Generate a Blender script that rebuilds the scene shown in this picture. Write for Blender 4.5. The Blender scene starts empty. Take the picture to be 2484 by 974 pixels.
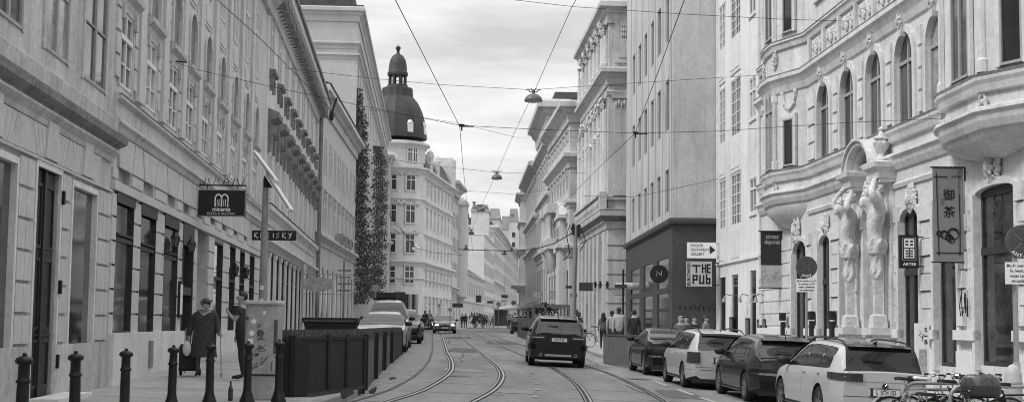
import bpy, bmesh, math, random
from mathutils import Vector, Matrix
random.seed(7)
R=math.radians
S=bpy.context.scene
C=S.collection
# ---------------- camera
FPX=3450.0; PITCH=math.atan(300/3450.0); ROLL=.0115; CZ=1.9
_f=Vector((0,math.cos(PITCH),math.sin(PITCH))); _r0=Vector((1,0,0)); _u0=Vector((0,-math.sin(PITCH),math.cos(PITCH)))
_r=_r0*math.cos(ROLL)+_u0*math.sin(ROLL); _u=_u0*math.cos(ROLL)-_r0*math.sin(ROLL)
cd=bpy.data.cameras.new('camera'); cam=bpy.data.objects.new('camera',cd); C.objects.link(cam)
cam.matrix_world=Matrix(((_r.x,_u.x,-_f.x,0),(_r.y,_u.y,-_f.y,0),(_r.z,_u.z,-_f.z,CZ),(0,0,0,1)))
cd.sensor_width=36; cd.lens=50; cd.clip_end=6000; cd.clip_start=.1
S.camera=cam
# ---------------- world, sun, exposure
SUN_EL=R(48); SUN_AZ=R(-118)     # azimuth from +Y clockwise; light comes from the left and a little behind
w=bpy.data.worlds.new('World'); S.world=w; w.use_nodes=True
nt=w.node_tree; nt.nodes.clear(); N=nt.nodes.new; LK=nt.links.new
out=N('ShaderNodeOutputWorld'); bg=N('ShaderNodeBackground'); LK(bg.outputs[0],out.inputs[0])
sky=N('ShaderNodeTexSky'); sky.sky_type='NISHITA'; sky.sun_disc=False; sky.sun_elevation=SUN_EL; sky.sun_rotation=SUN_AZ
bw=N('ShaderNodeRGBToBW'); LK(sky.outputs[0],bw.inputs[0])
tc=N('ShaderNodeTexCoord'); mp=N('ShaderNodeMapping'); mp.inputs['Scale'].default_value=(2.0,2.0,11.0); LK(tc.outputs['Generated'],mp.inputs[0])
no=N('ShaderNodeTexNoise'); no.inputs['Scale'].default_value=2.6; no.inputs['Detail'].default_value=7; no.inputs['Roughness'].default_value=.55; no.inputs['Distortion'].default_value=.35
LK(mp.outputs[0],no.inputs['Vector'])
cr=N('ShaderNodeValToRGB'); cr.color_ramp.elements[0].position=.36; cr.color_ramp.elements[0].color=(.72,.72,.72,1); cr.color_ramp.elements[1].position=.62; cr.color_ramp.elements[1].color=(1.10,1.10,1.10,1)
LK(no.outputs['Fac'],cr.inputs[0])
sp=N('ShaderNodeSeparateXYZ'); LK(tc.outputs['Generated'],sp.inputs[0])
# overcast sky: pale at the horizon, a duller sheet above it, bright again towards the zenith
gr=N('ShaderNodeValToRGB'); e=gr.color_ramp.elements
e[0].position=0; e[0].color=(.93,.93,.93,1); e[1].position=1; e[1].color=(1.9,1.9,1.9,1)
for p_,c_ in ((.07,.98),(.11,.95),(.16,.88),(.23,.84),(.34,.92),(.55,1.5)):
    q=e.new(p_); q.color=(c_,c_,c_,1)
LK(sp.outputs['Z'],gr.inputs[0])
mu=N('ShaderNodeMath'); mu.operation='MULTIPLY'; LK(cr.outputs[0],mu.inputs[0]); LK(gr.outputs[0],mu.inputs[1])
mu2=N('ShaderNodeMath'); mu2.operation='MULTIPLY'; LK(mu.outputs[0],mu2.inputs[0]); mu2.inputs[1].default_value=9.0
mx=N('ShaderNodeMix'); mx.data_type='FLOAT'; mx.inputs[0].default_value=.88; LK(bw.outputs[0],mx.inputs[2]); LK(mu2.outputs[0],mx.inputs[3])
LK(mx.outputs[0],bg.inputs[0]); bg.inputs[1].default_value=.085
sl=bpy.data.lights.new('sun','SUN'); sl.energy=1.5; sl.angle=R(12); sl.color=(1,1,1)
so=bpy.data.objects.new('sun',sl); C.objects.link(so); so.location=(0,0,60)
_d=Vector((math.sin(SUN_AZ)*math.cos(SUN_EL),math.cos(SUN_AZ)*math.cos(SUN_EL),math.sin(SUN_EL)))
so.rotation_euler=_d.to_track_quat('Z','Y').to_euler()
S.view_settings.view_transform='Standard'; S.view_settings.look='None'; S.view_settings.gamma=1; S.view_settings.exposure=0.55
S.view_settings.use_curve_mapping=False
S.render.engine='CYCLES'
S.cycles.max_bounces=6; S.cycles.pixel_filter_type='BLACKMAN_HARRIS'; S.cycles.filter_width=1.05

# ---------------- pixel <-> world calibration (photograph 2484 x 974)
def ray(px,py): return _f*FPX+_r*(px-1242)-_u*(py-487)
def P(px,py,D):
    d=ray(px,py); t=D/d.y; return Vector((d.x*t,D,CZ+d.z*t))
def lerp(a,b,t): return a+(b-a)*t
def pw(pts,x):
    if x<=pts[0][0]: return pts[0][1]
    for (a,va),(b,vb) in zip(pts,pts[1:]):
        if x<=b: return va+(vb-va)*(x-a)/(b-a)
    return pts[-1][1]
def gY(Y): return pw([(-40,-.2),(0,.03),(60,.78),(111,1.20),(160,1.33),(235,1.40),(900,1.8)],Y)
def gz(X,Y):
    f=pw([(50,1),(110,0)],Y); return gY(Y)-.035*(max(-4.5,min(6.5,X))-1.4)*f
def ground(px,py,dz=0):
    d=ray(px,py); a,b=5,900
    h=lambda t:CZ+d.z*t-gz(d.x*t,d.y*t)-dz
    lo,hi=5/d.y,900/d.y
    for _ in range(50):
        m=(lo+hi)/2
        if h(m)>0: lo=m
        else: hi=m
    return Vector((d.x*lo,d.y*lo,CZ+d.z*lo))
def facX(Y): return -5.63-.0745*Y
def kerbL(Y): return pw([(5,-3.5),(23,-3.08),(27.6,-2.83),(28.2,-3.9),(34,-4.6),(49,-5.85),(111,-8.9),(200,-13.5)],Y)
def kerbR(Y): return pw([(5,9.0),(25,7.75),(40,6.4),(44,6.0),(54,5.2),(55.5,3.5),(70,3.05),(78,3.0),(100,2.9),(160,.9),(230,.4)],Y)
def pavL(Y,X=-6): return max(.64+.02*max(0,-X-6)*.5, gz(kerbL(Y),Y)+.14)
def pavR(Y): return gz(kerbR(Y),Y)+.13

# ---------------- materials
MATS={}
def mat(name,v,rough=.85,var=.12,scale=1.5,bump=.15,bscale=25,metal=0,spec=.4,streak=0,coat=0):
    if name in MATS: return MATS[name]
    m=bpy.data.materials.new(name); m.use_nodes=True; n=m.node_tree.nodes; l=m.node_tree.links
    b=n['Principled BSDF']; b.inputs['Roughness'].default_value=rough; b.inputs['Metallic'].default_value=metal
    b.inputs['Specular IOR Level'].default_value=spec; b.inputs['Coat Weight'].default_value=coat; b.inputs['Coat Roughness'].default_value=.05
    t=n.new('ShaderNodeTexCoord')
    if var>0:
        a=n.new('ShaderNodeTexNoise'); a.inputs['Scale'].default_value=scale; a.inputs['Detail'].default_value=6; a.inputs['Roughness'].default_value=.65
        if streak:
            mpn=n.new('ShaderNodeMapping'); mpn.inputs['Scale'].default_value=(1,1,streak); l.new(t.outputs['Object'],mpn.inputs[0]); l.new(mpn.outputs[0],a.inputs['Vector'])
        else: l.new(t.outputs['Object'],a.inputs['Vector'])
        r=n.new('ShaderNodeMapRange'); r.inputs[1].default_value=.3; r.inputs[2].default_value=.7; r.inputs[3].default_value=v*(1-var); r.inputs[4].default_value=v*(1+var)
        fn=n.new('ShaderNodeTexNoise'); fn.inputs['Scale'].default_value=max(9,scale*9); fn.inputs['Detail'].default_value=3; l.new(t.outputs['Object'],fn.inputs['Vector'])
        fr=n.new('ShaderNodeMapRange'); fr.inputs[1].default_value=.3; fr.inputs[2].default_value=.7; fr.inputs[3].default_value=1-var*.7; fr.inputs[4].default_value=1+var*.6; l.new(fn.outputs['Fac'],fr.inputs[0])
        ml=n.new('ShaderNodeMath'); ml.operation='MULTIPLY'; l.new(r.outputs[0],ml.inputs[0]); l.new(fr.outputs[0],ml.inputs[1])
        if streak:                                              # rain streaks and grimy blotches of their own shape
            m3=n.new('ShaderNodeMapping'); m3.inputs['Scale'].default_value=(3.2,3.2,.22); l.new(t.outputs['Object'],m3.inputs[0])
            s3=n.new('ShaderNodeTexNoise'); s3.inputs['Scale'].default_value=1.0; s3.inputs['Detail'].default_value=5; s3.inputs['Roughness'].default_value=.7; l.new(m3.outputs[0],s3.inputs['Vector'])
            q3=n.new('ShaderNodeMapRange'); q3.inputs[1].default_value=.52; q3.inputs[2].default_value=.70; q3.inputs[3].default_value=1.0; q3.inputs[4].default_value=.70; l.new(s3.outputs['Fac'],q3.inputs[0])
            s4=n.new('ShaderNodeTexNoise'); s4.inputs['Scale'].default_value=.33; s4.inputs['Detail'].default_value=7; s4.inputs['Roughness'].default_value=.7; l.new(t.outputs['Object'],s4.inputs['Vector'])
            q4=n.new('ShaderNodeMapRange'); q4.inputs[1].default_value=.50; q4.inputs[2].default_value=.62; q4.inputs[3].default_value=1.04; q4.inputs[4].default_value=.88; l.new(s4.outputs['Fac'],q4.inputs[0])
            m4=n.new('ShaderNodeMath'); m4.operation='MULTIPLY'; l.new(q3.outputs[0],m4.inputs[0]); l.new(q4.outputs[0],m4.inputs[1])
            m5=n.new('ShaderNodeMath'); m5.operation='MULTIPLY'; l.new(ml.outputs[0],m5.inputs[0]); l.new(m4.outputs[0],m5.inputs[1]); ml=m5
        l.new(a.outputs['Fac'],r.inputs[0]); l.new(ml.outputs[0],b.inputs['Base Color'])
    else: b.inputs['Base Color'].default_value=(v,v,v,1)
    if bump>0:
        q=n.new('ShaderNodeTexNoise'); q.inputs['Scale'].default_value=bscale; q.inputs['Detail'].default_value=4; l.new(t.outputs['Object'],q.inputs['Vector'])
        bp=n.new('ShaderNodeBump'); bp.inputs['Strength'].default_value=bump; bp.inputs['Distance'].default_value=.03; l.new(q.outputs['Fac'],bp.inputs['Height']); l.new(bp.outputs[0],b.inputs['Normal'])
    MATS[name]=m; return m
pl_l1=mat('plaster_old_grey',.48,var=.24,scale=.9,streak=.35); pl_l2=mat('plaster_grey',.50,var=.18,scale=.8,streak=.35)
pl_l1b=mat('plaster_block',.52,var=.12,scale=1.2); pl_l2b=mat('plaster_block_light',.54,var=.1,scale=1.2)
pl_l3=mat('plaster_pale',.58,var=.1,scale=.7,streak=.35); pl_l4=mat('plaster_l4',.50,var=.1,scale=.6,streak=.35)
pl_l5=mat('plaster_dull',.42,var=.14,scale=.5); pl_r1=mat('stucco_light',.60,var=.16,scale=.8,streak=.35); pl_r1s=mat('stucco_block',.62,var=.18,scale=1.0)
stone=mat('carved_stone',.58,var=.25,scale=3.5,bump=.9,bscale=9)
pl_r2=mat('plaster_white',.68,var=.10,scale=.6,streak=.35); pl_r3=mat('render_smooth',.46,var=.14,scale=.7,streak=.2); dk_r3=mat('dark_tile_cladding',.06,var=.2,scale=1.0,rough=.6)
pl_r4=mat('stucco_r4',.48,var=.2,scale=.7,streak=.35); pl_r5=mat('stucco_r5',.52,var=.12,scale=.6,streak=.35)
pl_far=mat('plaster_far',.46,var=.1,scale=.3); pl_far2=mat('plaster_far_white',.55,var=.08,scale=.3); pl_dome=mat('plaster_corner_house',.56,var=.16,scale=.5)
ledge_d=mat('weathered_ledge',.20,var=.4,scale=2.0); plinth_m=mat('plinth_render',.68,var=.14,scale=1.4,bump=.3)
roof_d=mat('roof_slate',.06,var=.25,scale=1.2,rough=.7); roof_l=mat('roof_tin',.3,var=.15,scale=.6,rough=.5); dome_m=mat('dome_roof',.035,var=.3,scale=.8,rough=.6)
fr_w=mat('white_window_frame',.7,var=.08,scale=4,bump=0,rough=.5); fr_g=mat('grey_window_frame',.34,var=.1,scale=4,bump=0,rough=.55); fr_d=mat('dark_wood_frame',.035,var=.35,scale=5,bump=.1,rough=.5)
door_m=mat('door_dark_paint',.022,var=.3,scale=3,rough=.45); iron=mat('cast_iron_black',.008,var=.35,scale=8,rough=.45,bump=.2,bscale=60)
steel=mat('galvanised_steel',.38,var=.15,scale=6,rough=.4,metal=.4,bump=.05); chrome=mat('bright_metal',.65,var=0,bump=0,rough=.18,metal=1); wire_m=mat('wire_black',.03,var=0,bump=0)
asph=None
def glass(name,v,rough=.06,var=.5,scale=.8):
    return mat(name,v,rough=rough,var=var,scale=scale,bump=.04,bscale=1.3,spec=.7)
gl_d=glass('window_glass_dark',.02); gl_m=glass('window_glass_mid',.07); gl_c=glass('window_glass_curtain',.32,rough=.12,var=.4,scale=2.5); gl_s=glass('shop_glass',.035,var=.9,scale=1.1)
black=mat('matt_black',.015,var=0,bump=0,rough=.7); white=mat('white_paint',.8,var=.05,bump=0,rough=.5); grey=mat('mid_grey_paint',.3,var=.1,bump=0,rough=.6)

# ---------------- mesh builder
class MB:
    def __init__(s): s.v=[]; s.f=[]; s.m=[]; s.mi=0; s.T=None
    def vs(s,pts):
        n=len(s.v)
        for p in pts:
            s.v.append(tuple(s.T@Vector(p)) if s.T is not None else tuple(p))
        return n
    def poly(s,pts):
        n=s.vs(pts); s.f.append(tuple(range(n,n+len(pts)))); s.m.append(s.mi)
    def box(s,x0,x1,y0,y1,z0,z1):
        n=s.vs([(x,y,z) for z in (z0,z1) for y in (y0,y1) for x in (x0,x1)])
        for q in ((0,2,3,1),(4,5,7,6),(0,1,5,4),(2,6,7,3),(0,4,6,2),(1,3,7,5)): s.f.append(tuple(n+i for i in q)); s.m.append(s.mi)
    def fb(s,u0,u1,v0,v1,w0,w1): s.box(u0,u1,-w1,-w0,v0,v1)      # facade box: along, up, outward
    def grid(s,rows,closed=False,caps=False):
        k=len(rows[0]); n=s.vs([p for r in rows for p in r])
        for i in range(len(rows)-1):
            for j in range(k if closed else k-1):
                a=n+i*k+j; b=n+i*k+(j+1)%k; s.f.append((a,b,b+k,a+k)); s.m.append(s.mi)
        if caps:
            s.f.append(tuple(n+j for j in range(k))); s.m.append(s.mi)
            q=n+(len(rows)-1)*k; s.f.append(tuple(q+j for j in reversed(range(k)))); s.m.append(s.mi)
    def prism(s,pts,w0,w1):                                     # polygon in facade (u,v), thickness in w
        s.grid([[(u,-w0,v) for u,v in pts],[(u,-w1,v) for u,v in pts]],closed=True,caps=True)
    def lathe(s,cx,cy,prof,seg=16,a0=0,a1=2*math.pi):
        full=abs(a1-a0-2*math.pi)<1e-6; k=seg if full else seg+1
        s.grid([[(cx+r*math.cos(a0+(a1-a0)*j/seg),cy+r*math.sin(a0+(a1-a0)*j/seg),z) for j in range(k)] for r,z in prof],closed=full,caps=full)
    def tube(s,pts,r,seg=6):
        pts=[Vector(p) for p in pts]; rows=[]
        rr=r if isinstance(r,(list,tuple)) else [r]*len(pts)
        for i,p in enumerate(pts):
            t=(pts[min(i+1,len(pts)-1)]-pts[max(i-1,0)]).normalized()
            a=t.cross(Vector((0,0,1))); 
            if a.length<1e-3: a=t.cross(Vector((0,1,0)))
            a.normalize(); b=t.cross(a)
            rows.append([p+(a*math.cos(2*math.pi*j/seg)+b*math.sin(2*math.pi*j/seg))*rr[i] for j in range(seg)])
        s.grid(rows,closed=True,caps=True)
    def ell(s,c,r,seg=12,rings=8):
        rows=[]
        for i in range(rings+1):
            a=-math.pi/2+math.pi*i/rings; q=max(math.cos(a),.02)
            rows.append([(c[0]+r[0]*q*math.cos(2*math.pi*j/seg),c[1]+r[1]*q*math.sin(2*math.pi*j/seg),c[2]+r[2]*math.sin(a)) for j in range(seg)])
        s.grid(rows,closed=True,caps=True)
    def molding(s,path,prof,closed=True):                       # path: plan (u,w); prof: (out,v) closed ring
        n=len(path); rows=[]
        for i,(u,w_) in enumerate(path):
            ds=[]
            if i>0: d=Vector((u-path[i-1][0],w_-path[i-1][1])).normalized(); ds.append(Vector((-d.y,d.x)))
            if i<n-1: d=Vector((path[i+1][0]-u,path[i+1][1]-w_)).normalized(); ds.append(Vector((-d.y,d.x)))
            m=ds[0] if len(ds)==1 else (ds[0]+ds[1]).normalized()
            k=1 if len(ds)==1 else 1/max(.35,m.dot(ds[0]))
            rows.append([(u+m.x*o*k,-(w_+m.y*o*k),v) for o,v in prof])
        s.grid(rows,closed=closed,caps=closed)
    def mesh(s,name,mats,smooth=False,angle=35):
        me=bpy.data.meshes.new(name); me.from_pydata(s.v,[],s.f)
        for m in (mats if isinstance(mats,(list,tuple)) else [mats]): me.materials.append(m)
        for p,i in zip(me.polygons,s.m): p.material_index=i
        finish(me,smooth,angle); return me
    def cut(s): s.cuts=getattr(s,'cuts',[])+[(len(s.v),len(s.f))]
    def build_each(s,name,mats,parent=None,smooth=False,angle=35):
        cs=[(0,0)]+getattr(s,'cuts',[])+[(len(s.v),len(s.f))]
        for (a,fa),(c,fc) in zip(cs,cs[1:]):
            if c<=a: continue
            q=MB(); q.v=s.v[a:c]; q.f=[tuple(i-a for i in f) for f in s.f[fa:fc]]; q.m=s.m[fa:fc]; q.build(name,mats,parent,smooth,angle)
    def build(s,name,mats,parent=None,smooth=False,angle=35):
        if not s.v: return None
        return link(name,s.mesh(name,mats,smooth,angle),parent)
def finish(me,smooth=False,angle=35):
    bm=bmesh.new(); bm.from_mesh(me); bmesh.ops.recalc_face_normals(bm,faces=bm.faces)
    if smooth:
        for f in bm.faces: f.smooth=True
        for e in bm.edges:
            if len(e.link_faces)==2 and e.calc_face_angle(0)>R(angle): e.smooth=False
    bm.to_mesh(me); bm.free()
def link(name,me,parent=None,loc=None,rz=None):
    o=bpy.data.objects.new(name,me); C.objects.link(o)
    if parent: o.parent=parent
    if loc is not None: o.location=loc
    if rz is not None: o.rotation_euler=(0,0,rz)
    return o
def thing(name,label,cat,loc=(0,0,0),rz=0,group=None,data=None):
    o=bpy.data.objects.new(name,data); C.objects.link(o); o.location=loc; o.rotation_euler=(0,0,rz)
    if data is None: o.empty_display_size=.3
    return tag(o,label,cat,group)
def tag(o,label,cat,group=None):
    o['label']=label; o['category']=cat
    if group: o['group']=group
    return o
def struct(o): o['kind']='structure'; return o
def stuff(o): o['kind']='stuff'; return o
def text(body,size,m,parent,loc,rot=(R(90),0,0),ext=.004,align='CENTER',xs=1.0,bold=0,name='lettering',shear=0,spacing=1.0):
    cu=bpy.data.curves.new('t','FONT'); cu.body=body; cu.size=size; cu.extrude=ext; cu.align_x=align; cu.align_y='CENTER'; cu.offset=bold; cu.shear=shear; cu.space_character=spacing; cu.resolution_u=3
    o=bpy.data.objects.new('t',cu); C.objects.link(o); bpy.context.view_layer.update()
    me=bpy.data.meshes.new_from_object(o.evaluated_get(bpy.context.evaluated_depsgraph_get()))
    bpy.data.objects.remove(o); bpy.data.curves.remove(cu)
    for v in me.vertices: v.co.x*=xs
    me.materials.clear(); me.materials.append(m)
    q=link(name,me,parent,loc); q.rotation_euler=rot; return q

# ---------------- facade system: local x along the wall, z up, -y towards the street
class Fac:
    def __init__(s,name,label,p0,p1,z0,group=None,cat='building'):
        s.a=Vector(p0); s.b=Vector(p1); s.L=(s.b-s.a).length; s.d=(s.b-s.a)/s.L; s.z0=z0
        s.ang=math.atan2(s.d.y,s.d.x); s.root=thing(name,label,cat,(s.a.x,s.a.y,z0),s.ang,group)
        s.inw=Vector((-s.d.y,s.d.x)); s.cache={}
    def uv(s,px,py,w=0):
        d=ray(px,py); o=s.a-s.inw*w
        den=d.x*s.inw.x+d.y*s.inw.y; t=(o.x*s.inw.x+o.y*s.inw.y)/den
        p=Vector((d.x*t,d.y*t)); return (p-s.a).dot(s.d), CZ+d.z*t-s.z0
    def u(s,px,py=787,w=0): return s.uv(px,py,w)[0]
    def v(s,px,py,w=0): return s.uv(px,py,w)[1]
    def wall(s,v1,holes,m,u0=0,u1=None,v0=-.8,depth=12,rev=.22,name='wall',dz_roof=None,extra=None):
        u1=s.L if u1 is None else u1; b=MB()
        us=sorted({u0,u1}|{round(h[i],4) for h in holes for i in (0,1) if u0<h[i]<u1}); vs=sorted({v0,v1}|{round(h[i],4) for h in holes for i in (2,3) if v0<h[i]<v1})
        for i in range(len(us)-1):
            for j in range(len(vs)-1):
                cu,cv=(us[i]+us[i+1])/2,(vs[j]+vs[j+1])/2
                if any(h[0]<cu<h[1] and h[2]<cv<h[3] for h in holes): continue
                b.poly([(us[i],0,vs[j]),(us[i+1],0,vs[j]),(us[i+1],0,vs[j+1]),(us[i],0,vs[j+1])])
        for h in holes:
            a,c,e,g=h[:4]; q=rev
            b.poly([(a,0,e),(a,q,e),(a,q,g),(a,0,g)]); b.poly([(c,0,e),(c,q,e),(c,q,g),(c,0,g)]); b.poly([(a,0,e),(c,0,e),(c,q,e),(a,q,e)]); b.poly([(a,0,g),(c,0,g),(c,q,g),(a,q,g)])
            if len(h)>4:                                        # arched head: fill the spandrels
                r=(c-a)/2; mu_=(a+c)/2; cy=g-r*h[4]
                arc=[(mu_+r*math.cos(math.pi*k/12),cy+r*h[4]*math.sin(math.pi*k/12)) for k in range(13)]
                for k in range(12):
                    p_,q_=arc[k],arc[k+1]
                    b.poly([(p_[0],-.001,p_[1]),(q_[0],-.001,q_[1]),(q_[0],-.001,g),(p_[0],-.001,g)])
                    b.poly([(p_[0],-.001,p_[1]),(q_[0],-.001,q_[1]),(q_[0],q,q_[1]),(p_[0],q,p_[1])])
        b.poly([(u0,0,v0),(u0,depth,v0),(u0,depth,v1),(u0,0,v1)]); b.poly([(u1,0,v0),(u1,depth,v0),(u1,depth,v1),(u1,0,v1)])
        b.poly([(u0,depth,v0),(u1,depth,v0),(u1,depth,v1),(u0,depth,v1)]); b.poly([(u0,0,v1),(u1,0,v1),(u1,depth,v1),(u0,depth,v1)])
        # dark interior behind the openings
        if extra: extra(b)
        return b.build(name,m,s.root)
    def win(s,uc,vb,w,h,style='cross',sur=.12,so=.05,rec=.16,gl=None,frm=None,surm=None,hood=None,sill=True,ang=0,wo=0,arch=0,name='window'):
        if gl in (None,gl_m): gl=random.choice((gl_m,gl_m,gl_d,gl_c))
        elif gl is gl_d: gl=random.choice((gl_d,gl_d,gl_m))
        frm=frm or fr_w; surm=surm or pl_r1
        key=(round(w,3),round(h,3),style,sur,so,rec,gl.name,frm.name,surm.name,hood,sill,arch)
        if key not in s.cache:
            b=MB(); f=.055
            if sur>0:
                b.mi=0
                ah=arch*w/2
                b.fb(-w/2-sur,-w/2,-0.02,h-ah,0.001,so); b.fb(w/2,w/2+sur,-0.02,h-ah,0.001,so)
                if not arch: b.fb(-w/2-sur,w/2+sur,h,h+sur,.001,so+.004)
                else:
                    K=10
                    for k in range(K):
                        a0,a1=math.pi*k/K,math.pi*(k+1)/K
                        pts=[((w/2+q)*math.cos(a),h-ah+(ah+q)*math.sin(a)) for a,q in ((a0,0),(a0,sur),(a1,sur),(a1,0))]
                        b.prism(pts,.001,so)
            if sill: b.mi=0; b.fb(-w/2-sur-.03,w/2+sur+.03,-.12,-.02,.001,so+.04)
            if hood:
                b.mi=0; v=h+sur; kd=hood.split('_')
                if kd[0]=='flat':
                    b.molding([(-w/2-sur-.12,0),(w/2+sur+.12,0)],[(0,v+.02),(.05,v+.02),(.08,v+.14),(.18,v+.18),(.18,v+.26),(0,v+.34)])
                    for sx in (-1,1): b.fb(sx*(w/2+sur-.02)-.07,sx*(w/2+sur-.02)+.07,v-.45,v+.02,.001,.12)
                elif kd[0]=='big':
                    b.mi=2
                    b.molding([(-w/2-sur-.25,0),(w/2+sur+.25,0)],[(0,v+.1),(.08,v+.1),(.12,v+.3),(.42,v+.42),(.45,v+.62),(0,v+.8)])
                    for sx in (-1,1):
                        u_=sx*(w/2+sur+.02); b.fb(u_-.13,u_+.13,v-.3,v+.1,.001,.32); b.fb(u_-.10,u_+.10,v-.95,v-.3,.001,.16)
                elif kd[0]=='niche':                             # small cornice with a blind arch above it
                    b.molding([(-w/2-sur-.15,0),(w/2+sur+.15,0)],[(0,v+.0),(.05,v+.0),(.08,v+.12),(.19,v+.20),(.20,v+.30),(0,v+.38)])
                    for sx in (-1,1): b.fb(sx*(w/2+sur*.5)-.08,sx*(w/2+sur*.5)+.08,v-.3,v,.001,.10)
                    hh=1.35; K=8; r=w/2-.02; q=.13
                    b.fb(-r-q,-r,v+.38,v+.38+hh-r,.001,.10); b.fb(r,r+q,v+.38,v+.38+hh-r,.001,.10)
                    for k in range(K):
                        a0,a1=math.pi*k/K,math.pi*(k+1)/K
                        b.prism([((r+o_)*math.cos(a),v+.38+hh-r+(r+o_)*math.sin(a)) for a,o_ in ((a0,0),(a0,q),(a1,q),(a1,0))],.001,.10)
                    b.mi=2; pts=[(-r,v+.38),(r,v+.38)]+[(r*math.cos(math.pi*k/K),v+.38+hh-r+r*math.sin(math.pi*k/K)) for k in range(K+1)]
                    b.prism(pts,.001,.012)
                elif kd[0]=='key':
                    b.prism([(-.10,h-.12),(.10,h-.12),(.17,h+sur+.30),(-.17,h+sur+.30)],.001,.15); b.fb(-.22,.22,h+sur+.30,h+sur+.38,.001,.18)
                    rk=random.Random(4)
                    for _ in range(26):
                        a=rk.random()*6.28; q=rk.random(); b.ell((.17*q*math.cos(a),-.15-.05*(1-q),h+sur+.10+.22*q*math.sin(a)),(.045,.04,.05),6,4)
            b.mi=1; d0,d1=-rec,-rec+.07
            b.fb(-w/2,-w/2+f,0,h,d0,d1); b.fb(w/2-f,w/2,0,h,d0,d1); b.fb(-w/2,w/2,0,f,d0,d1+.004); b.fb(-w/2,w/2,h-f,h,d0,d1+.004)
            if style in('cross','case','six'): b.fb(-.045,.045,f,h-f,d0,d1+.002)
            if style=='cross': b.fb(-w/2+f,w/2-f,h*.66,h*.66+.09,d0,d1+.012)
            if style=='case':
                b.fb(-w/2+f,w/2-f,h*.62,h*.62+.10,d0,d1+.02); b.fb(-w/2+f,w/2-f,h*.30,h*.30+.03,d0,d1-.01)
            if style=='six':
                for k in range(1,5): b.fb(-w/2+f,w/2-f,h*k/5-.02,h*k/5+.02,d0,d1-.012)
                for sx in (-1,1): b.fb(sx*w/4-.015,sx*w/4+.015,f,h-f,d0,d1-.02)
            if style=='shop': b.fb(-w/2+f,w/2-f,h*.72,h*.72+.10,d0,d1+.02)
            if style=='trans': b.fb(-w/2+f,w/2-f,h*.72,h*.72+.18,d0,d1+.06); b.fb(-w/2,-w/2+.12,0,h,d0,d1+.03); b.fb(w/2-.12,w/2,0,h,d0,d1+.03); b.fb(-w/2,w/2,h-.12,h,d0,d1+.03)
            p=MB(); p.poly([(-w/2,rec-.03,0),(w/2,rec-.03,0),(w/2,rec-.03,h),(-w/2,rec-.03,h)])
            s.cache[key]=(b.mesh(name,[surm,frm,ledge_d]),p.mesh('pane',gl))
        a,p=s.cache[key]
        o=link(name,a,s.root,(uc,-wo,vb)); o.rotation_euler=(0,0,ang)
        link('pane',p,o); return o
    def row(s,us,vb,w,h,**k):
        return [(u-w/2,u+w/2,vb,vb+h) for u in us]
    def mold(s,path,prof,m,name='cornice',extra=None):
        b=MB(); b.molding(path,prof)
        if extra: extra(b)
        return b.build(name,m,s.root)
def cprof(v,o,h):   # cornice profile: v = top, o = overhang, h = height
    return [(0,v-h),(o*.18,v-h),(o*.25,v-h*.62),(o*.5,v-h*.5),(o*.6,v-h*.38),(o,v-h*.3),(o,v-h*.08),(o*.9,v),(0,v+.03)]
def blocks(b,u0,u1,v0,v1,ch,holes,off=.05,gap=.035,jn=.9,joint=.02):
    """rusticated courses left free by the openings"""
    n=max(1,round((v1-v0)/ch)); ch=(v1-v0)/n
    for i in range(n):
        a,c=v0+i*ch,v0+(i+1)*ch; seg=[(u0,u1)]
        for h in holes:
            if h[3]>a+.03 and h[2]<c-.03:
                ns=[]
                for s0,s1 in seg:
                    if h[1]<=s0 or h[0]>=s1: ns.append((s0,s1)); continue
                    if h[0]-s0>.05: ns.append((s0,h[0]))
                    if s1-h[1]>.05: ns.append((h[1],s1))
                seg=ns
        for s0,s1 in seg:
            k=max(1,int((s1-s0)/jn+.4)); st=(s1-s0)/k
            for j in range(k): b.fb(s0+j*st+(joint/2 if j else 0),s0+(j+1)*st-(joint/2 if j<k-1 else 0),a+gap/2,c-gap/2,.001,off)
# ================= GROUND, ROAD, PAVEMENTS =================
def strip_mesh(b,Ys,xl,xr,zf,nx=6):
    rows=[]
    for Y in Ys:
        a,c=xl(Y),xr(Y); rows.append([(lerp(a,c,i/nx),Y,zf(lerp(a,c,i/nx),Y)) for i in range(nx+1)])
    b.grid(rows)
Ys=[4+i for i in range(0,157)]+[160+5*i for i in range(0,90)]
m_ground=mat('ground_dirt',.2,var=.2,scale=.2)
b=MB(); b.grid([[(x,y,gY(y)-.45-.0*abs(x)) for x in (-1500,-300,-60,-20,0,20,60,300,1500)] for y in [-60,-10,0]+[4+8*i for i in range(80)]+[900,2500]])
struct(b.build('ground',m_ground))
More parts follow.
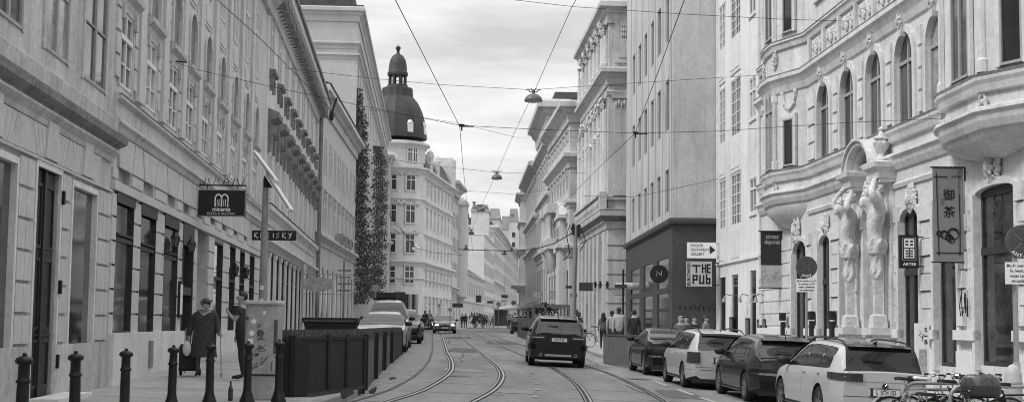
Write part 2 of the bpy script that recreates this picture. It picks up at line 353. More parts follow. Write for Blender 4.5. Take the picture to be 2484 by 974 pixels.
# asphalt: patched, with fine aggregate and long stains along the lanes
def asphalt():
    m=bpy.data.materials.new('asphalt'); m.use_nodes=True; n=m.node_tree.nodes; l=m.node_tree.links; B=n['Principled BSDF']
    t=n.new('ShaderNodeTexCoord'); mpn=n.new('ShaderNodeMapping'); mpn.inputs['Scale'].default_value=(1,.16,1); l.new(t.outputs['Object'],mpn.inputs[0])
    a=n.new('ShaderNodeTexNoise'); a.inputs['Scale'].default_value=.7; a.inputs['Detail'].default_value=9; a.inputs['Roughness'].default_value=.6; l.new(mpn.outputs[0],a.inputs['Vector'])
    g=n.new('ShaderNodeTexNoise'); g.inputs['Scale'].default_value=22; g.inputs['Detail'].default_value=3; l.new(t.outputs['Object'],g.inputs['Vector'])
    r=n.new('ShaderNodeMapRange'); r.inputs[1].default_value=.3; r.inputs[2].default_value=.7; r.inputs[3].default_value=.16; r.inputs[4].default_value=.31; l.new(a.outputs['Fac'],r.inputs[0])
    r2=n.new('ShaderNodeMapRange'); r2.inputs[1].default_value=.3; r2.inputs[2].default_value=.7; r2.inputs[3].default_value=.8; r2.inputs[4].default_value=1.2; l.new(g.outputs['Fac'],r2.inputs[0])
    q=n.new('ShaderNodeMath'); q.operation='MULTIPLY'; l.new(r.outputs[0],q.inputs[0]); l.new(r2.outputs[0],q.inputs[1])
    l.new(q.outputs[0],B.inputs['Base Color']); B.inputs['Roughness'].default_value=.8
    bp=n.new('ShaderNodeBump'); bp.inputs['Strength'].default_value=.35; bp.inputs['Distance'].default_value=.02; l.new(g.outputs['Fac'],bp.inputs['Height']); l.new(bp.outputs[0],B.inputs['Normal']); return m
def cobble():
    m=bpy.data.materials.new('cobblestones'); m.use_nodes=True; n=m.node_tree.nodes; l=m.node_tree.links; B=n['Principled BSDF']
    t=n.new('ShaderNodeTexCoord'); k=n.new('ShaderNodeTexBrick'); k.inputs['Scale'].default_value=1; k.inputs['Brick Width'].default_value=.22; k.inputs['Row Height'].default_value=.2; k.inputs['Mortar Size'].default_value=.018
    k.inputs['Color1'].default_value=(.42,.42,.42,1); k.inputs['Color2'].default_value=(.28,.28,.28,1); k.inputs['Mortar'].default_value=(.11,.11,.11,1); l.new(t.outputs['Object'],k.inputs['Vector'])
    a=n.new('ShaderNodeTexNoise'); a.inputs['Scale'].default_value=3; a.inputs['Detail'].default_value=5; l.new(t.outputs['Object'],a.inputs['Vector'])
    mm=n.new('ShaderNodeMix'); mm.data_type='RGBA'; mm.blend_type='MULTIPLY'; mm.inputs[0].default_value=.8; l.new(k.outputs['Color'],mm.inputs[6]); l.new(a.outputs['Fac'],mm.inputs[7])
    g=n.new('ShaderNodeMix'); g.data_type='RGBA'; g.blend_type='ADD'; g.inputs[0].default_value=1; l.new(mm.outputs[2],g.inputs[6]); g.inputs[7].default_value=(.07,.07,.07,1)
    l.new(g.outputs[2],B.inputs['Base Color']); B.inputs['Roughness'].default_value=.75
    bp=n.new('ShaderNodeBump'); bp.inputs['Strength'].default_value=.7; bp.inputs['Distance'].default_value=.03; l.new(k.outputs['Fac'],bp.inputs['Height']); bp.invert=True; l.new(bp.outputs[0],B.inputs['Normal']); return m
m_as=asphalt(); m_cb=cobble(); m_kerb=mat('granite_kerb',.30,var=.25,scale=2,bump=.3); m_pave=mat('pavement_asphalt',.36,var=.2,scale=.8,bump=.3,bscale=40)
m_track=mat('track_concrete',.22,var=.2,scale=1.2,bump=.3,bscale=40)
b=MB(); strip_mesh(b,Ys,lambda Y:kerbL(Y)-.25,lambda Y:kerbR(Y)+.25,lambda x,y:gz(x,y),nx=30); struct(b.build('road',m_as))
def pav(name,kx,outer,zf,side):
    b=MB(); kb=MB(); rows=[];kr=[]
    for Y in Ys:
        k=kx(Y); z=zf(Y); o=outer(Y)
        rows.append([(k+side*.16,Y,z),(lerp(k+side*.16,o,.5),Y,z+.01),(o,Y,z+.03)])
        kr.append([(k,Y,gz(k,Y)-.1),(k,Y,z-.012),(k+side*.015,Y,z+.004),(k+side*.16,Y,z+.004),(k+side*.16,Y,z-.2)])
    b.grid(rows); kb.grid(kr); struct(b.build(name,m_pave)); struct(kb.build('kerb',m_kerb))
pav('pavement',kerbL,lambda Y:facX(Y)-2.5 if Y<118 else facX(Y)-6,pavL,-1)
pav('pavement',kerbR,lambda Y:max(kerbR(Y)+2,12.5-.05*Y),pavR,1)
# worn joints and patches on the left pavement
b=MB()
for Y in (20.4,23.2,26.0,29.5,33,37,42):
    x=kerbL(Y)-.2
    b.grid([[(x,Y,pavL(Y)+.006),(lerp(x,facX(Y),.5),Y+.1,pavL(Y)+.016),(facX(Y),Y+.2,pavL(Y)+.034)],[(x,Y+.035,pavL(Y)+.006),(lerp(x,facX(Y),.5),Y+.135,pavL(Y)+.016),(facX(Y),Y+.235,pavL(Y)+.034)]])
struct(b.build('pavement_joint',mat('joint_dark',.09,var=.1)))
# cobbled parking strip on the left
epx=[(850,974),(905,958),(950,942),(1000,915),(1026,892),(1041,872),(1048,850),(1048,825),(1049,808),(1050,803)]
EG=[ground(*p) for p in epx]; EG.sort(key=lambda p:p.y)
edgeX=lambda Y: pw([(p.y,p.x) for p in EG],Y) if Y<EG[-1].y else EG[-1].x-.05*(Y-EG[-1].y)
b=MB(); strip_mesh(b,[EG[0].y+.6*i for i in range(0,140)]+[EG[0].y+84+2*i for i in range(0,30)],lambda Y:kerbL(Y)+.01,lambda Y:max(kerbL(Y)+.03,edgeX(Y)),lambda x,y:gz(x,y)+.006,nx=8); struct(b.build('cobbled_parking_strip',m_cb))
b=MB(); strip_mesh(b,[EG[0].y+.6*i for i in range(0,140)],lambda Y:edgeX(Y)-.02,lambda Y:edgeX(Y)+.05,lambda x,y:gz(x,y)+.012,nx=1); struct(b.build('gutter_line',mat('gutter_dark',.11,var=.3,scale=3)))
# tram rails
RA=[(1069.5,803),(1072,812),(1081,845),(1091,866),(1096,881),(1094,898),(1076,916),(1038,939),(1000,955),(930,976),(860,996)]
RB=[(1109,803),(1122,816),(1142,835),(1178,863),(1205,886),(1218,906),(1213,926),(1193,947),(1147,973),(1100,995)]
RC=[(1133,800),(1178,820),(1228,843),(1274,863),(1325,883),(1375,911),(1406,937),(1429,973),(1436,998)]
RD=[(1152,800),(1218,821),(1274,837),(1345,858),(1416,883),(1482,906),(1538,931),(1585,955),(1622,978),(1645,996)]
def smooth_line(pts,n=10):
    o=[]
    for i in range(len(pts)-1):
        p0,p1,p2,p3=pts[max(i-1,0)],pts[i],pts[i+1],pts[min(i+2,len(pts)-1)]
        for k in range(n):
            t=k/n; o.append(.5*((2*p1)+(p2-p0)*t+(2*p0-5*p1+4*p2-p3)*t*t+(3*p1-p0-3*p2+p3)*t**3))
    o.append(pts[-1]); return o
m_rail=mat('rail_steel_worn',.40,var=.3,scale=3,rough=.38,metal=.7,bump=0); m_groove=mat('rail_groove',.02,var=0,bump=0)
RL={}
for k,RP in enumerate((RA,RB,RC,RD)):
    G=smooth_line([ground(*p) for p in RP]); RL[k]=G
    def band(bb,o0,o1,dz):
        rows=[]
        for i,p in enumerate(G):
            t=G[min(i+1,len(G)-1)]-G[max(i-1,0)]; nn=Vector((-t.y,t.x)).normalized()
            rows.append([(p.x+nn.x*o,p.y+nn.y*o,gz(p.x+nn.x*o,p.y+nn.y*o)+dz) for o in (o0,o1)])
        bb.grid(rows)
    bb=MB(); band(bb,-.105,.09,.008); bb.m=[0]*len(G)+[0]*1000; bb.m=bb.m[:len(bb.f)]
    struct(bb.build('rail_bed',m_groove if 0 else mat('rail_bitumen',.05,var=.25,scale=3)))
    bb=MB(); band(bb,.012,.058,.016); band(bb,-.08,-.055,.016); struct(bb.build('tram_rail',m_rail))
# track slab joints
b=MB()
for L_,Rr in ((0,1),(2,3)):
    for y in (26,29.5,33,37,41,45.5,50,56,63):
        pts=[]
        for k in (L_,Rr):
            g=min(RL[k],key=lambda p:abs(p.y-y)); pts.append(g)
        a,c=pts; a=a.lerp(c,-.25) if 0 else a
        rows=[[(lerp(a.x-.4,c.x+.4,i/4),y+dy,gz(lerp(a.x-.4,c.x+.4,i/4),y)+.005) for i in range(5)] for dy in (0,.05)]
        b.grid(rows)
struct(b.build('slab_joint',mat('joint_tar',.05,var=.2)))
b=MB(); mk=mat('road_marking_paint',.42,var=.25,scale=6,rough=.6)
for px,py,l in ((1238,873,.5),(1261,886,.45),(1276,893,.45),(1289,904,.45),(1296,915,.45),(1302,929,.5),(1303,944,.5),(1298,962,.5)):
    p=ground(px,py); b.grid([[(p.x+sx*.055*(1.0),p.y+sy*l/2,gz(p.x,p.y)+.012) for sx in (-1,1)] for sy in (-1,1)])
for a,c in (((1641,943),(1683,958)),((1699,963),(1740,977)),((1590,925),(1620,936))):
    p,q=ground(*a),ground(*c); b.grid([[(p.x-.06,p.y,p.z+.012),(p.x+.06,p.y,p.z+.012)],[(q.x-.06,q.y,q.z+.012),(q.x+.06,q.y,q.z+.012)]])
struct(b.build('road_marking',mk))
rnd=random.Random(21)
def patch(nm,m,X,Y,w_,l_,dz=.0045,rag=.06):
    n=14; pts=[]
    for k in range(n):
        a=2*math.pi*k/n; c_,s_=math.cos(a),math.sin(a); q=1/max(abs(c_),abs(s_)); x=X+c_*q*w_/2+rnd.uniform(-rag,rag); y=Y+s_*q*l_/2+rnd.uniform(-rag,rag)
        pts.append((x,y,gz(x,y)+dz+.002))
    bb=MB(); c=(X,Y,gz(X,Y)+dz+.002)
    for i in range(n): bb.poly([c,pts[i],pts[(i+1)%n]])
    return struct(bb.build(nm,m))
pd_=mat('asphalt_patch_dark',.13,var=.2,scale=5,bump=.4,bscale=40); pl_=mat('asphalt_patch_pale',.29,var=.15,scale=5,bump=.4,bscale=40)
for X,Y,w_,l_,k in ((3.9,33,.9,3.2,0),(4.4,51,1.4,2.2,0),(-1.3,40,1.1,1.8,1),(-1.9,58,1.2,6,0),(2.6,60,1.0,4,1),(.15,31,.8,1.3,1),(2.2,27.5,1.0,1.6,0),(-.4,75,1.6,7,0),(4.0,43,.7,1.4,1),(-3.2,88,1.5,9,0)):
    patch('asphalt_patch',(pd_,pl_)[k],X,Y,w_,l_)
crk=mat('crack_sealer',.06,var=.1,bump=0,rough=.6); bb=MB()
for X,Y,L_ in ((3.3,28,8),(-1.6,46,9),(4.6,36,12),(1.0,62,16),(-2.7,66,14),(2.9,48,8)):
    x=X; rows=[]
    for k in range(int(L_/.4)): x+=rnd.uniform(-.06,.06)-.012; y=Y+k*.4; rows.append([(x-.018,y,gz(x,y)+.009),(x+.018,y,gz(x,y)+.009)])
    bb.grid(rows)
for X,Y,W_ in ((2.0,38.2,3.0),(2.2,47,4),(-1.2,52,3),(3.3,57,4),(1.2,70,6),(3.8,30.2,2.2)):
    y=Y; rows=[]
    for k in range(int(W_/.3)): y+=rnd.uniform(-.08,.08); x=X-W_/2+k*.3; rows.append([(x,y-.03,gz(x,y)+.009),(x,y+.03,gz(x,y)+.009)])
    bb.grid(rows)
struct(bb.build('sealed_crack',crk))
for X,Y,lab in ((3.55,39.5,'round iron manhole cover right of the tram tracks'),(-1.35,36.5,'round iron manhole cover between the left tram rails'),(-3.9,62,'round iron manhole cover near the cobbled strip')):
    bb=MB(); zc0=gz(X,Y); n=24; sl_=-.035*pw([(50,1),(110,0)],Y)
    for r0_,r1_,dz_ in ((.001,.27,.012),(.30,.36,.011)): bb.grid([[(r_*math.cos(2*math.pi*j/n),r_*math.sin(2*math.pi*j/n),dz_+sl_*r_*math.cos(2*math.pi*j/n)+.0125*r_*math.sin(2*math.pi*j/n)) for j in range(n)] for r_ in (r0_,r1_)],closed=True)
    tag(link('manhole_cover',bb.mesh('manhole_cover',mat('manhole_iron',.07,var=.3,scale=14,rough=.5)),None,(X,Y,zc0)),lab,'manhole cover')

# ================= LEFT SIDE =================
def LP(Y): return (facX(Y),Y)
# --- L1: old house with the big shop cornice
F=Fac('corner_shop_house','old grey rusticated house at the left edge with heavy cornice over its shopfront',LP(9),LP(26.9),.62)
L1=F
door=(F.u(82,500),F.u(140,500),.0,F.v(112,412)); sB=(F.u(167,600),F.u(226,600),F.v(196,846),F.v(196,458)); sA=(F.u(-110,600),F.u(27,600),F.v(0,848),F.v(10,385))
ups=[(F.u(a,100),F.u(c,100)) for a,c in ((-120,-50),(-20,50),(106,164),(203,258))]
vb=F.v(133,136); vt=vb+3.4
holes=[door,sB,sA]+[(a,c,vb,vt) for a,c in ups]
vtop=15
F.wall(vtop,holes,pl_l1,rev=.25)
vcor=F.v(295,372,.3); vband=F.v(262,268,.1)
F.mold([(-.5,0),(F.L-.02,0),(F.L-.02,-.4)],[(0,vcor+.1),(.10,vcor+.10),(.13,vcor+.16),(.25,vcor+.24),(.27,vcor+.36),(0,vcor+.46)],ledge_d,extra=None)
F.mold([(-.5,0),(F.L-.04,0)],[(0,vcor-.12),(.05,vcor-.12),(.07,vcor-.04),(.16,vcor+.06),(.16,vcor+.10),(0,vcor+.10)],pl_l1,'frieze')
F.mold([(0,0),(F.L-.01,0)],[(0,vband-.45),(.08,vband-.43),(.12,vband-.05),(.06,vband),(0,vband)],pl_l1,'string_course')
b=MB(); vlin=F.v(165,412,.05)
gh=[(h[0]-.16,h[1]+.16,h[2]-2,h[3]+.12) for h in (door,sB,sA)]
blocks(b,0,F.L-.05,.9,vlin-.06,.47,gh,off=.045,gap=.05,jn=.36,joint=.022)
# wedge stones over the openings
v1=vcor-.14
for h in (door,sB,sA):
    c=(h[0]+h[1])/2
    for k in range(-4,5):
        a0,a1=k*.26-.12,k*.26+.12
        b.prism([(c+a0*.72,vlin+.02),(c+a1*.72,vlin+.02),(c+a1,v1),(c+a0,v1)],.001,.05)
    b.prism([(c-.40,vlin+.03),(c+.40,vlin+.03),(c+.30,vlin+.62),(c-.30,vlin+.62)],.05,.08)
_c=sorted((h[0]+h[1])/2 for h in (door,sB,sA))
for a_,c_ in zip(_c,_c[1:]):
    b.prism([(a_+.86,vlin+.02),(c_-.86,vlin+.02),(c_-1.19,v1),(a_+1.19,v1)] if c_-1.19>a_+1.19 else [(a_+.86,vlin+.02),(c_-.86,vlin+.02),((a_+c_)/2+.01,v1),((a_+c_)/2-.01,v1)],.001,.05)
b.fb(0,F.L-.05,vlin-.04,vlin+.0,.001,.07)
b.build('rustication',pl_l1b,F.root)
b=MB(); b.fb(0,door[0]-.02,-.7,.88,.001,.06); b.fb(door[1]+.02,F.L-.02,-.7,.88,.001,.06); b.build('plinth',pl_l1,F.root)
# shop windows and the tall double door
def simple_frame(F,h,m,t=.09,w0=-.12,w1=.03,name='window',panem=None,bars=(),mull=(),pd=.05):
    w0=-.07
    b=MB(); u0,u1,v0,v1=h[:4]
    b.fb(u0-t,u0+.01,v0-.02,v1+t,w0,w1); b.fb(u1-.01,u1+t,v0-.02,v1+t,w0,w1); b.fb(u0,u1,v1-.01,v1+t,w0,w1+.003); b.fb(u0-t,u1+t,v0-t,v0+.01,w0,w1+.006)
    for q in bars: b.fb(u0,u1,v0+(v1-v0)*q-.04,v0+(v1-v0)*q+.04,w0,w1-.02)
    for q in mull: b.fb(u0+(u1-u0)*q-.03,u0+(u1-u0)*q+.03,v0,v1,w0+.004,w1-.03)
    o=b.build(name,m,F.root); p=MB(); p.poly([(u0,pd,v0),(u1,pd,v0),(u1,pd,v1),(u0,pd,v1)]); p.build('pane',panem or gl_s,o); return o
simple_frame(F,sB,plinth_m,t=.09,w1=.05); simple_frame(F,sA,plinth_m,t=.09,w1=.05,bars=())
b=MB(); u0,u1,v0,v1=door; b.fb(u0,u1,v0-.6,v1,-.12,-.06); um=(u0+u1)/2
for s0,s1 in ((u0+.08,um-.08),(um+.08,u1-.08)):
    for q0,q1 in ((.06,.27),(.31,.62),(.66,.94)):
        b.fb(s0,s0+.05,v1*q0,v1*q1,-.06,-.035); b.fb(s1-.05,s1,v1*q0,v1*q1,-.06,-.035); b.fb(s0,s1,v1*q1-.05,v1*q1,-.06,-.033); b.fb(s0,s1,v1*q0,v1*q0+.05,-.06,-.033)
b.fb(um-.05,um+.05,0,v1,-.06,-.01); b.fb(u0,u1,v1*.285,v1*.292,-.06,-.03)
d=b.build('door',door_m,F.root)
b=MB()
for q in (.14,.47,.87): b.fb(u1+.02,u1+.1,v1*q,v1*q+.22,.03,.10); b.cut()
b.build_each('hinge',iron,d)
b=MB(); b.fb(u0-.1,u0-.0,-.6,v1+.12,-.1,.05); b.fb(u1+.0,u1+.1,-.6,v1+.12,-.1,.05); b.fb(u0,u1,v1,v1+.12,-.1,.054); b.build('door_frame',plinth_m,F.root)
b=MB(); b.fb(u0-.1,u1+.7,-.5,.1,.05,.5); b.build('doorstep',plinth_m,F.root)
for a,c in ups: F.win((a+c)/2,vb,c-a,vt-vb,'case',sur=.10,so=.03,rec=.05,gl=gl_m,frm=fr_g,surm=pl_l1,sill=False)
# --- L2: long rusticated facade
F=Fac('pizzeria_house','long grey facade with tall windows above the pizzeria ground floor',LP(26.9),LP(56),.62); L2=F
axp=[(304,150),(365,180),(419,200),(459,220),(496.5,260),(532,270),(564.5,300),(592.5,330),(616,360)]
axu=[F.u(*p) for p in axp]
vledge=F.v(272,196,.3)
vw=vledge+.28
hh=F.v(352,30,.2)-vw-.25
vn=vw+hh+2.05
v2b=F.v(507,25,.0)
print('L2',F.L,axu,vledge,vw,hh,v2b,vn)
v2b=max(v2b,vn+.9); ww=1.22
gro=[(273,316,468,803),(334,371,500,806),(392,426,528,808),(438,464,548,930)]
gh=[]
for x0,x1,yt,yb in gro:
    xm=(x0+x1)/2; gh.append((F.u(x0,650),F.u(x1,650),F.v(xm,yb),F.v(xm,yt)))
gh[3]=(gh[3][0],gh[3][1],0.02,gh[3][3])
gro2=[(472,500,548,930),(514,535,590,810),(551,566,597,815),(577,589,610,815),(601,613,620,815)]
g2=[]
for x0,x1,yt,yb in gro2:
    xm=(x0+x1)/2; g2.append((F.u(x0,700),F.u(x1,700),F.v(xm,yb),F.v(xm,yt)))
g2[0]=(g2[0][0],g2[0][1],.02,g2[0][3])
blind=[]
for x0,x1,yt,yb,ar in ((284,315,372,452,0),(346,373,392,486,0),(405,427,424,510,1),(444,462,452,520,0),(478,494,470,530,0),(511,525,490,545,0),(540,553,510,560,1),(568,579,530,572,0),(594,603,548,585,0)):
    xm=(x0+x1)/2; t=[F.u(x0,430),F.u(x1,430),F.v(xm,yb),F.v(xm,yt)]; blind.append(tuple(t+[1.0] if ar else t))
holes=gh+g2+blind+[(u-ww/2,u+ww/2,vw,vw+hh) for u in axu]+[(u-.5,u+.5,v2b,v2b+2.4) for u in axu]
F.wall(v2b+4.2,holes,pl_l2,rev=.3)
b=MB()
for h in blind: (b.poly([(h[0],.12,h[2]),(h[1],.12,h[2]),(h[1],.12,h[3]),(h[0],.12,h[3])]),b.cut())
b.build_each('blind_panel',pl_l1,F.root)
for i,u in enumerate(axu):
    F.win(u,vw,ww,hh,'case',sur=.1,so=.04,rec=.06,gl=random.choice((gl_m,gl_c,gl_m)),frm=fr_w,surm=pl_l2,hood='niche',sill=False)
    F.win(u,v2b,1.0,2.4,'cross',sur=.08,so=.03,rec=.05,gl=gl_c,frm=fr_w,surm=pl_l2,sill=False)
b=MB()
mid=[-.0]+[(a+c)/2 for a,c in zip(axu,axu[1:])]+[F.L]
for i,u in enumerate(axu):                                       # toothed strips beside the windows and giant pilasters
    for k in range(14):
        v=vw+.1+k*.46
        if v<vn+.2: b.fb(u+ww/2+.12,u+ww/2+.42,v,v+.40,.001,.05); b.fb(u-ww/2-.42,u-ww/2-.12,v,v+.40,.001,.05)
    b.fb(u-.62,u+.62,vn+.02,v2b-.22,.001,.03); b.fb(u-.5,u+.5,vn+.12,v2b-.32,.03,.055)
for m_ in mid[1:-1]: b.fb(m_-.3,m_+.3,vledge+.2,v2b+3.6,.001,.10)
b.build('pilaster',pl_l2b,F.root)
F.mold([(0.02,0),(F.L,0)],cprof(v2b+4.1,.9,.9),pl_l2)
F.mold([(0.02,0),(F.L,0)],[(0,vledge-.68),(.05,vledge-.66),(.09,vledge-.56),(.15,vledge-.50),(.14,vledge-.44),(.06,vledge-.38),(.06,vledge-.1),(.15,vledge-.04),(.15,vledge+.02),(0,vledge+.1)],pl_l2,'ledge')
b=MB(); b.fb(0.02,F.L,vledge+.025,vledge+.05,.1,.16); b.build('ledge_flashing',ledge_d,F.root)
vbeam=F.v(324,478,.1); vb2=F.v(300,445,.1)
b=MB()
allh=[(h[0]-.02,h[1]+.02,h[2]-1,h[3]+.02) for h in gh+g2]
blocks(b,.03,F.L,.95,vbeam-.04,.46,allh,off=.045,gap=.04,jn=3,joint=.02)
bh=[(h[0]-.1,h[1]+.1,h[2]-.05,h[3]+.12) for h in blind]
blocks(b,.03,F.L,vb2+.04,vledge-1.34,.42,bh,off=.045,gap=.04,jn=3)
vv0,vv1=vledge-1.34,vledge-.70                                   # fan of wedge stones above each blind panel
for h in blind:
    c=(h[0]+h[1])/2
    for k in range(-3,4): b.prism([(c+(k*.25-.115)*.7,vv0+.03),(c+(k*.25+.115)*.7,vv0+.03),(c+(k*.25+.115),vv1),(c+(k*.25-.115),vv1)],.001,.045)
for a,c in zip(blind,blind[1:]):
    p_,q_=(a[0]+a[1])/2,(c[0]+c[1])/2; b.prism([(p_+.72,vv0+.03),(q_-.72,vv0+.03),(max(q_-.98,p_+1.0),vv1),(p_+.98,vv1)],.001,.045)
b.build('rustication',pl_l2b,F.root)
b=MB(); b.fb(.02,F.L,vbeam,vb2,.001,.09); b.build('beam_band',pl_l2b,F.root)
b=MB(); pe=gh[3][0]-.05; b.fb(.03,pe,-.7,F.v(300,806,.12),.001,.16); b.fb(g2[0][1]+.02,F.L,-.7,1.0,.001,.16); b.build('plinth',plinth_m,F.root)
b=MB(); uu=F.u(345,890); b.fb(uu-.22,uu+.22,.28,.85,.16,.19); b.build('vent_cover',mat('vent_metal',.22,var=.2),F.root)
for i,h in enumerate(gh[:3]):
    o=simple_frame(F,h,fr_d,t=.06,w0=-.14,w1=.04,bars=(.66,),panem=gl_s,pd=.03)
    b=MB(); b.fb(h[0]-.05,h[1]+.05,h[3]-.22,h[3]+.05,.03,.06); b.fb(h[0]+.1,h[1]-.1,h[2]+(h[3]-h[2])*.66+.08,h[2]+(h[3]-h[2])*.66+.12,.0,.06)
    b.build('frame_header',fr_d,o)
    if i<2:                                                      # ring-shaped sticker in the top light
        b=MB(); c=(h[0]+h[1])/2; vz=h[2]+(h[3]-h[2])*.81
        ring=[[(c+.18*k*math.cos(a*math.pi/8),-.0+.145,vz+.27*k*math.sin(a*math.pi/8)) for a in range(16)] for k in (1,.6)]
        b.grid(ring,closed=True); b.build('sticker',white,o)
h=gh[3]; b=MB(); b.fb(h[0]-.06,h[0]+.05,0,h[3]+.06,-.2,.05); b.fb(h[1]-.05,h[1]+.06,0,h[3]+.06,-.2,.05); b.fb(h[0],h[1],h[3]-.5,h[3]+.05,-.1,.06); b.fb(h[0],h[1],h[3]-1.75,h[3]-1.55,-.2,.03)
o=b.build('door_frame',fr_d,F.root); b=MB(); b.fb(h[0],h[1],-.3,h[3],-.2,-.15); b.build('door',door_m,F.root)
h=g2[0]; b=MB(); b.fb(h[0],h[1],-.3,h[3],-.29,-.25); b.build('door_recess',pl_l1,F.root)
for h in g2[1:]:
    simple_frame(F,h,fr_d,t=.05,w0=-.16,w1=.04,bars=(.62,),panem=gl_s)
# menu frame by the door
b=MB(); u_=F.u(430,725); v_=F.v(430,725); b.fb(u_-.25,u_+.25,v_-.45,v_+.45,.05,.10); o=tag(link('menu_board',b.mesh('menu_board',black),None),'dark menu case on the wall left of the pizzeria door','menu board'); o.matrix_world=Matrix.Translation((F.a.x,F.a.y,F.z0))@Matrix.Rotation(F.ang,4,'Z')
b=MB(); b.fb(u_-.18,u_+.18,v_-.37,v_+.37,.101,.104); q=b.build('menu_sheet',white,o)
# wall lanterns
def wall_lantern(F,px,py,w,label):
    u_,v_=F.uv(px,py,w); pt=F.a+F.d*u_-F.inw*0
    r=thing('wall_lantern',label,'lantern',(pt.x,pt.y,F.z0+v_),F.ang,'wall lanterns along the left facade'); r.scale=(.62,.62,.62)
    b=MB(); b.tube([(0,-.02,-.05),(0,-w*.5,-.22),(0,-w*.9,-.18),(0,-w,-.05)],.018); b.tube([(0,-.02,.12),(0,-w*.6,-.02),(0,-w,-.05)],.014); b.box(-.05,.05,-.03,.0,-.2,.2); b.build('bracket',iron,r)
    b=MB(); b.lathe(0,-w,[(.05,-.05),(.11,.0),(.17,.32)],6); b.build('lantern_glass',gl_m,r)
    b=MB(); b.lathe(0,-w,[(.20,.32),(.19,.36),(.09,.5),(.03,.54),(.03,.6)],6); b.lathe(0,-w,[(.07,-.1),(.12,-.02),(.12,0)],6)
    for k in range(6):
        a=k*math.pi/3; b.tube([(.11*math.cos(a),-w+.11*math.sin(a),0),(.175*math.cos(a),-w+.175*math.sin(a),.32)],.012,4)
    b.build('lantern_cap',iron,r)
wall_lantern(F,443,598,.45,'ornate wall lantern left of the pizzeria doorway'); wall_lantern(F,481,610,.45,'ornate wall lantern right of the pizzeria doorway')
wall_lantern(F,582,665,.35,'narrow wall lantern near the dark slit windows, the nearer one'); wall_lantern(F,607,670,.35,'narrow wall lantern beside the gallery building, the farther one')

# --- L3: pale facade with pedimented piano nobile
F=Fac('pedimented_apartment_house','pale facade with bold window hoods and a bracketed eave, left side',LP(56.05),LP(88),.85); L3=F
ax=[F.u(p,330) for p in (656,676,694,712,727,741,754,764,776)]
us=[lerp(1.6,F.L-1.7,i/8) for i in range(9)]
print('L3 ax',[round(a,1) for a in ax],F.L)
us=ax if ax[-1]<F.L-.6 else us
vl=F.v(649,500,.25); vh=F.v(663,262,.4); v3b=F.v(657,172,.0); v3t=F.v(657,28,0); veave=F.v(800,228,.9)
print('L3',vl,vh,v3b,v3t,veave)
wt=vh-.6; wb=vl+.55
holes=[(u-.6,u+.6,wb,wt) for u in us]+[(u-.55,u+.55,v3b,v3t) for u in us]
v_g0=.55; v_gt=F.v(653,612,0); gus=[lerp(1.2,F.L-1.2,i/11) for i in range(12)]
gho=[(u-.75,u+.75,v_g0,v_gt) for u in gus]
F.wall(veave+.1,holes+gho,pl_l3,rev=.1)
for u in us:
    F.win(u,wb,1.2,wt-wb,'cross',sur=.12,so=.06,rec=.05,gl=gl_m,surm=pl_l3,hood='big',sill=False)
    F.win(u,v3b,1.1,v3t-v3b,'cross',sur=.12,so=.05,rec=.05,gl=gl_m,surm=pl_l3,sill=False)
    b=MB()
b=MB()
for u in us:
    b.molding([(u-.85,0),(u+.85,0)],[(0,v3b-.35),(.06,v3b-.35),(.1,v3b-.22),(.24,v3b-.16),(.25,v3b-.04),(0,v3b-.01)])
    for sx in (-1,1): b.fb(u+sx*.58-.08,u+sx*.58+.08,v3b-.85,v3b-.35,.001,.14)
    b.cut()
b.build_each('sill_console',ledge_d,F.root)
F.mold([(0,0),(F.L,0)],cprof(vl+.2,.28,.7),pl_l3,'string_course')
b=MB(); b.fb(0,F.L,vl+.23,vl+.25,.1,.29); b.build('ledge_flashing',ledge_d,F.root)
F.mold([(-.05,-3),(-.05,0),(F.L,0)],[(0,veave-1.3),(.1,veave-1.3),(.15,veave-1.0),(.35,veave-.9),(.4,veave-.6),(.72,veave-.4),(.75,veave-.1),(0,veave+.1)],pl_l3)
b=MB(); k=0.4
while k<F.L: b.fb(k-.12,k+.12,veave-.98,veave-.5,.2,.62); b.cut(); k+=.75
b.build_each('eave_bracket',ledge_d,F.root)
b=MB(); b.fb(-.1,F.L,veave-.1,veave+.08,.74,.86); b.build('gutter',ledge_d,F.root)
b=MB(); b.poly([(-.1,-.8,veave+.09),(F.L,-.8,veave+.09),(F.L,6,veave+3.2),(-.1,6,veave+3.2)]); b.poly([(-.1,-.8,veave+.09),(-.1,6,veave+3.2),(-.1,6,veave)]); b.build('roof',roof_d,F.root)
b=MB(); gg=[lerp(a,c,.5) for a,c in zip(gus,gus[1:])]
for g in [0.35]+gg+[F.L-.35]: b.fb(g-.40,g+.40,-.7,v_gt,.001,.05); b.fb(g-.46,g+.46,v_gt-.18,v_gt-.0,.001,.09); b.fb(g-.44,g+.44,-.6,.6,.001,.08); b.cut()
b.build_each('pier',pl_l3,F.root)
for h in gho: simple_frame(F,h,fr_d,t=.03,w0=-.15,w1=.0,bars=(.7,),panem=gl_d,pd=.04)
F.mold([(0,0),(F.L,0)],cprof(v_gt+.45,.3,.4),pl_l3,'string_course')
b=MB(); b.tube([(F.L-.2,-.25,veave-.5),(F.L-.2,-.25,-.3)],.14); b.build('drainpipe',ledge_d,F.root)
b=MB(); u_=F.u(722,620); b.tube([(u_,-.35,v_gt+.2),(u_,-.35,-.3)],.13); b.build('drainpipe',pl_l3,F.root)
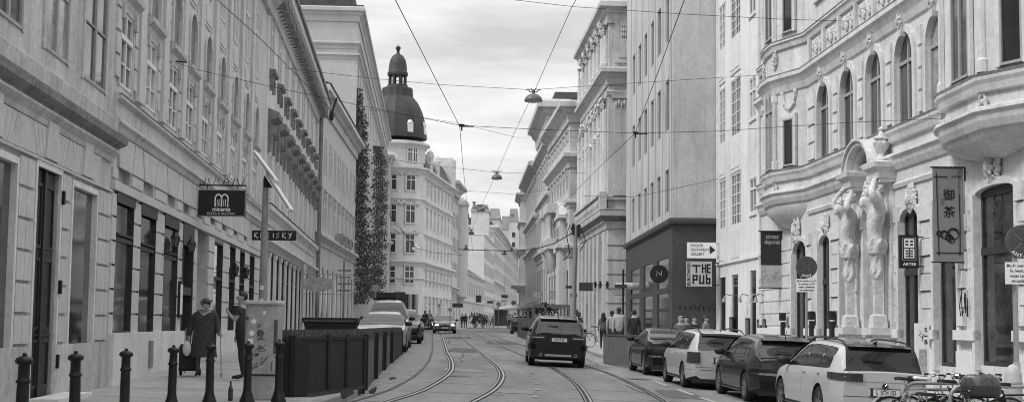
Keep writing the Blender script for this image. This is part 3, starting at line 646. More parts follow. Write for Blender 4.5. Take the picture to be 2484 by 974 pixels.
# --- L4
pa=LP(88.05); pb=(-13.06,118)
F=Fac('lower_apartment_house','lower plain pale house between the hooded facade and the ivy building',pa,pb,1.0); L4=F
ve=F.v(805,222,.6); vl=F.v(778,566,.3); vt1=F.v(800,300,0)
n=9; us=[lerp(1.8,F.L-1.8,i/(n-1)) for i in range(n)]
rows=[(vl+.6,2.1),(vl+4.2,2.2),(vl+7.6,1.9)]
rows=[(a,h) for a,h in rows if a+h<ve-1.2]
gho=[(u-.65,u+.65,.6,vl-1.9,.9) for u in us]
F.wall(ve,[(u-.5,u+.5,a,a+h) for u in us for a,h in rows]+gho,pl_l4,rev=.25)
for u in us:
    for a,h in rows: F.win(u,a,1.0,h,'cross',sur=.14,so=.05,rec=.05,gl=gl_d,surm=pl_l4,sill=False,hood='flat' if a==rows[0][0] else None)
for h in gho: simple_frame(F,h,fr_g,t=.03,w0=-.16,w1=-.06,bars=(.7,),panem=gl_d)
F.mold([(0,0),(F.L,0)],cprof(ve+.1,.75,1.3),pl_l4); F.mold([(0,0),(F.L,0)],cprof(vl+.1,.4,.7),pl_l4,'string_course')
b=MB(); b.poly([(0,-.8,ve+.14),(F.L,-.8,ve+.14),(F.L,6,ve+2.4),(0,6,ve+2.4)]); b.build('roof',roof_l,F.root)
for k,(px,py) in enumerate(((825,588),(836,596),(846,606))):
    u_,v_=F.uv(px,py,.3); b=MB(); b.fb(-.5,.5,0,.7,.0,.4); b.fb(-.3,.3,.1,.6,.4,.42)
    o=link('air_conditioner',b.mesh('air_conditioner',[grey]),None); pt=F.a+F.d*u_; o.matrix_world=Matrix.Translation((pt.x-F.inw.x*.15,pt.y,F.z0+vl+.12))@Matrix.Rotation(F.ang,4,'Z'); tag(o,'grey air-conditioner box on the ledge of the lower pale house, one of three','air conditioner','air conditioners on the ledge')
    q=MB(); q.lathe(0,0,[(.22,0),(.22,.02)],14); me=q.mesh('fan_grille',black); g_=link('fan_grille',me,o); g_.rotation_euler=(R(90),0,0); g_.location=(0,-.42,.35)
# --- L5: ivy building with blank firewall
F=Fac('ivy_covered_building','tall dull-grey block with blank side wall and ivy, behind the lower house',(-13.15,118.1),(-18.0,203),1.2); L5=F
vtop=P(858,16,117.6).z-F.z0
rows=[]; n=20; us=[lerp(2.5,F.L-2.5,i/(n-1)) for i in range(n)]
rows=[(4.0+4.1*k,2.3) for k in range(7) if 4.0+4.1*k+2.3<vtop-1.6]
F.wall(vtop,[(u-.6,u+.6,a,a+h) for u in us for a,h in rows],pl_l5,rev=.3,depth=16)
for u in us:
    for a,h in rows: F.win(u,a,1.2,h,'cross',sur=0,rec=.08,gl=gl_d,frm=fr_g,surm=pl_l5,sill=False)
v1,v2=P(843,104,118).z-F.z0,P(843,130,118).z-F.z0
F.mold([(0,-16),(0,0),(F.L,0)],cprof(v1+.1,.28,.6),pl_l5,'string_course'); F.mold([(0,-16),(0,0),(F.L,0)],cprof(v2,.22,.45),pl_l5,'string_course')
F.mold([(0,-16),(0,0),(F.L,0)],cprof(vtop,.6,1.2),pl_l5)
b=MB(); b.box(-.5,F.L,-.5,8,vtop+.03,vtop+.12); b.box(-.2,F.L,.3,8,vtop+.1,vtop+1.0); b.build('roof',roof_d,F.root)
# --- L6: sliver of a pale house
F=Fac('narrow_pale_house','narrow pale house in the gap before the domed corner house',(-17.55,203.3),(-17.9,209),1.3)
vt=F.v(950,345,.5)
F.wall(vt,[(2,3.2,a,a+2.4) for a in (5,9,13,17)],pl_far2,rev=.2)
for a in (5,9,13,17): F.win(2.6,a,1.2,2.4,'cross',surm=pl_far2,gl=gl_d)
F.mold([(0,-6),(0,0),(F.L,0)],cprof(vt+.2,.6,1.0),pl_far2); F.mold([(0,-6),(0,0),(F.L,0)],cprof(vt*.5,.6,.7),pl_far2,'string_course')
# ================= DOMED CORNER HOUSE =================
DY=211.0
def PX(px,D): return (px-1242)/FPX*D
cx=PX(958,DY); rad=4.35; z0=1.3
root=thing('domed_corner_house','ornate corner house with a dark ribbed dome and lantern on its round tower','building',(cx,DY,z0),0)
def zz(py,px=968,D=DY-rad): return P(px,py,D).z-z0
b=MB()
zt=zz(338); b.lathe(0,0,[(rad,-.8),(rad,zt)],40)
f2=[(rad*.93,-1.5),(7.9,2.5),(11.0,31)]                           # street wing, receding
def wing(b,x0,y0,x1,y1,z1,dep=10):
    d=Vector((x1-x0,y1-y0)).normalized(); n=Vector((-d.y,d.x))
    q=[(x0,y0),(x1,y1),(x1+n.x*dep,y1+n.y*dep),(x0+n.x*dep,y0+n.y*dep)]
    b.grid([[(x,y,-.8) for x,y in q],[(x,y,z1) for x,y in q]],closed=True,caps=True)
wx0,wy0=rad*.92,-1.0
wx1,wy1=PX(1098,243)-cx,243-DY
zw=zz(412,1040,210)
wing(b,wx0,wy0,wx1,wy1,zw)
b.box(-9,-rad*.8,-rad+.4,8,-.8,zz(400))
b.build('wall',pl_dome,root)
b=MB()
def ring(v,o,h): b.lathe(0,0,[(rad,v-h),(rad+o*.3,v-h*.8),(rad+o*.6,v-h*.35),(rad+o,v-h*.3),(rad+o,v-.02),(rad,v+.05)],40)
for py,o,h in ((343,.7,.9),(402,.8,1.0),(478,.35,.5),(630,.6,.9),(672,.25,.35)): ring(zz(py),o,h)
# the same cornices carried along the street wing
dwx=Vector((wx1-wx0,wy1-wy0)); wl=dwx.length; dwx.normalize()
T=Matrix.Translation((wx0,wy0,0))@Matrix.Rotation(math.atan2(dwx.y,dwx.x),4,'Z')
# plan normal of molding is outward = left normal of path in (u,w)
b.T=T
for py,o,h in ((425,1.0,1.2),(478,.35,.5),(560,.3,.5),(630,.7,1.0),(672,.25,.35)): b.molding([(0,.02),(wl,.02)],cprof(zz(py)if py!=425 else zw+.2,o,h))
b.T=None
b.build('cornice',pl_dome,root,smooth=True)
# windows: pairs round the tower, rows down the wing
wrows=[(zz(458),zz(424)),(zz(537),zz(497)),(zz(610),zz(567)),(zz(684),zz(645))]
def dwin(mx,h,w,tw=False):
    b=MB(); s=.16; b.mi=0
    b.fb(-w/2-s,w/2+s,-.25,-.05,0,.14); b.fb(-w/2-s,-w/2,-.05,h+s,0,.08); b.fb(w/2,w/2+s,-.05,h+s,0,.08); b.fb(-w/2-s,w/2+s,h,h+s,0,.09)
    b.fb(-w/2-s-.1,w/2+s+.1,h+s+.02,h+s+.2,0,.25)
    b.mi=1
    for x in ((-w/2,-w/2+.06),(w/2-.06,w/2),(-.05,.05)): b.fb(x[0],x[1],0,h,.03,.09)
    b.fb(-w/2,w/2,h*.68,h*.68+.1,.03,.1)
    p=MB(); p.fb(-w/2,w/2,0,h,.02,.05); return b.mesh('window',[pl_dome,fr_w]),p.mesh('pane',gl_d)
W1={}
def put_win(root,x,y,z,ang,h,w):
    k=(round(h,2),w)
    if k not in W1: W1[k]=dwin(None,h,w)
    o=link('window',W1[k][0],root,(x,y,z)); o.rotation_euler=(0,0,ang); link('pane',W1[k][1],o)
for a,c in wrows:
    for th in (-93,-55):
        x,y=rad*math.cos(R(th)),rad*math.sin(R(th)); put_win(root,x,y,a,R(th+90),c-a,1.55)
for th in (-58,-46): x,y=rad*math.cos(R(th)),rad*math.sin(R(th)); put_win(root,x,y,zz(388),R(th+90),zz(358)-zz(388),.7)
for a,c in wrows:
    for k in range(9):
        u=1.4+k*(wl-2.6)/8; p=T@Vector((u,0,0)); put_win(root,p.x,p.y,a,math.atan2(dwx.y,dwx.x),c-a,1.1)
for k in range(9):
    u=1.4+k*(wl-2.6)/8; p=T@Vector((u,0,0)); put_win(root,p.x,p.y,.9,math.atan2(dwx.y,dwx.x),3.6,1.9)
b=MB(); b.lathe(0,0,[(rad+.02,.2),(rad+.02,zz(712))],40,R(-100),R(-30)); b.build('shopfront',door_m,root)
b=MB()
for th in range(-98,-30,15):
    x,y=(rad+.1)*math.cos(R(th)),(rad+.1)*math.sin(R(th)); b.lathe(x,y,[(.28,-.5),(.28,zz(712))],8); b.cut()
b.build_each('pier',grey,root)
# stucco swags
b=MB()
for a,c in wrows[:3]:
    for th in (-75,-38): 
        for j in range(3): b.ell(((rad+.05)*math.cos(R(th+(j-1)*5)),(rad+.05)*math.sin(R(th+(j-1)*5)),c+.3+(.25 if j!=1 else 0)),(.35,.35,.3),6,4)
        b.cut()
b.build_each('stucco_ornament',pl_dome,root)
# mansard on the wing
b=MB(); b.T=T
b.grid([[(0,-.6,zw+.2),(wl,-.6,zw+.2)],[(0,1.0,zw+3.4),(wl,1.0,zw+3.4)],[(0,6,zw+4),(wl,6,zw+4)]]); b.poly([(0,-.6,zw+.2),(0,1,zw+3.4),(0,6,zw+4),(0,6,zw)]); b.build('mansard_roof',roof_d,root)
b=MB(); b.T=T
for u in (6,13,wl-4): b.box(u-.9,u+.9,-.5,3,zw+.3,zw+2.6); b.lathe(u,-.2,[(.7,zw+2.6),(.5,zw+3.3),(.1,zw+3.7)],8); b.cut()
b.box(wl-6,wl-1,-.6,4,zw,zw+5.0)
b.build_each('dormer',pl_dome,root)
# dome
dk=[(338,73),(332,72.5),(320,71),(305,69),(290,66),(275,61.5),(262,56),(250,49.5),(242,43),(236,37.5),(234,37),(216,36),(214,34)]
b=MB(); sc=(DY)/FPX
prof=[(r_*sc,zz(y_,D=DY)) for y_,r_ in dk]
K=48; rows=[]
for r_,z_ in prof:
    rows.append([((r_+(.10 if j%3==0 else 0))*math.cos(2*math.pi*j/K),(r_+(.10 if j%3==0 else 0))*math.sin(2*math.pi*j/K),z_) for j in range(K)])
b.grid(rows,closed=True,caps=True); b.build('dome',dome_m,root,smooth=True,angle=20)
b=MB()
b.lathe(0,0,[(26*sc,zz(216,D=DY)),(25*sc,zz(207,D=DY))],20)
for k in range(8):
    a=2*math.pi*(k+.5)/8; b.lathe(20*sc*math.cos(a),20*sc*math.sin(a),[(.22,zz(208,D=DY)),(.20,zz(180,D=DY))],8)
b.lathe(0,0,[(25*sc,zz(184,D=DY)),(25.5*sc,zz(178,D=DY)),(23*sc,zz(174,D=DY)),(22*sc,zz(160,D=DY)),(19*sc,zz(146,D=DY)),(13*sc,zz(136,D=DY)),(5*sc,zz(131,D=DY)),(3*sc,zz(126,D=DY)),(5*sc,zz(124,D=DY)),(2.5*sc,zz(121,D=DY))],24)
b.ell((0,0,zz(117,D=DY)),(6.5*sc,6.5*sc,5.5*sc),12,8); b.tube([(0,0,zz(113,D=DY)),(0,0,zz(108,D=DY))],.05)
b.build('dome_lantern',dome_m,root,smooth=True)
for th in (-58,-12):
    b=MB(); b.fb(-.45,.45,0,1.4,0,.5); b.lathe(0,-.25,[(.45,1.4),(.3,1.75),(.05,1.85)],10); r1=66*sc
    o=b.build('dome_dormer',fr_w,root); o.location=((r1-.1)*math.cos(R(th)),(r1-.1)*math.sin(R(th)),zz(318)); o.rotation_euler=(0,0,R(th+90))
# ================= RIGHT SIDE =================
def RPt(Y): return (11.7-.05*Y,Y)
F=Fac('art_nouveau_house','ornate light stucco house with rounded bay windows and a statue portal, right side',RPt(51.8),RPt(18),.48); R1=F
def uD(D): return (51.8-D)*1.00125
bay1=[(uD(49.9),0),(uD(49.5),.3),(uD(48.9),.5),(uD(48.0),.62),(uD(46.9),.62),(uD(45.1),0)]
bay2=[(uD(32.4),0),(uD(32.0),.3),(uD(31.5),.5),(uD(30.9),.66),(uD(28.6),.72),(uD(26.9),0)]
full=[(0,0)]+bay1+bay2+[(F.L,0)]
vA=F.v(2200,298,.15); vB=F.v(2285,338,.1); vC=F.v(2195,440,.05); vD=F.v(2100,66,.15); vE=F.v(1985,60,.1)
v0w=vA+.12
print('R1',vA,vB,vC,vD,vE)
wins=[]
for x0,x1,yt,yb in ((1990,2010,206,392),(2050,2071,168,360),(2114,2140,122,325),(2186,2218,72,286),(2262,2292,10,250)):
    u0,u1=F.u(x0,300),F.u(x1,300); wins.append((u0,u1,F.v((x0+x1)/2,yb)+.0,F.v((x0+x1)/2,yt)))
wv0=sum(h[2] for h in wins)/5; wv1=sum(h[3] for h in wins)/5; print('R1 wins',[(round(h[1]-h[0],2),round(h[2],2),round(h[3],2)) for h in wins])
cs=[(h[0]+h[1])/2 for h in wins]; cs=[lerp(cs[0],cs[-1],i/4)*.5+c*.5 for i,c in enumerate(cs)]
ww=1.38
gw=[(1928,1960,583,0),(1992,2018,569,0),(2046,2078,556,0),(2106,2152,507,1),(2190,2234,503,2),(2276,2326,470,3),(2376,2470,446,3)]
gho=[]
for x0,x1,yt,k in gw:
    xm=(x0+x1)/2; vt=F.v(xm,yt); vb_={0:.35,1:.02,2:.02,3:F.v(xm,888)}[k]
    gho.append((F.u(x0,650),F.u(x1,650),vb_,vt,(.45 if k<3 else .12)) if k!=1 else (F.u(x0,650),F.u(x1,650),vb_,vt,1.0))
up2=[(c-ww/2,c+ww/2,vE+.9,vE+4.0) for c in cs]
holes=[(c-ww/2,c+ww/2,wv0,wv1,1.0) for c in cs]+gho+up2
F.wall(vE+6.5,holes,pl_r1,rev=.2)
b=MB()
for bay in (bay1,bay2):                                          # the swelling corbels
    uc=(bay[0][0]+bay[-1][0])/2; rows=[]
    bay_f=[]
    for p,q in zip(bay,bay[1:]):
        for k in range(3): bay_f.append((lerp(p[0],q[0],k/3),lerp(p[1],q[1],k/3)))
    bay_f.append(bay[-1])
    b.grid([[(u,-w_,vB-.3) for u,w_ in bay],[(u,-w_,vE+6) for u,w_ in bay]])
    for k in range(9):
        t=k/8; s=math.cos(t*math.pi/2)**.75; rows.append([(uc+(u-uc)*(.10+.90*s),-w_*(.05+.95*s)-.0,vB-.3-t*(.8 if bay is bay1 else .52)) for u,w_ in bay_f])
    b.grid(rows); b.cut()
b.build_each('bay',pl_r1,F.root,smooth=True,angle=50)
W1r=dict(gl=gl_d,frm=fr_g,surm=pl_r1)
for c in cs: F.win(c,wv0,ww,wv1-wv0,'cross',sur=.2,so=.07,rec=.14,gl=gl_m,frm=fr_g,surm=pl_r1,hood='key',arch=1)
for c in cs: F.win(c,vE+.9,ww,3.1,'cross',sur=.2,so=.06,rec=.12,gl=gl_m,frm=fr_g,surm=pl_r1,hood='key')
def on_face(F,p,q,t,vb,w,h,**k):
    u,w_=lerp(p[0],q[0],t),lerp(p[1],q[1],t); return F.win(u,vb,w,h,wo=w_+k.pop('wp',.02),ang=math.atan2(-(q[1]-p[1]),q[0]-p[0]),**k)
kk=dict(rec=-.01,sur=.14,so=.08,frm=fr_g,surm=pl_r1,sill=False)
for bay in (bay1,bay2):
    for vb_,h in ((vA+.15,2.6),(vE+.3,3.0)):
        on_face(F,bay[-2],bay[-1],.46,vb_,.60,1.55 if h<2.8 else 2.6,gl=gl_d,style='plain',**kk)
        on_face(F,bay[3],bay[4],.5,vb_,1.05,h+.3,gl=gl_m,style='cross',**kk)
        on_face(F,bay[1],bay[3],.5,vb_,.5,h+.3,gl=gl_m,style='plain',**kk)
# cornices that run round the bays
F.mold(full,[(0,vA-.32),(.10,vA-.30),(.14,vA-.16),(.19,vA-.08),(.20,vA-.01),(.0,vA+.06)],pl_r1,'ledge')
F.mold(full,[(0,vB-.34),(.06,vB-.32),(.13,vB-.18),(.16,vB-.05),(.23,vB+.0),(.22,vB+.07),(0,vB+.14)],pl_r1)
F.mold(full,[(0,vD-.55),(.06,vD-.5),(.12,vD-.3),(.2,vD-.16),(.28,vD-.08),(.28,vD+.04),(0,vD+.12)],pl_r1)
F.mold(full,[(0,vE-.22),(.08,vE-.2),(.12,vE-.06),(.18,vE),(.17,vE+.06),(0,vE+.1)],pl_r1,'ledge')
b=MB()
b.molding(full,[(.0,vA+.05),(.195,vA-.0),(.205,vA+.055),(.0,vA+.11)]); b.molding(full,[(.0,vE+.09),(.175,vE+.05),(.185,vE+.10),(0,vE+.15)]); b.molding(full,[(.0,vD+.12),(.275,vD+.035),(.285,vD+.085),(0,vD+.18)])
b.build('ledge_flashing',ledge_d,F.root)
F.mold([bay1[-1],bay2[0]],[(0,vC-.1),(.05,vC-.1),(.08,vC),(.04,vC+.05),(0,vC+.05)],pl_r1,'string_course')
# first floor block courses, ground floor toothed blocks
b=MB(); wh=[(c-ww/2-.34,c+ww/2+.34,wv0-1,wv1+.55) for c in cs]
blocks(b,bay1[-1][0]+.05,bay2[0][0]-.05,vA+.15,vD-.75,.56,wh,off=.055,gap=.085,jn=.62,joint=.03)
b.build('block_course',pl_r1s,F.root)
b=MB(); gtop=F.v(2200,520)
edges=[0.05]+sum([[h[0]-.06,h[1]+.06] for h in gho],[])+[F.L]
for i in range(0,len(edges)-1,2):
    a,c=edges[i],edges[i+1]
    if c-a<.15: continue
    k=0; v=1.5 if i not in (6,8) else 1.6
    while v<gtop-.1:
        t=.05 if k%2 else .10; x=.0 if k%2 else .0
        if c-a<1.1: b.fb(a+.02,c-.02,v+.015,v+.40,.001,t)
        else:
            b.fb(a+.0,a+(.5 if k%2 else .38),v+.015,v+.40,.001,t); b.fb(c-(.5 if k%2 else .38),c,v+.015,v+.40,.001,t)
            if c-a>1.5: b.fb(a+.56,c-.56,v+.015,v+.40,.001,.035)
        v+=.42; k+=1
    b.cut()
b.build_each('block_course',pl_r1s,F.root)
b=MB()
for i in range(0,len(edges)-1,2):
    a,c=edges[i],edges[i+1]
    if c-a>.15: b.fb(a-.05,c+.05,-.6,.42,.001,.16); b.fb(a-.02,c+.02,.42,.95,.001,.12); b.fb(a-.06,c+.06,1.2,1.42,.001,.17); b.cut()
b.build_each('pier_base',plinth_m,F.root)
# deep frames, doors, windows of the ground floor
for i,h in enumerate(gho):
    b=MB(); q=h[:4]
    if i==3:
        b.fb(q[0],q[1],-.2,q[3],-.2,-.17); b.build('porch_back',mat('porch_wall',.3,var=.2,scale=1),F.root); continue
    ar=h[4]; r=(q[1]-q[0])/2; cy=q[3]-r*ar; s=.16
    b.fb(q[0]-s,q[0],q[2]-.1,cy,.001,.13); b.fb(q[1],q[1]+s,q[2]-.1,cy,.001,.08)
    for k in range(10):
        a0,a1=math.pi*k/10,math.pi*(k+1)/10
        b.prism([((q[0]+q[1])/2+(r+o_)*math.cos(a),cy+(r*ar+o_)*math.sin(a)) for a,o_ in ((a0,0),(a0,s),(a1,s),(a1,0))],.001,.08)
    fo=b.build('window_surround' if i!=4 else 'door_surround',pl_r1s,F.root)
    b=MB(); t=.09; b.fb(q[0],q[0]+t,q[2],q[3],-.13,-.06); b.fb(q[1]-t,q[1],q[2],q[3],-.13,-.06); b.fb(q[0],q[1],q[3]-t-.1,q[3],-.13,-.056); b.fb(q[0],q[1],q[2],q[2]+t,-.13,-.056)
    b.fb(q[0],q[1],lerp(q[2],q[3],.62),lerp(q[2],q[3],.62)+.16,-.13,-.04)
    if i in(0,1,2,4): b.fb((q[0]+q[1])/2-.05,(q[0]+q[1])/2+.05,q[2],q[3],-.13,-.05)
    w_=b.build('window' if i!=4 else 'door',fr_d,F.root); p=MB(); p.poly([(q[0],.10,q[2]),(q[1],.10,q[2]),(q[1],.10,q[3]),(q[0],.10,q[3])]); p.build('pane',gl_s if i>3 else gl_d,w_)
# carved ornament: garlands and shells over openings, corbel clusters, capitals on bays, panels between ledges
def clump(b,c,sx,sy,sz,n,seed=0,r=.1):
    rnd=random.Random(seed)
    for _ in range(n):
        a=rnd.random()*6.28; q=rnd.random()**.5; rr=r*rnd.uniform(.5,1.15)
        b.ell((c[0]+sx*q*math.cos(a),c[1]-sy*(1-q)*rnd.uniform(.5,1),c[2]+sz*q*math.sin(a)),(rr,rr,rr*rnd.uniform(.7,1.5)),6,4)
for i,(px,py,sx,sz) in enumerate(((1925,556,.55,.6),(1997,543,.32,.42),(2202,480,.42,.42),(2396,398,.55,.45))):
    u_,v_=F.uv(px,py,.15); b=MB(); clump(b,(u_,-.06,v_),sx*.8,.16,sz*.8,120,i,.055); b.ell((u_,-.16,v_-.05),(.10,.09,.15),8,6)
    b.build('carved_garland',stone,F.root,smooth=True)
for bay in (bay1,bay2):
    for j,vb_ in enumerate((vA-1.05,vE-.85)):
        for p in (bay[4],bay[2]):
            b=MB(); clump(b,(p[0],-p[1]-.02,vb_+.4),.2,.08,.38,60,j,.045); b.build('carved_capital',stone,F.root,smooth=True)
    p,q=bay[-2],bay[-1]; m_=(lerp(p[0],q[0],.46),lerp(p[1],q[1],.46)); b=MB(); a=math.atan2(-(q[1]-p[1]),q[0]-p[0])
    b.T=Matrix.Translation((m_[0],-m_[1]-.01,vA+2.55))@Matrix.Rotation(a,4,'Z')
    rg=[[((.30+o)*math.cos(t*math.pi/8),-y,(.45+o)*math.sin(t*math.pi/8)) for t in range(16)] for o,y in ((0,.0),(0,.06),(.1,.08),(.12,0))]
    b.grid(rg,closed=True); 
    for t in range(0,16,2): b.ell(((.38)*math.cos(t*math.pi/8),-.05,(.53)*math.sin(t*math.pi/8)),(.08,.06,.08),6,4)
    b.build('cartouche',stone,F.root,smooth=True)
    b=MB()
    for p in (bay[4],bay[2]):
        b.T=None; b.lathe(p[0],-p[1],[(.14,vA+.1),(.14,vA+.35),(.10,vA+.4),(.10,vD-.85),(.15,vD-.75),(.15,vD-.56)],10); b.lathe(p[0],-p[1],[(.12,vE+.1),(.12,vE+6)],10)
    b.build('bay_pilaster',pl_r1,F.root)
k=0; m_=[bay1[-1][0]+.5+(bay2[0][0]-bay1[-1][0]-1)*i/7 for i in range(8)]
for a,c in zip(m_,m_[1:]):
    b=MB(); b.fb(a+.12,c-.12,vD+.25,vE-.3,.001,.03)
    rnd=random.Random(k); k+=1
    for j in range(16):
        t=j/15; b.ell((lerp(a+.35,c-.35,t),-.05,(vD+vE)/2+.16*math.sin(t*12.5)),(.09,.05,.1),6,4)
    b.build('stucco_panel',stone,F.root)
    b=MB(); b.fb(a-.09,a+.09,vD+.14,vE-.2,.001,.12); b.build('parapet_pier',pl_r1,F.root)
# --- statue portal
pu=(gho[3][0]+gho[3][1])/2
b=MB(); vt=F.v(2120,436,.4)
hw=1.25
for sx in (-1,1):
    b.fb(pu+sx*hw-.34,pu+sx*hw+.34,-.6,1.3,.001,.62); b.fb(pu+sx*hw-.40,pu+sx*hw+.40,1.27,1.45,.002,.70); b.fb(pu+sx*hw-.25,pu+sx*hw+.25,1.45,vt,.001,.12); b.cut()
b.build_each('portal_pier',pl_r1s,F.root)
def shell(b,u0,u1,v0,v1,w0,w1): b.fb(u0,u1,v0,v1,w0,w1)
b=MB()
for sx in (-1,1):
    c=pu+sx*hw; b.molding([(c-.36,-.02),(c-.36,.42),(c+.36,.42),(c+.36,-.02)],[(0,vt),(.04,vt),(.07,vt+.2),(.18,vt+.28),(.2,vt+.4),(0,vt+.45)]); b.fb(c-.36,c+.36,vt-.1,vt+.4,0,.42)
r0=hw-.36; K=14; cy=vt+.36
for o0,o1,w1 in ((.0,.12,.35),(.12,.30,.55),(.30,.38,.62)):
    for k in range(K):
        a0,a1=math.pi*k/K,math.pi*(k+1)/K
        b.prism([(pu+(r0+o)*math.cos(a),cy+(r0+o)*.66*math.sin(a)) for a,o in ((a0,o0),(a0,o1),(a1,o1),(a1,o0))],.001,w1)
b.build('arched_pediment',pl_r1,F.root,smooth=True,angle=40)
b=MB()
for k in range(10):
    a0,a1=math.pi*k/10,math.pi*(k+1)/10; r=.82
    b.prism([(pu+(r+o)*math.cos(a),gho[3][3]-r*.6+(r+o)*math.sin(a)) for a,o in ((a0,0),(a0,.2),(a1,.2),(a1,0))],.001,.2)
b.fb(pu-.98,pu-.82,1.45,gho[3][3]-.5,.001,.14); b.fb(pu+.82,pu+.98,1.45,gho[3][3]-.5,.001,.14)
clump(b,(pu,-.2,vt-.1),.22,.15,.3,24,3,.08)
b.build('portal_arch',pl_r1s,F.root)
for sx in (-1,1):
    b=MB(); b.lathe(pu+sx*hw,-.25,[(r_*.75,vt+.42+z_*.72) for r_,z_ in ((.24,0),(.24,.14),(.12,.22),(.10,.34),(.26,.59),(.3,.74),(.18,.80),(.26,.89),(.1,1.04),(.07,1.16),(.11,1.24),(.02,1.34))],14)
    for a in (0,math.pi): b.ell((pu+sx*hw+.24*math.cos(a),-.25,vt+.92),(.09,.05,.07),6,4)
    b.build('urn',stone,F.root,smooth=True)
PORT=(pu,hw,vt)
# --- R2 white house
F=Fac('white_plain_house','plain white house with tall gridded windows right of the dark gallery building',(8.7,60),(9.1,51.85),.45); R2=F
cols=[(1746,1760,'six'),(1774,1797,'six'),(1819,1834,'cross')]
rows_=[(50,130,1752),(212,355,1752),(435,585,1752)]
r6=[(F.v(1786,88),F.v(1786,-25)),(F.v(1786,328),F.v(1786,190)),(F.v(1786,545),F.v(1786,420))]
r6=[(a,c) for a,c in r6]
h=[]
uw=[]
for x0,x1,st in cols: uw.append((F.u(x0,300),F.u(x1,300),st))
print('R2',F.L,uw,r6)
for u0,u1,st in uw:
    for j,(a,c) in enumerate(r6): h.append((u0,u1,a+(0 if st=='six' else .25),c-(.0 if st=='six' else .5)))
gr=[(F.u(x0,700),F.u(x1,700),.3,F.v((x0+x1)/2,yt)) for x0,x1,yt in ((1745,1760,672),(1775,1790,665),(1820,1834,655))]
F.wall(19,h+gr,pl_r2,rev=.22,depth=12)
k=0
for u0,u1,st in uw:
    for a,c in r6: q=h[k]; F.win((q[0]+q[1])/2,q[2],q[1]-q[0],q[3]-q[2],st,sur=.05,so=.02,rec=.07,gl=gl_m,frm=fr_w,surm=pl_r2,sill=(st!='six')); k+=1
b=MB()
for u0,u1,st in uw[:2]:
    for a,c in r6:
        b.fb(u0,u1,a-1.45,a-.06,.001,.05); b.fb(u0+.12,(u0+u1)/2-.04,a-1.3,a-.2,.05,.075); b.fb((u0+u1)/2+.04,u1-.12,a-1.3,a-.2,.05,.075); b.cut()
b.build_each('spandrel_panel',fr_w,F.root)
for q in gr: simple_frame(F,q,fr_w,t=.04,w0=-.18,w1=-.06,bars=(.45,.7),mull=(.5,),panem=gl_d)
b=MB(); b.fb(0,.12,-.5,19,.001,.06); b.fb(F.L-.1,F.L,-.5,19,.001,.06); b.build('corner_strip',pl_r2,F.root)
b=MB(); v_=F.v(1760,640); b.fb(0,F.L,v_,v_+.12,.001,.08); b.build('string_course',pl_r2,F.root)
# --- R3 gallery building: dark base, smooth upper floors
F=Fac('gallery_building','smooth modern block with dark tiled ground floor and the two gallery and pub signs',(6.45,80),(6.8,60.05),.62); R3=F
vd=F.v(1635,534); 
cx_=[1537,1552,1566,1582,1598,1618]
uu=[F.u(p,300) for p in cx_]; uu=[lerp(uu[0],uu[-1],i/5)*.5+u*.5 for i,u in enumerate(uu)]
rr=[(F.v(1618,318),F.v(1618,196)),(F.v(1618,106),F.v(1618,-10)),(F.v(1618,515),F.v(1618,412))]
print('R3',F.L,uu,rr,vd)
h=[(u-.6,u+.6,a,c) for u in uu for a,c in rr]
sid=MB()
F.wall(20,h,pl_r3,v0=vd,rev=.28,depth=14,name='wall')
for u in uu:
    for a,c in rr: F.win(u,a,1.2,c-a,'plain',sur=0,rec=.13,gl=gl_d,frm=fr_g,surm=pl_r3,sill=False)
gx=[(1530,1551),(1561,1583),(1594,1622)]
lo=[]
for x0,x1 in gx:
    u0,u1=F.u(x0,720),F.u(x1,720); lo.append((u0,u1,F.v(1608,698),F.v(1608,628))); lo.append((u0,u1,.02,F.v(1608,712)))
F.wall(vd,lo,dk_r3,rev=.3,depth=14,name='ground_floor')
for q in lo: simple_frame(F,q,black,t=.05,w0=-.22,w1=-.08,bars=(.85,) if q[2]<.1 else (),panem=gl_s if q[2]<.1 else gl_m)
b=MB(); b.molding([(0,0),(F.L,0),(F.L,-14)],[(.0,vd-.12),(.16,vd-.1),(.18,vd+.02),(.16,vd+.12),(0,vd+.16)]); b.build('ledge',dk_r3,F.root)
b=MB()
for i in range(len(uu)+1):
    um=(uu[i]+uu[i-1])/2 if 0<i<len(uu) else (uu[0]-1.3 if i==0 else uu[-1]+1.0)
    b.fb(um-.025,um+.025,vd+.2,20,.001,.012)
b.box(F.L+.001,F.L+.012,2.35,2.40,vd+.2,20); b.fb(F.L-.35,F.L-.3,vd+.2,20,.001,.012)
b.build('panel_joint',mat('joint_grey',.2,var=.1),F.root)
b=MB(); b.box(F.L+.001,F.L+.10,2.05,3.0,.02,3.1); b.build('side_door',black,F.root)
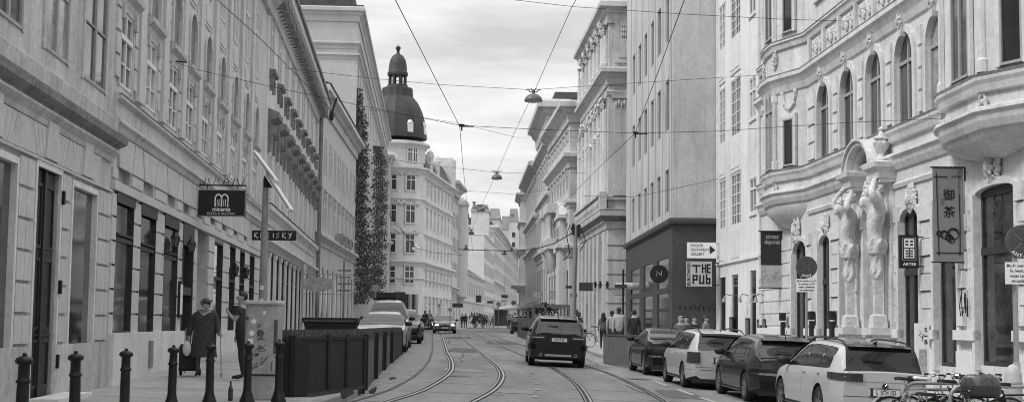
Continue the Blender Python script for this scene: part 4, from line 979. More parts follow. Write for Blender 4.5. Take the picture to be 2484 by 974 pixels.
# --- R4 ornate bank-like house
F=Fac('pilastered_bank_house','ornate house with giant pilasters, balustrade and heavy dark cornice, right side',(4.77,98),(5.55,82),.72); R4=F
g0=P(1478,512,81.6).z-F.z0; g1=P(1472,170,81.6).z-F.z0; g2=P(1470,0,81.6).z-F.z0; gb=P(1478,478,82).z-F.z0
print('R4',F.L,g0,g1,g2,gb)
n=6; uu=[lerp(1.6,F.L-2.6,i/(n-1)) for i in range(n)]
h=[(u-.6,u+.6,gb+.3,gb+3.3) for u in uu]+[(u-.6,u+.6,gb+4.6,g1-1.5) for u in uu]+[(u-.55,u+.55,g1+1.0,g2-1.3) for u in uu]+[(u-.62,u+.62,.5,g0-1.5) for u in uu]
F.wall(g2+.2,h,pl_r4,rev=.35,depth=10)
for q in h:
    if q[2]>1: F.win((q[0]+q[1])/2,q[2],q[1]-q[0],q[3]-q[2],'cross',sur=.12,so=.07,rec=.1,gl=gl_d,frm=fr_g,surm=pl_r4,sill=False,hood='flat' if q[2]<g1 else None)
    else: simple_frame(F,q,fr_g,t=.03,w0=-.25,w1=-.1,bars=(.75,),panem=gl_d)
pth=[(0,0),(F.L,0),(F.L,-10)]
F.mold(pth,[(0,g0-1.0),(.1,g0-.95),(.14,g0-.7),(.2,g0-.6),(.24,g0-.45),(.5,g0-.25),(.53,g0+.05),(0,g0+.15)],pl_r4)
b=MB(); b.molding(pth,[(.0,g0-.75),(.25,g0-.42),(.51,g0-.23),(.51,g0-.27),(.27,g0-.5),(.0,g0-.8)]); b.molding(pth,[(0,g0+.15),(.54,g0+.06),(.54,g0+.1),(0,g0+.2)]); b.build('ledge_flashing',ledge_d,F.root)  # first sheet darkens the cornice underside in colour, second is flashing on top
F.mold(pth,cprof(g1+.2,.5,1.0),pl_r4); F.mold(pth,[(0,g1-1.4),(.08,g1-1.4),(.12,g1-1.2),(.05,g1-1.1),(0,g1-1.1)],pl_r4,'architrave'); F.mold(pth,cprof(g2,.6,1.3),pl_r4); F.mold(pth,[(0,gb-.15),(.15,gb-.15),(.18,gb+.05),(0,gb+.1)],pl_r4,'string_course')
b=MB()
for k in range(40): u=.2+k*F.L/40; b.fb(u,u+.2,g2-.75,g2-.5,.1,.3)

for k in range(40): u=.2+k*F.L/40; b.fb(u,u+.2,g0-.6,g0-.42,.1,.28)
b.build('dentils',pl_r4,F.root)
cb=[0.35]+[(a+c)/2 for a,c in zip(uu,uu[1:])]
for i,c in enumerate(cb+[F.L-.75,F.L-1.6]):
    for v0_,v1_,big in ((gb+.1,g1-1.45,1),(g1+.35,g2-1.2,0)):
        b=MB(); b.lathe(c,-.12 if c<F.L-1 else -.08,[(.26,v0_),(.30,v0_+.2),(.22,v0_+.35),(.20,v1_-.7)],10); clump(b,(c,-.2,v1_-.38),.18,.12,.32,26,i,.075); b.fb(c-.28,c+.28,v1_-.08,v1_,.0,.34)
        b.build('column',pl_r4,F.root,smooth=True)
b=MB(); b.box(F.L+.0,F.L+.14,.35,1.85,gb+.1,g1-1.45); b.box(F.L+.0,F.L+.2,.25,1.95,gb+.1,gb+.5); b.box(F.L,F.L+.22,.2,2.0,g1-1.6,g1-1.42); [b.ell((F.L+.14,.45+.16*k_,g1-1.95+.1*(k_%2)),(.10,.09,.2),6,5) for k_ in range(9)]
b.box(F.L,F.L+.12,.35,1.85,g1+.5,g2-1.3); b.box(F.L+.12,F.L+.16,.6,1.6,g1+.8,g2-2.2); [b.ell((F.L+.14,.75+.12*(k_%6),g2-1.4-.3*(k_//6)),(.08,.07,.16),6,5) for k_ in range(18)]
b.build('corner_pilaster',pl_r4,F.root)
b=MB()
for k in range(34):
    u=.6+k*(F.L-1.5)/34; b.lathe(u,-.38,[(.09,g0+.2),(.05,g0+.3),(.11,g0+.55),(.05,g0+.85),(.08,g0+.95)],6)
b.fb(.1,F.L,g0+.95,g0+1.12,.22,.52); b.box(F.L-.4,F.L+.25,-.5,-.1,g0+.1,g0+1.15); b.build('balustrade',pl_r4,F.root)
b=MB()
for i,u in enumerate(uu): clump(b,(u,-.2,g1-1.6),.5,.15,.4,14,i+20,.12); clump(b,(u,-.2,gb+4.0),.5,.12,.3,12,i+40,.12); clump(b,(u,-.2,g2-.9),.4,.2,.4,14,i+60,.14); b.cut()
b.build_each('carved_garland',stone,F.root)
b=MB()
gg=[0.3]+[(a+c)/2 for a,c in zip(uu,uu[1:])]+[F.L-.9]
for g in gg:
    b.fb(g-.5,g+.5,-.6,g0-1.1,.001,.18); b.cut()
b.build_each('pier',pl_r4,F.root)
b=MB()
for k in range(1,8):
    v=k*(g0-1.1)/8; b.box(F.L+.001,F.L+.02,.0,10,v-.035,v+.035)
    b.fb(0,F.L,v-.02,v+.02,.001,.012)
b.build('course_joint',mat('joint_grey',.2,var=.1),F.root)
b=MB(); b.box(F.L-.05,F.L+.1,-.25,10,-.6,1.1); b.build('plinth',grey,F.root)
for i,px in enumerate((1444,1456,1473)):
    u_,v_=F.uv(px,690,.35); pt=F.a+F.d*u_-F.inw*.3; o=thing('wall_lamp','small black box lamp on the pier of the pilastered house, one of three','lamp',(pt.x,pt.y,F.z0+v_),F.ang,'box lamps on the pilastered house')
    b=MB(); b.fb(-.06,.06,-.2,.2,-.02,.10); b.build('lamp_body',black,o); b=MB(); b.fb(-.04,.04,-.04,.04,-.06,-.02); b.fb(-.08,.08,-.03,.03,.10,.16); b.build('lamp_bracket',black,o)
# --- generic further houses
def house(name,label,p0,p1,z0,vtop,rows,n,m,ww=1.1,dep=10,corn=(1.2,1.3),courses=(),sidep=None,side='R',hood=None,gl=gl_d,roof=None,sur=.12,groundh=None,frm=fr_g):
    F=Fac(name,label,p0,p1,z0)
    us=[lerp(1.6,F.L-1.6,i/max(1,n-1)) for i in range(n)]
    h=[(u-ww/2,u+ww/2,a,c) for u in us for a,c in rows]
    gh_=[(u-ww*.7,u+ww*.7,.3,groundh) for u in us] if groundh else []
    F.wall(vtop,h+gh_,m,rev=.3,depth=dep)
    for q in h: F.win((q[0]+q[1])/2,q[2],q[1]-q[0],q[3]-q[2],'cross',sur=sur,so=.05,rec=.07,sill=False,gl=gl,frm=frm,surm=m,hood=hood if q is h[0] or hood else None)
    for q in gh_: simple_frame(F,q,fr_d,t=.03,w0=-.2,w1=-.08,bars=(.75,),panem=gl_d)
    pth=[(0,0),(F.L,0),(F.L,-dep)] if side=='R' else [(0,-dep),(0,0),(F.L,0)]
    F.mold(pth,cprof(vtop+.15,*corn),m)
    for v,o,hh in courses: F.mold(pth,cprof(v,o,hh),m,'string_course')
    if roof: 
        b=MB(); a,c=roof; b.grid([[(0,-.3,vtop+.1),(F.L,-.3,vtop+.1)],[(0,a,vtop+c),(F.L,a,vtop+c)],[(0,dep,vtop+.1),(F.L,dep,vtop+.1)]]); b.poly([(0,-.3,vtop+.1),(0,a,vtop+c),(0,dep,vtop+.1)]); b.poly([(F.L,-.3,vtop+.1),(F.L,a,vtop+c),(F.L,dep,vtop+.1)]); b.build('roof',roof_d,F.root)
    return F
def vz(py,D,px=1300): return P(px,py,D).z
z=1.0
t=vz(250,100)-z
c1=vz(368,100)-z; c2=vz(485,100)-z; c3=vz(590,100)-z
F=house('corner_palace','pale palace with pedimented side bay and stacked cornices behind the street pole',(3.05,118),(4.06,100),z,t,[(c1+.9,t-2.2),(c2+.9,c1-1.3),(c3+.8,c2-1.2)],7,pl_r5,corn=(.8,1.5),courses=((c1,.5,1.1),(c2,.25,.5),(c3,.4,.9)),hood='flat',groundh=c3-1.8,roof=(4,2.6))
R5=F
b=MB(); L_=F.L
px0=F.u(1352,600); b.fb(L_-4.2,L_-1.4,-.5,c2-.9,.0,.55); b.build('bay',pl_r5,F.root)
b=MB(); b.prism([(L_-4.6,c2-.9),(L_-1.0,c2-.9),(L_-2.8,c2+.1)],-.1,.60); b.fb(L_-4.6,L_-1.0,c2-1.15,c2-.9,0,.68); b.fb(L_-4.5,L_-1.1,c3-.2,c3+.1,0,.75); b.build('pediment',pl_r5,F.root)
for u in (L_-3.4,L_-2.2):
    F.win(u,c3+.6,.7,c2-c3-2.4,'plain',wo=.57,rec=-.01,sur=.1,so=.08,gl=gl_d,frm=fr_g,surm=pl_r5)
b=MB()
for k,(u,q) in enumerate(((3.0,1),(6.4,1),(8.5,1))):
    for s_ in (-.55,.55): b.lathe(u+s_,-.62,[(.24,c3+.9),(.17,c3+1.2),(.15,c2-.5),(.25,c2-.2)],10)
    b.fb(u-1.0,u+1.0,c3+.1,c3+.9,0,.85); b.fb(u-1.1,u+1.1,c2-.2,c2+.5,0,.9); b.lathe(u,-.3,[(.1,c3-1.6),(.35,c3-.8),(.55,c3+.1)],10); b.cut()
b.build_each('columned_balcony',pl_r5,F.root,smooth=True,angle=40)
t=vz(250,118)-z; ca=vz(345,118)-z; cb_=vz(470,118)-z; cc_=vz(600,118)-z
F=house('corner_palace','tall pale block with very deep eave rising behind the pedimented palace',(2.39,135),(3.04,118.1),1.1,t,[(ca+.6,t-2.4),(cb_+1,ca-1.5),(cc_+1,cb_-1.2)],6,pl_r5,corn=(1.0,2.2),courses=((ca,.6,1.3),(cb_,.3,.6),(cc_,.4,.9)),hood='flat',groundh=cc_-1.6)
b=MB(); b.box(1,9,1,6,t+.2,t+2.2); b.build('roof_terrace',roof_d,F.root)
t=vz(395,135)-1.2; ca=vz(520,135)-1.2; cb_=vz(620,135)-1.2
F=house('townhouse','pale townhouse with arched window row beyond the deep-eaved block',(1.6,158),(2.37,135.1),1.2,t,[(ca+1,t-2.0),(ca+1-5.0,ca-1.2),(3.6,cb_)],7,pl_far,corn=(.9,1.5),courses=((ca,.4,.8),(cb_+1,.4,.8)),hood='flat',groundh=3.0)
t=vz(478,170)-1.3
F=house('turret_house','narrow light corner house with small round turret cap at the far right bend',(.95,176),(1.05,166),1.3,t,[(4.6,7.4),(9.4,11.6)],3,pl_far,corn=(.6,.8),courses=((vz(540,168)-1.3,.3,.4),(vz(605,168)-1.3,.5,.6),(vz(690,168)-1.3,1.0,.8)),dep=3.5,groundh=3.2)
b=MB(); b.lathe(F.L-1.3,1.3,[(1.3,t),(1.45,t+.3),(1.3,t+.9),(.9,t+1.4),(.2,t+1.7)],16); b.build('turret_cap',ledge_d,F.root,smooth=True)
for v_,h_ in ((vz(700,166)-1.3+.2,2.2),(vz(600,166)-1.3-2.6,2.3),(vz(545,166)-1.3,2.6)):
    o=F.win(F.L,v_,.7,h_,'plain',sur=.1,so=.06,rec=-.01,gl=gl_d,frm=fr_g,surm=pl_far,ang=R(90),wo=0); o.location=(F.L+.02,1.6,v_)
# ---------------- far end of the street
z=1.4
t=vz(440,243,1100)-z
F=house('far_apartment_house','pale house with stepped gable cornice next after the domed corner house',(PX(1094,243),243.2),(PX(1112,258),258),z,t,[(4.5+4.3*k,7.0+4.3*k) for k in range(5)],5,pl_far,dep=9,side='L',corn=(1.6,2.0),courses=((t*.28,.6,.8),),groundh=3.4)
F=Fac('bay_fronted_house','narrow pale house with a round-capped bay, left side past the domed house',(PX(1106,260),260),(PX(1117,275),275),z)
t=vz(500,262,1110)-z; F.wall(t,[],pl_far,depth=10,v0=-1)
F.mold([(0,-8),(0,0),(F.L,0)],cprof(t*.27,1.0,.9),pl_far,'string_course'); F.mold([(0,-8),(0,0),(F.L,0)],cprof(t+.1,.6,.6),pl_far)
for v_ in (5.6,11.5,18.5):
    o=F.win(0,v_,1.1,2.6,'plain',sur=.1,so=.06,rec=-.01,gl=gl_d,frm=fr_g,surm=pl_far); o.rotation_euler=(0,0,R(-90)); o.location=(-.02,1.5,v_)
b=MB(); b.lathe(1.6,0,[(2.2,5.5),(2.2,t)],16); b.lathe(1.6,0,[(.3,3.8),(2.2,5.5)],16); b.build('bay',pl_far,F.root,smooth=True); b=MB(); b.lathe(1.6,0,[(2.4,t),(2.2,t+.7),(1.2,t+1.6),(.1,t+1.9)],16); b.build('bay_roof',roof_l,F.root,smooth=True)
# low old house with dormers
z=1.45; t=vz(657,280,1125)-z
p0=(PX(1119,278),278); p1=(PX(1178,345),345)
F=house('low_old_house','low two-storey old house with dark tiled roof and dormers at the far left',p0,p1,z,t,[(t*.58,t-1.6)],14,pl_far,dep=9,side='L',corn=(.5,.6),courses=((t*.48,.3,.4),),groundh=t*.40,roof=(4.5,3.2),ww=1.3)
for u in (3,9,15): 
    b=MB(); b.box(u-.9,u+.9,.6,3.5,t+.3,t+2.2); b.prism([(u-1.1,t+2.2),(u+1.1,t+2.2),(u,t+3.0)],-3.4,-.4); b.build('dormer',pl_far,F.root)
# white modern slab
t=vz(569,352,1160)-1.5
F=house('white_modern_block','white modern block with vertical window strips rising over the low old house',(PX(1176,352),352),(PX(1200,400),400),1.5,t,[(4.8+4.0*k,7.6+4.0*k) for k in range(int((t-6)/4.0))],13,pl_far2,dep=9,side='L',corn=(.4,.6),ww=1.5,groundh=3.6)
b=MB(); b.box(-.3,0.0,.0,9,-1,t); b.build('gable_wall',pl_far2,F.root)
t=vz(548,405,1210)-1.5
F=house('far_classical_house','tall classical house with deep cornice, beyond the white modern block',(PX(1200,404),404),(PX(1226,470),470),1.5,t,[(4.8+4.4*k,7.6+4.4*k) for k in range(int((t-6)/4.4))],12,pl_l4,dep=12,side='L',corn=(1.3,2.0),roof=(4,3.5),courses=((t*.45,.6,.8),),ww=1.4,groundh=3.6)
t=vz(640,480,1230)-1.6
F=house('far_end_house','row house closing the left side of the street, farthest before the bend',(PX(1227,475),475),(PX(1256,600),600),1.6,vz(585,480,1230)-1.6,[(4.8+4.4*k,7.6+4.4*k) for k in range(5)],14,pl_l5,dep=12,side='L',corn=(1.0,1.4),roof=(4,4),ww=1.6,groundh=3.6)
# blocks rising behind
def backblock(label,px0,px1,py,D,dep,m=pl_far,roofh=0,chim=(),chm=None):
    x0,x1=PX(px0,D),PX(px1,D); zt=vz(py,D,(px0+px1)/2)
    r=thing('background_house',label,'building',((x0+x1)/2,D,1.5)); hw=(x1-x0)/2; zt-=1.5
    b=MB(); b.box(-hw,hw,0,dep,-1,zt); b.build('wall',m,r)
    if roofh:
        b=MB(); b.grid([[(-hw-.3,-.3,zt),(hw+.3,-.3,zt)],[(-hw*.8,4,zt+roofh*.7),(hw*.8,4,zt+roofh*.7)],[(-hw-.3,dep,zt),(hw+.3,dep,zt)]]); b.build('roof',mat('tiled_roof_far',.18,var=.2,scale=.6),r)
    for cx0,h in chim:
        b=MB(); b.box((cx0-.5)*2*hw-.35,(cx0-.5)*2*hw+.35,1,2.2,zt-.2,zt+h); b.box((cx0-.5)*2*hw-.45,(cx0-.5)*2*hw+.45,.85,2.35,zt+h,zt+h+.25); b.build('chimney',ledge_d,r)
    wh_=[]
    wm=MB(); wm.fb(-.75,.75,-.1,2.3,.0,.06); pm=MB(); pm.fb(-.55,.55,.1,2.1,.06,.08); wa_,wb_=wm.mesh('window',fr_w),pm.mesh('pane',gl_d)
    nx=max(2,int(hw*2/3.4)); nz=int((zt-3)/4.2)
    for i in range(nx):
        for j in range(max(0,nz-3),nz if D>400 else 0):
            o=link('window',wa_,r,(-hw+1.7+i*(hw*2-3.4)/max(1,nx-1),-.02,3+4.2*j+.6)); link('pane',wb_,o)
    return r
rb=backblock('pale block with chimneys and a blank wall standing behind the white modern block',1143,1186,512,372,16,pl_far,3.0,((.15,2.4),(.42,1.6),(.8,1.2)))
b=MB(); X0=PX(1143,372)-rb.location.x; X1=PX(1190,372)-rb.location.x
backblock('dark-roofed house behind the bay-fronted house on the left',1106,1132,520,300,14,pl_far,4.5)
backblock('grey-roofed house between the chimneyed block and the classical house',1186,1214,530,440,20,pl_far,5)
backblock('long-roofed house seen above the rooftops in the middle of the gap',1214,1262,556,640,30,pl_far,9)
backblock('pale house that closes the view down the street',1222,1268,640,660,20,pl_far2,0)
backblock('mid-grey gabled house between the white modern block and the far classical house',1176,1196,556,410,14,pl_l5,4,((.3,2.2),(.7,2.2)))
backblock('narrow dark-roofed house rising over the long roof at the end of the gap',1236,1258,536,600,20,pl_l4,8,((.3,3.0),))
# ---------------- ivy on the dull-grey block
def ivy(label,poly,n,seed):
    rnd=random.Random(seed); F=L5; b=MB(); ys=[p[0] for p in poly]
    for _ in range(n):
        py=rnd.uniform(ys[0],ys[-1]); jj=3*math.sin(py*.11+seed)+2*math.sin(py*.31+seed*2)+1.5*math.sin(py*.83); x0=pw([(p[0],p[1]) for p in poly],py)-jj*.5; x1=pw([(p[0],p[2]) for p in poly],py)+jj*.9
        px=rnd.gauss((x0+x1)/2,(x1-x0)*.27); 
        if not x0-3<px<x1+2: continue
        if math.sin(py*.21+seed)+math.sin(px*.9+py*.13)+.8*math.sin(py*.57+px*.4)+rnd.uniform(-1.0,1.4)<-.35: continue
        u,v=F.uv(px,py); u+=rnd.uniform(-.3,.3)
        if u<.15: continue
        w=rnd.uniform(.05,.4)*rnd.random()+.06; s=rnd.uniform(.09,.21)
        c=Vector((u,-w,v)); a=Vector((rnd.gauss(0,1),rnd.gauss(0,1),rnd.gauss(0,1))).normalized()*s; q=a.cross(Vector((rnd.gauss(0,1),rnd.gauss(0,1),rnd.gauss(0,1)))).normalized()*s
        b.poly([c-a,c-q*.6,c+a,c+q*.6])
    me=b.mesh('foliage',mat('ivy_leaf',.075,var=.35,scale=1.5,rough=.6,bump=0))
    r=thing('climbing_ivy',label,'ivy',(F.a.x,F.a.y,F.z0),F.ang,'ivy columns on the grey block'); link('foliage',me,r)
    b=MB()
    for k in range(4):
        pts=[]
        for p in poly[::-1]:
            u,v=F.uv(lerp(p[1],p[2],.3+.13*k),p[0]); pts.append((max(u,.2),-.06,v))
        b.tube(pts,.05,5)
    b.build('stem',fr_d,r)
ivy('thick dark ivy column hanging at the near corner of the grey block',[(195,846,866),(240,847,872),(300,850,884),(360,852,888),(420,854,890),(480,852,888),(560,852,892),(640,850,912),(700,850,905),(735,850,885)],9500,1)
ivy('second dark ivy column farther along the grey block, in front of the narrow pale house',[(355,903,922),(400,903,936),(470,900,940),(520,901,936),(580,892,942),(650,888,940),(722,888,930)],8000,2)
# ================= VEHICLES =================
def paint(name,v,metal=.0): return mat(name,v,rough=.3,var=.05,scale=3,bump=0,metal=metal,spec=.3,coat=.7)
cglass=mat('car_glass',.012,rough=.04,var=.4,scale=1.2,bump=0,spec=.8); tyre_m=mat('tyre_rubber',.02,rough=.8,var=.2,scale=10,bump=.2); rim_m=mat('alloy_rim',.32,rough=.35,var=.1,metal=.8,bump=0)
blk_tr=mat('black_trim',.02,rough=.55,var=.1,bump=0); lamp_r=mat('tail_lamp_plastic',.045,rough=.15,var=.5,scale=18,bump=0,spec=.7); lamp_c=mat('headlamp_clear',.45,rough=.1,var=.3,scale=20,bump=0,spec=.8); plate_m=mat('number_plate',.72,var=.03,bump=0,rough=.5)
hl_on=bpy.data.materials.new('headlamp_lit'); hl_on.use_nodes=True; hl_on.node_tree.nodes['Principled BSDF'].inputs['Emission Color'].default_value=(1,1,1,1); hl_on.node_tree.nodes['Principled BSDF'].inputs['Emission Strength'].default_value=2.5
skirt_m=mat('underbody_trim',.03,var=.1,bump=0,rough=.7)  # black trim of the sills, underside and wheel arches
def cubic(pts,x):
    if x<=pts[0][0]: return pts[0][1]
    for i in range(len(pts)-1):
        (a,va),(b,vb)=pts[i],pts[i+1]
        if x<=b:
            def sl(j):
                if j<=0 or j>=len(pts)-1: return 0
                d0=(pts[j][1]-pts[j-1][1])/(pts[j][0]-pts[j-1][0]); d1=(pts[j+1][1]-pts[j][1])/(pts[j+1][0]-pts[j][0])
                return 0 if d0*d1<=0 else 2*d0*d1/(d0+d1)
            h=b-a; t=(x-a)/h; m0,m1=sl(i)*h,sl(i+1)*h
            return (2*t**3-3*t*t+1)*va+(t**3-2*t*t+t)*m0+(-2*t**3+3*t*t)*vb+(t**3-t*t)*m1
    return pts[-1][1]
CAR={}
def car(label,group,kind,loc,rz,color,plate=None,roofcol=None,emblem=None,lit=False,name='parked_car',rails=False,antenna=True):
    k=CARS[kind]; L,W,H=k['L'],k['W'],k['H']; hw=W/2; wb=k['wb']; fo=k['fo']; xf=L/2-fo; xr=xf-wb; wr_=k.get('wheel',.325)
    belt=k['belt']; top=k['top']   # (x, z) lists from rear (-L/2) to front
    def w(x):
        q=min(1,(L/2-abs(x))/.55); return hw*(1-.17*(1-q)**2.4) if x<0 else hw*(1-.22*(1-min(1,(L/2-x)/.8))**2.2)
    B=lambda x:cubic(belt,x); T=lambda x:max(B(x)+.03,cubic(top,x)) if not k.get('sharp') else max(B(x)+.03,pw(top,x))
    zlo=lambda x: k['gc']+.10*max(0,1-(L/2-abs(x))/.5)
    def sec(x):
        b_,t_,ww=B(x),T(x),w(x); h=t_-b_; wg=ww-.055; wr=max(.3,wg-.40*h-.0); zl=zlo(x)
        cr=min(.075,h*.6)
        return [(0,zl),(ww*.8,zl),(ww-.035,zl+.07),(ww-.006,zl+.2),(ww,lerp(zl,b_,.52)),(ww-.012,b_-.16),(ww-.028,b_-.045),(wg,b_),(lerp(wg,wr,.5),lerp(b_,t_,.5)+.0),(wr,t_-cr),(wr-.07,t_-cr*.33),(wr-.2,t_-.004),(0,t_+.014)]
    xs=[-L/2+v for v in (0,.01,.03,.07,.12,.2)]+[-L/2+.28+i*(L-.56)/56 for i in range(57)]+[L/2-v for v in (.2,.12,.07,.03,.01,0)]
    key=(kind,)
    if key not in CAR:
        b=MB(); rows=[]
        for x in xs:
            s=sec(x); rows.append([(x,y,z) for y,z in s]+[(x,-y,z) for y,z in s[-2:0:-1]])
        b.grid(rows,closed=True,caps=True); me=b.mesh('body_base',blk_tr,True,38)
        tmp=bpy.data.objects.new('tmp',me); C.objects.link(tmp); cut=MB()
        for x in (xf,xr):
            for sy in (-1,1):
                n=28; rr=wr_+.055
                cut.grid([[(x+rr*math.cos(2*math.pi*j/n),y,wr_+rr*math.sin(2*math.pi*j/n)) for j in range(n)] for y in (sy*(hw-.24),sy*(hw+.2))],closed=True,caps=True)
        co=bpy.data.objects.new('cut',cut.mesh('cut',blk_tr)); C.objects.link(co)
        md=tmp.modifiers.new('b','BOOLEAN'); md.operation='DIFFERENCE'; md.solver='EXACT'; md.object=co
        bpy.context.view_layer.update(); ne=bpy.data.meshes.new_from_object(tmp.evaluated_get(bpy.context.evaluated_depsgraph_get()))
        bpy.data.objects.remove(tmp); bpy.data.objects.remove(co); CAR[key]=ne
    root=thing(name,label,'car',loc,rz,group)
    me=CAR[key].copy(); me.materials.clear(); me.materials.append(color); me.materials.append(skirt_m); me.materials.append(roofcol or color)
    for p in me.polygons:
        c=p.center; p.material_index=0
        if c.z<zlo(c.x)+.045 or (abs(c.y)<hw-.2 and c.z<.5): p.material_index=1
        elif roofcol and c.z>T(c.x)-.035 and abs(c.x-(k['ws'][1]+k['rw'][0])/2)<(k['ws'][1]-k['rw'][0])/2+.02: p.material_index=2
        # inside of the wheel arches
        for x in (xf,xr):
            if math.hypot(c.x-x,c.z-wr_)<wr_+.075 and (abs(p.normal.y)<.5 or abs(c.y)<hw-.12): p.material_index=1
    body=link('body',me,root)
    def ysurf(x,z):
        s=sec(x)
        for (y0,z0),(y1,z1) in zip(s[2:],s[3:]):
            if z0<=z<=z1 and z1>z0: return lerp(y0,y1,(z-z0)/(z1-z0))
        return s[4][0]
    def sidepatch(name,x0,x1,zb,zt,m,n=10,off=.006,parent=root,top_in=None):
        for sy in (-1,1):
            b=MB(); rows=[]
            for i in range(n+1):
                x=lerp(x0,x1,i/n); a,c=zb(x),zt(x)
                if c<a+.012: c=a+.012
                rows.append([(x,sy*(ysurf(x,lerp(a,c,j/3))+off),lerp(a,c,j/3)) for j in range(4)])
            b.grid(rows); b.build(name,m,parent,smooth=True)
    zb=lambda x:B(x)+.035; zt=lambda x:T(x)-.085
    sidepatch('pillar_trim',k['sw'][-1][0]-.03,k['sw'][0][1]+.02,lambda x:B(x)+.02,lambda x:T(x)-.07,blk_tr,n=24,off=.003)
    for x0,x1 in k['sw']: sidepatch('side_window',x0,x1,zb,zt,cglass)
    # chrome or dark window line
    sidepatch('window_trim',k['sw'][-1][0]+.05,k['sw'][0][1]-.1,lambda x:B(x)+.012,lambda x:B(x)+.03,k.get('trim',blk_tr))
    def toppatch(name,x0,x1,m,inset=.1,n=8,off=.008,arc=.0):
        b=MB(); rows=[]
        for i in range(n+1):
            x=lerp(x0,x1,i/n); s=sec(x); wy=max(.2,s[9][0]-inset+.09); e=.02; sl=(T(x+e)-T(x-e))/(2*e); nx,nz=-sl,1; q=math.hypot(nx,nz); nx/=q; nz/=q
            rows.append([(x+nx*off,wy*t,s[12][1]-.018*abs(t)**2.5-.004+nz*off) for t in (-1,-.92,-.6,-.3,0,.3,.6,.92,1)])
        b.grid(rows); return b.build(name,m,root,smooth=True,angle=60)
    toppatch('windscreen',k['ws'][0]-.04,k['ws'][1]+.03,cglass,inset=.10)
    toppatch('rear_window',k['rw'][0]+k.get('rwo',-.04),k['rw'][1]+.05,cglass,inset=.12)
    # wrap-around strips on the two ends
    def outline(z,end):
        pts=[(end*L/2,0.0)]
        ye=ysurf(end*(L/2-.001),z); n=8
        for i in range(1,n+1): pts.append((end*L/2,ye*i/n))
        for d in (.02,.05,.09,.14,.2,.28,.36,.46,.6,.8,1.0): pts.append((end*(L/2-d),ysurf(end*(L/2-d),z)))
        return pts
    def wrap(name,end,s0,s1,z0,z1,m,off=.008,both=True,n=14,taper=0):
        """strip from arclength s0 to s1 measured from the middle of the end"""
        out_=[]
        for sy in ((-1,1) if both else (1,)):
            b=MB(); rows=[]
            for i in range(n+1):
                s=lerp(s0,s1,i/n); tz=taper*(i/n)
                r=[]
                for z in (z0+tz*.5,z1-tz*.0):
                    o=outline(z,end); ss=abs(s); acc=0; px_,py_=o[0]; d=(0,1)
                    for (ax_,ay_),(bx_,by_) in zip(o,o[1:]):
                        l=math.hypot(bx_-ax_,by_-ay_)
                        if l<1e-6: continue
                        d=((bx_-ax_)/l,(by_-ay_)/l); 
                        if acc+l>=ss: px_,py_=ax_+d[0]*(ss-acc),ay_+d[1]*(ss-acc); break
                        acc+=l; px_,py_=bx_,by_
                    nx,ny=end*abs(d[1]),abs(d[0]); sg=1 if s>=0 else -1
                    r.append((px_+nx*off,(py_+ny*off)*sg*sy,z))
                rows.append(r)
            b.grid(rows); out_.append(b.build(name,m,root,smooth=True,angle=50))
        return out_
    for nm,end,s0,s1,z0,z1,mm,kw in k['strips']: wrap(nm,end,s0,s1,z0,z1,(hl_on if (lit and nm=='headlight') else {'lamp':lamp_r,'clear':lamp_c,'blk':blk_tr,'glass':cglass,'col':color,'chrome':chrome}[mm]),**kw)
    # wheels
    for i,(x,sy) in enumerate(((xf,1),(xf,-1),(xr,1),(xr,-1))):
        b=MB(); n=26; tw=.2
        prof=[(wr_-.10,tw/2),(wr_-.02,tw/2),(wr_,tw/2-.03),(wr_,-tw/2+.03),(wr_-.02,-tw/2),(wr_-.10,-tw/2)]
        yc=hw-tw/2-.015
        b.grid([[(r*math.cos(2*math.pi*j/n),y,r*math.sin(2*math.pi*j/n)) for j in range(n)] for r,y in prof],closed=True)
        wkey=('w',kind)
        if wkey not in CAR:
            CAR[wkey]=b.mesh('wheel',tyre_m,True)
            q=MB(); r0=wr_-.10
            q.grid([[(r*math.cos(2*math.pi*j/n),y,r*math.sin(2*math.pi*j/n)) for j in range(n)] for r,y in ((r0+.004,tw/2-.005),(r0-.02,tw/2-.005),(r0-.03,.02))],closed=True)
            for s in range(k.get('spokes',5)):
                a=2*math.pi*s/k.get('spokes',5); q.T=Matrix.Rotation(a,4,'Y'); q.box(-.035,.035,tw/2-.05,tw/2-.012,.03,r0-.01)
            q.T=None; q.grid([[(r*math.cos(2*math.pi*j/12),y,r*math.sin(2*math.pi*j/12)) for j in range(12)] for r,y in ((.065,tw/2-.05),(.065,tw/2-.005))],closed=True,caps=True)
            CAR[('r',kind)]=q.mesh('rim',rim_m,True)
            q=MB(); q.grid([[(r0*math.cos(2*math.pi*j/n),.0,r0*math.sin(2*math.pi*j/n)) for j in range(n)],[(.01*math.cos(2*math.pi*j/n),.0,.01*math.sin(2*math.pi*j/n)) for j in range(n)]],closed=True); CAR[('h',kind)]=q.mesh('brake_disc',blk_tr)
        o=link('wheel',CAR[wkey],root,(x,sy*yc,wr_)); 
        if sy<0: o.rotation_euler=(0,0,math.pi)
        link('rim',CAR[('r',kind)],o); link('brake_disc',CAR[('h',kind)],o)
    # mirrors, handles, door gaps, plate, rails, aerial, wiper
    xm=k['ws'][0]-.28
    for sy in (-1,1):
        b=MB(); zm=B(xm)+.1; b.ell((xm,sy*(hw+.06),zm),(.08,.13,.085),12,8); b.box(xm-.03,xm+.03,min(sy*(hw-.08),sy*hw),max(sy*(hw-.08),sy*hw),zm-.08,zm-.03); b.build('mirror',blk_tr,root,smooth=True)
    for x in k['handles']:
        for sy in (-1,1):
            b=MB(); z=B(x)-.09; y=ysurf(x,z); b.box(x-.09,x+.09,min(sy*y,sy*(y+.028)),max(sy*y,sy*(y+.028)),z-.014,z+.014); b.build('door_handle',color,root)
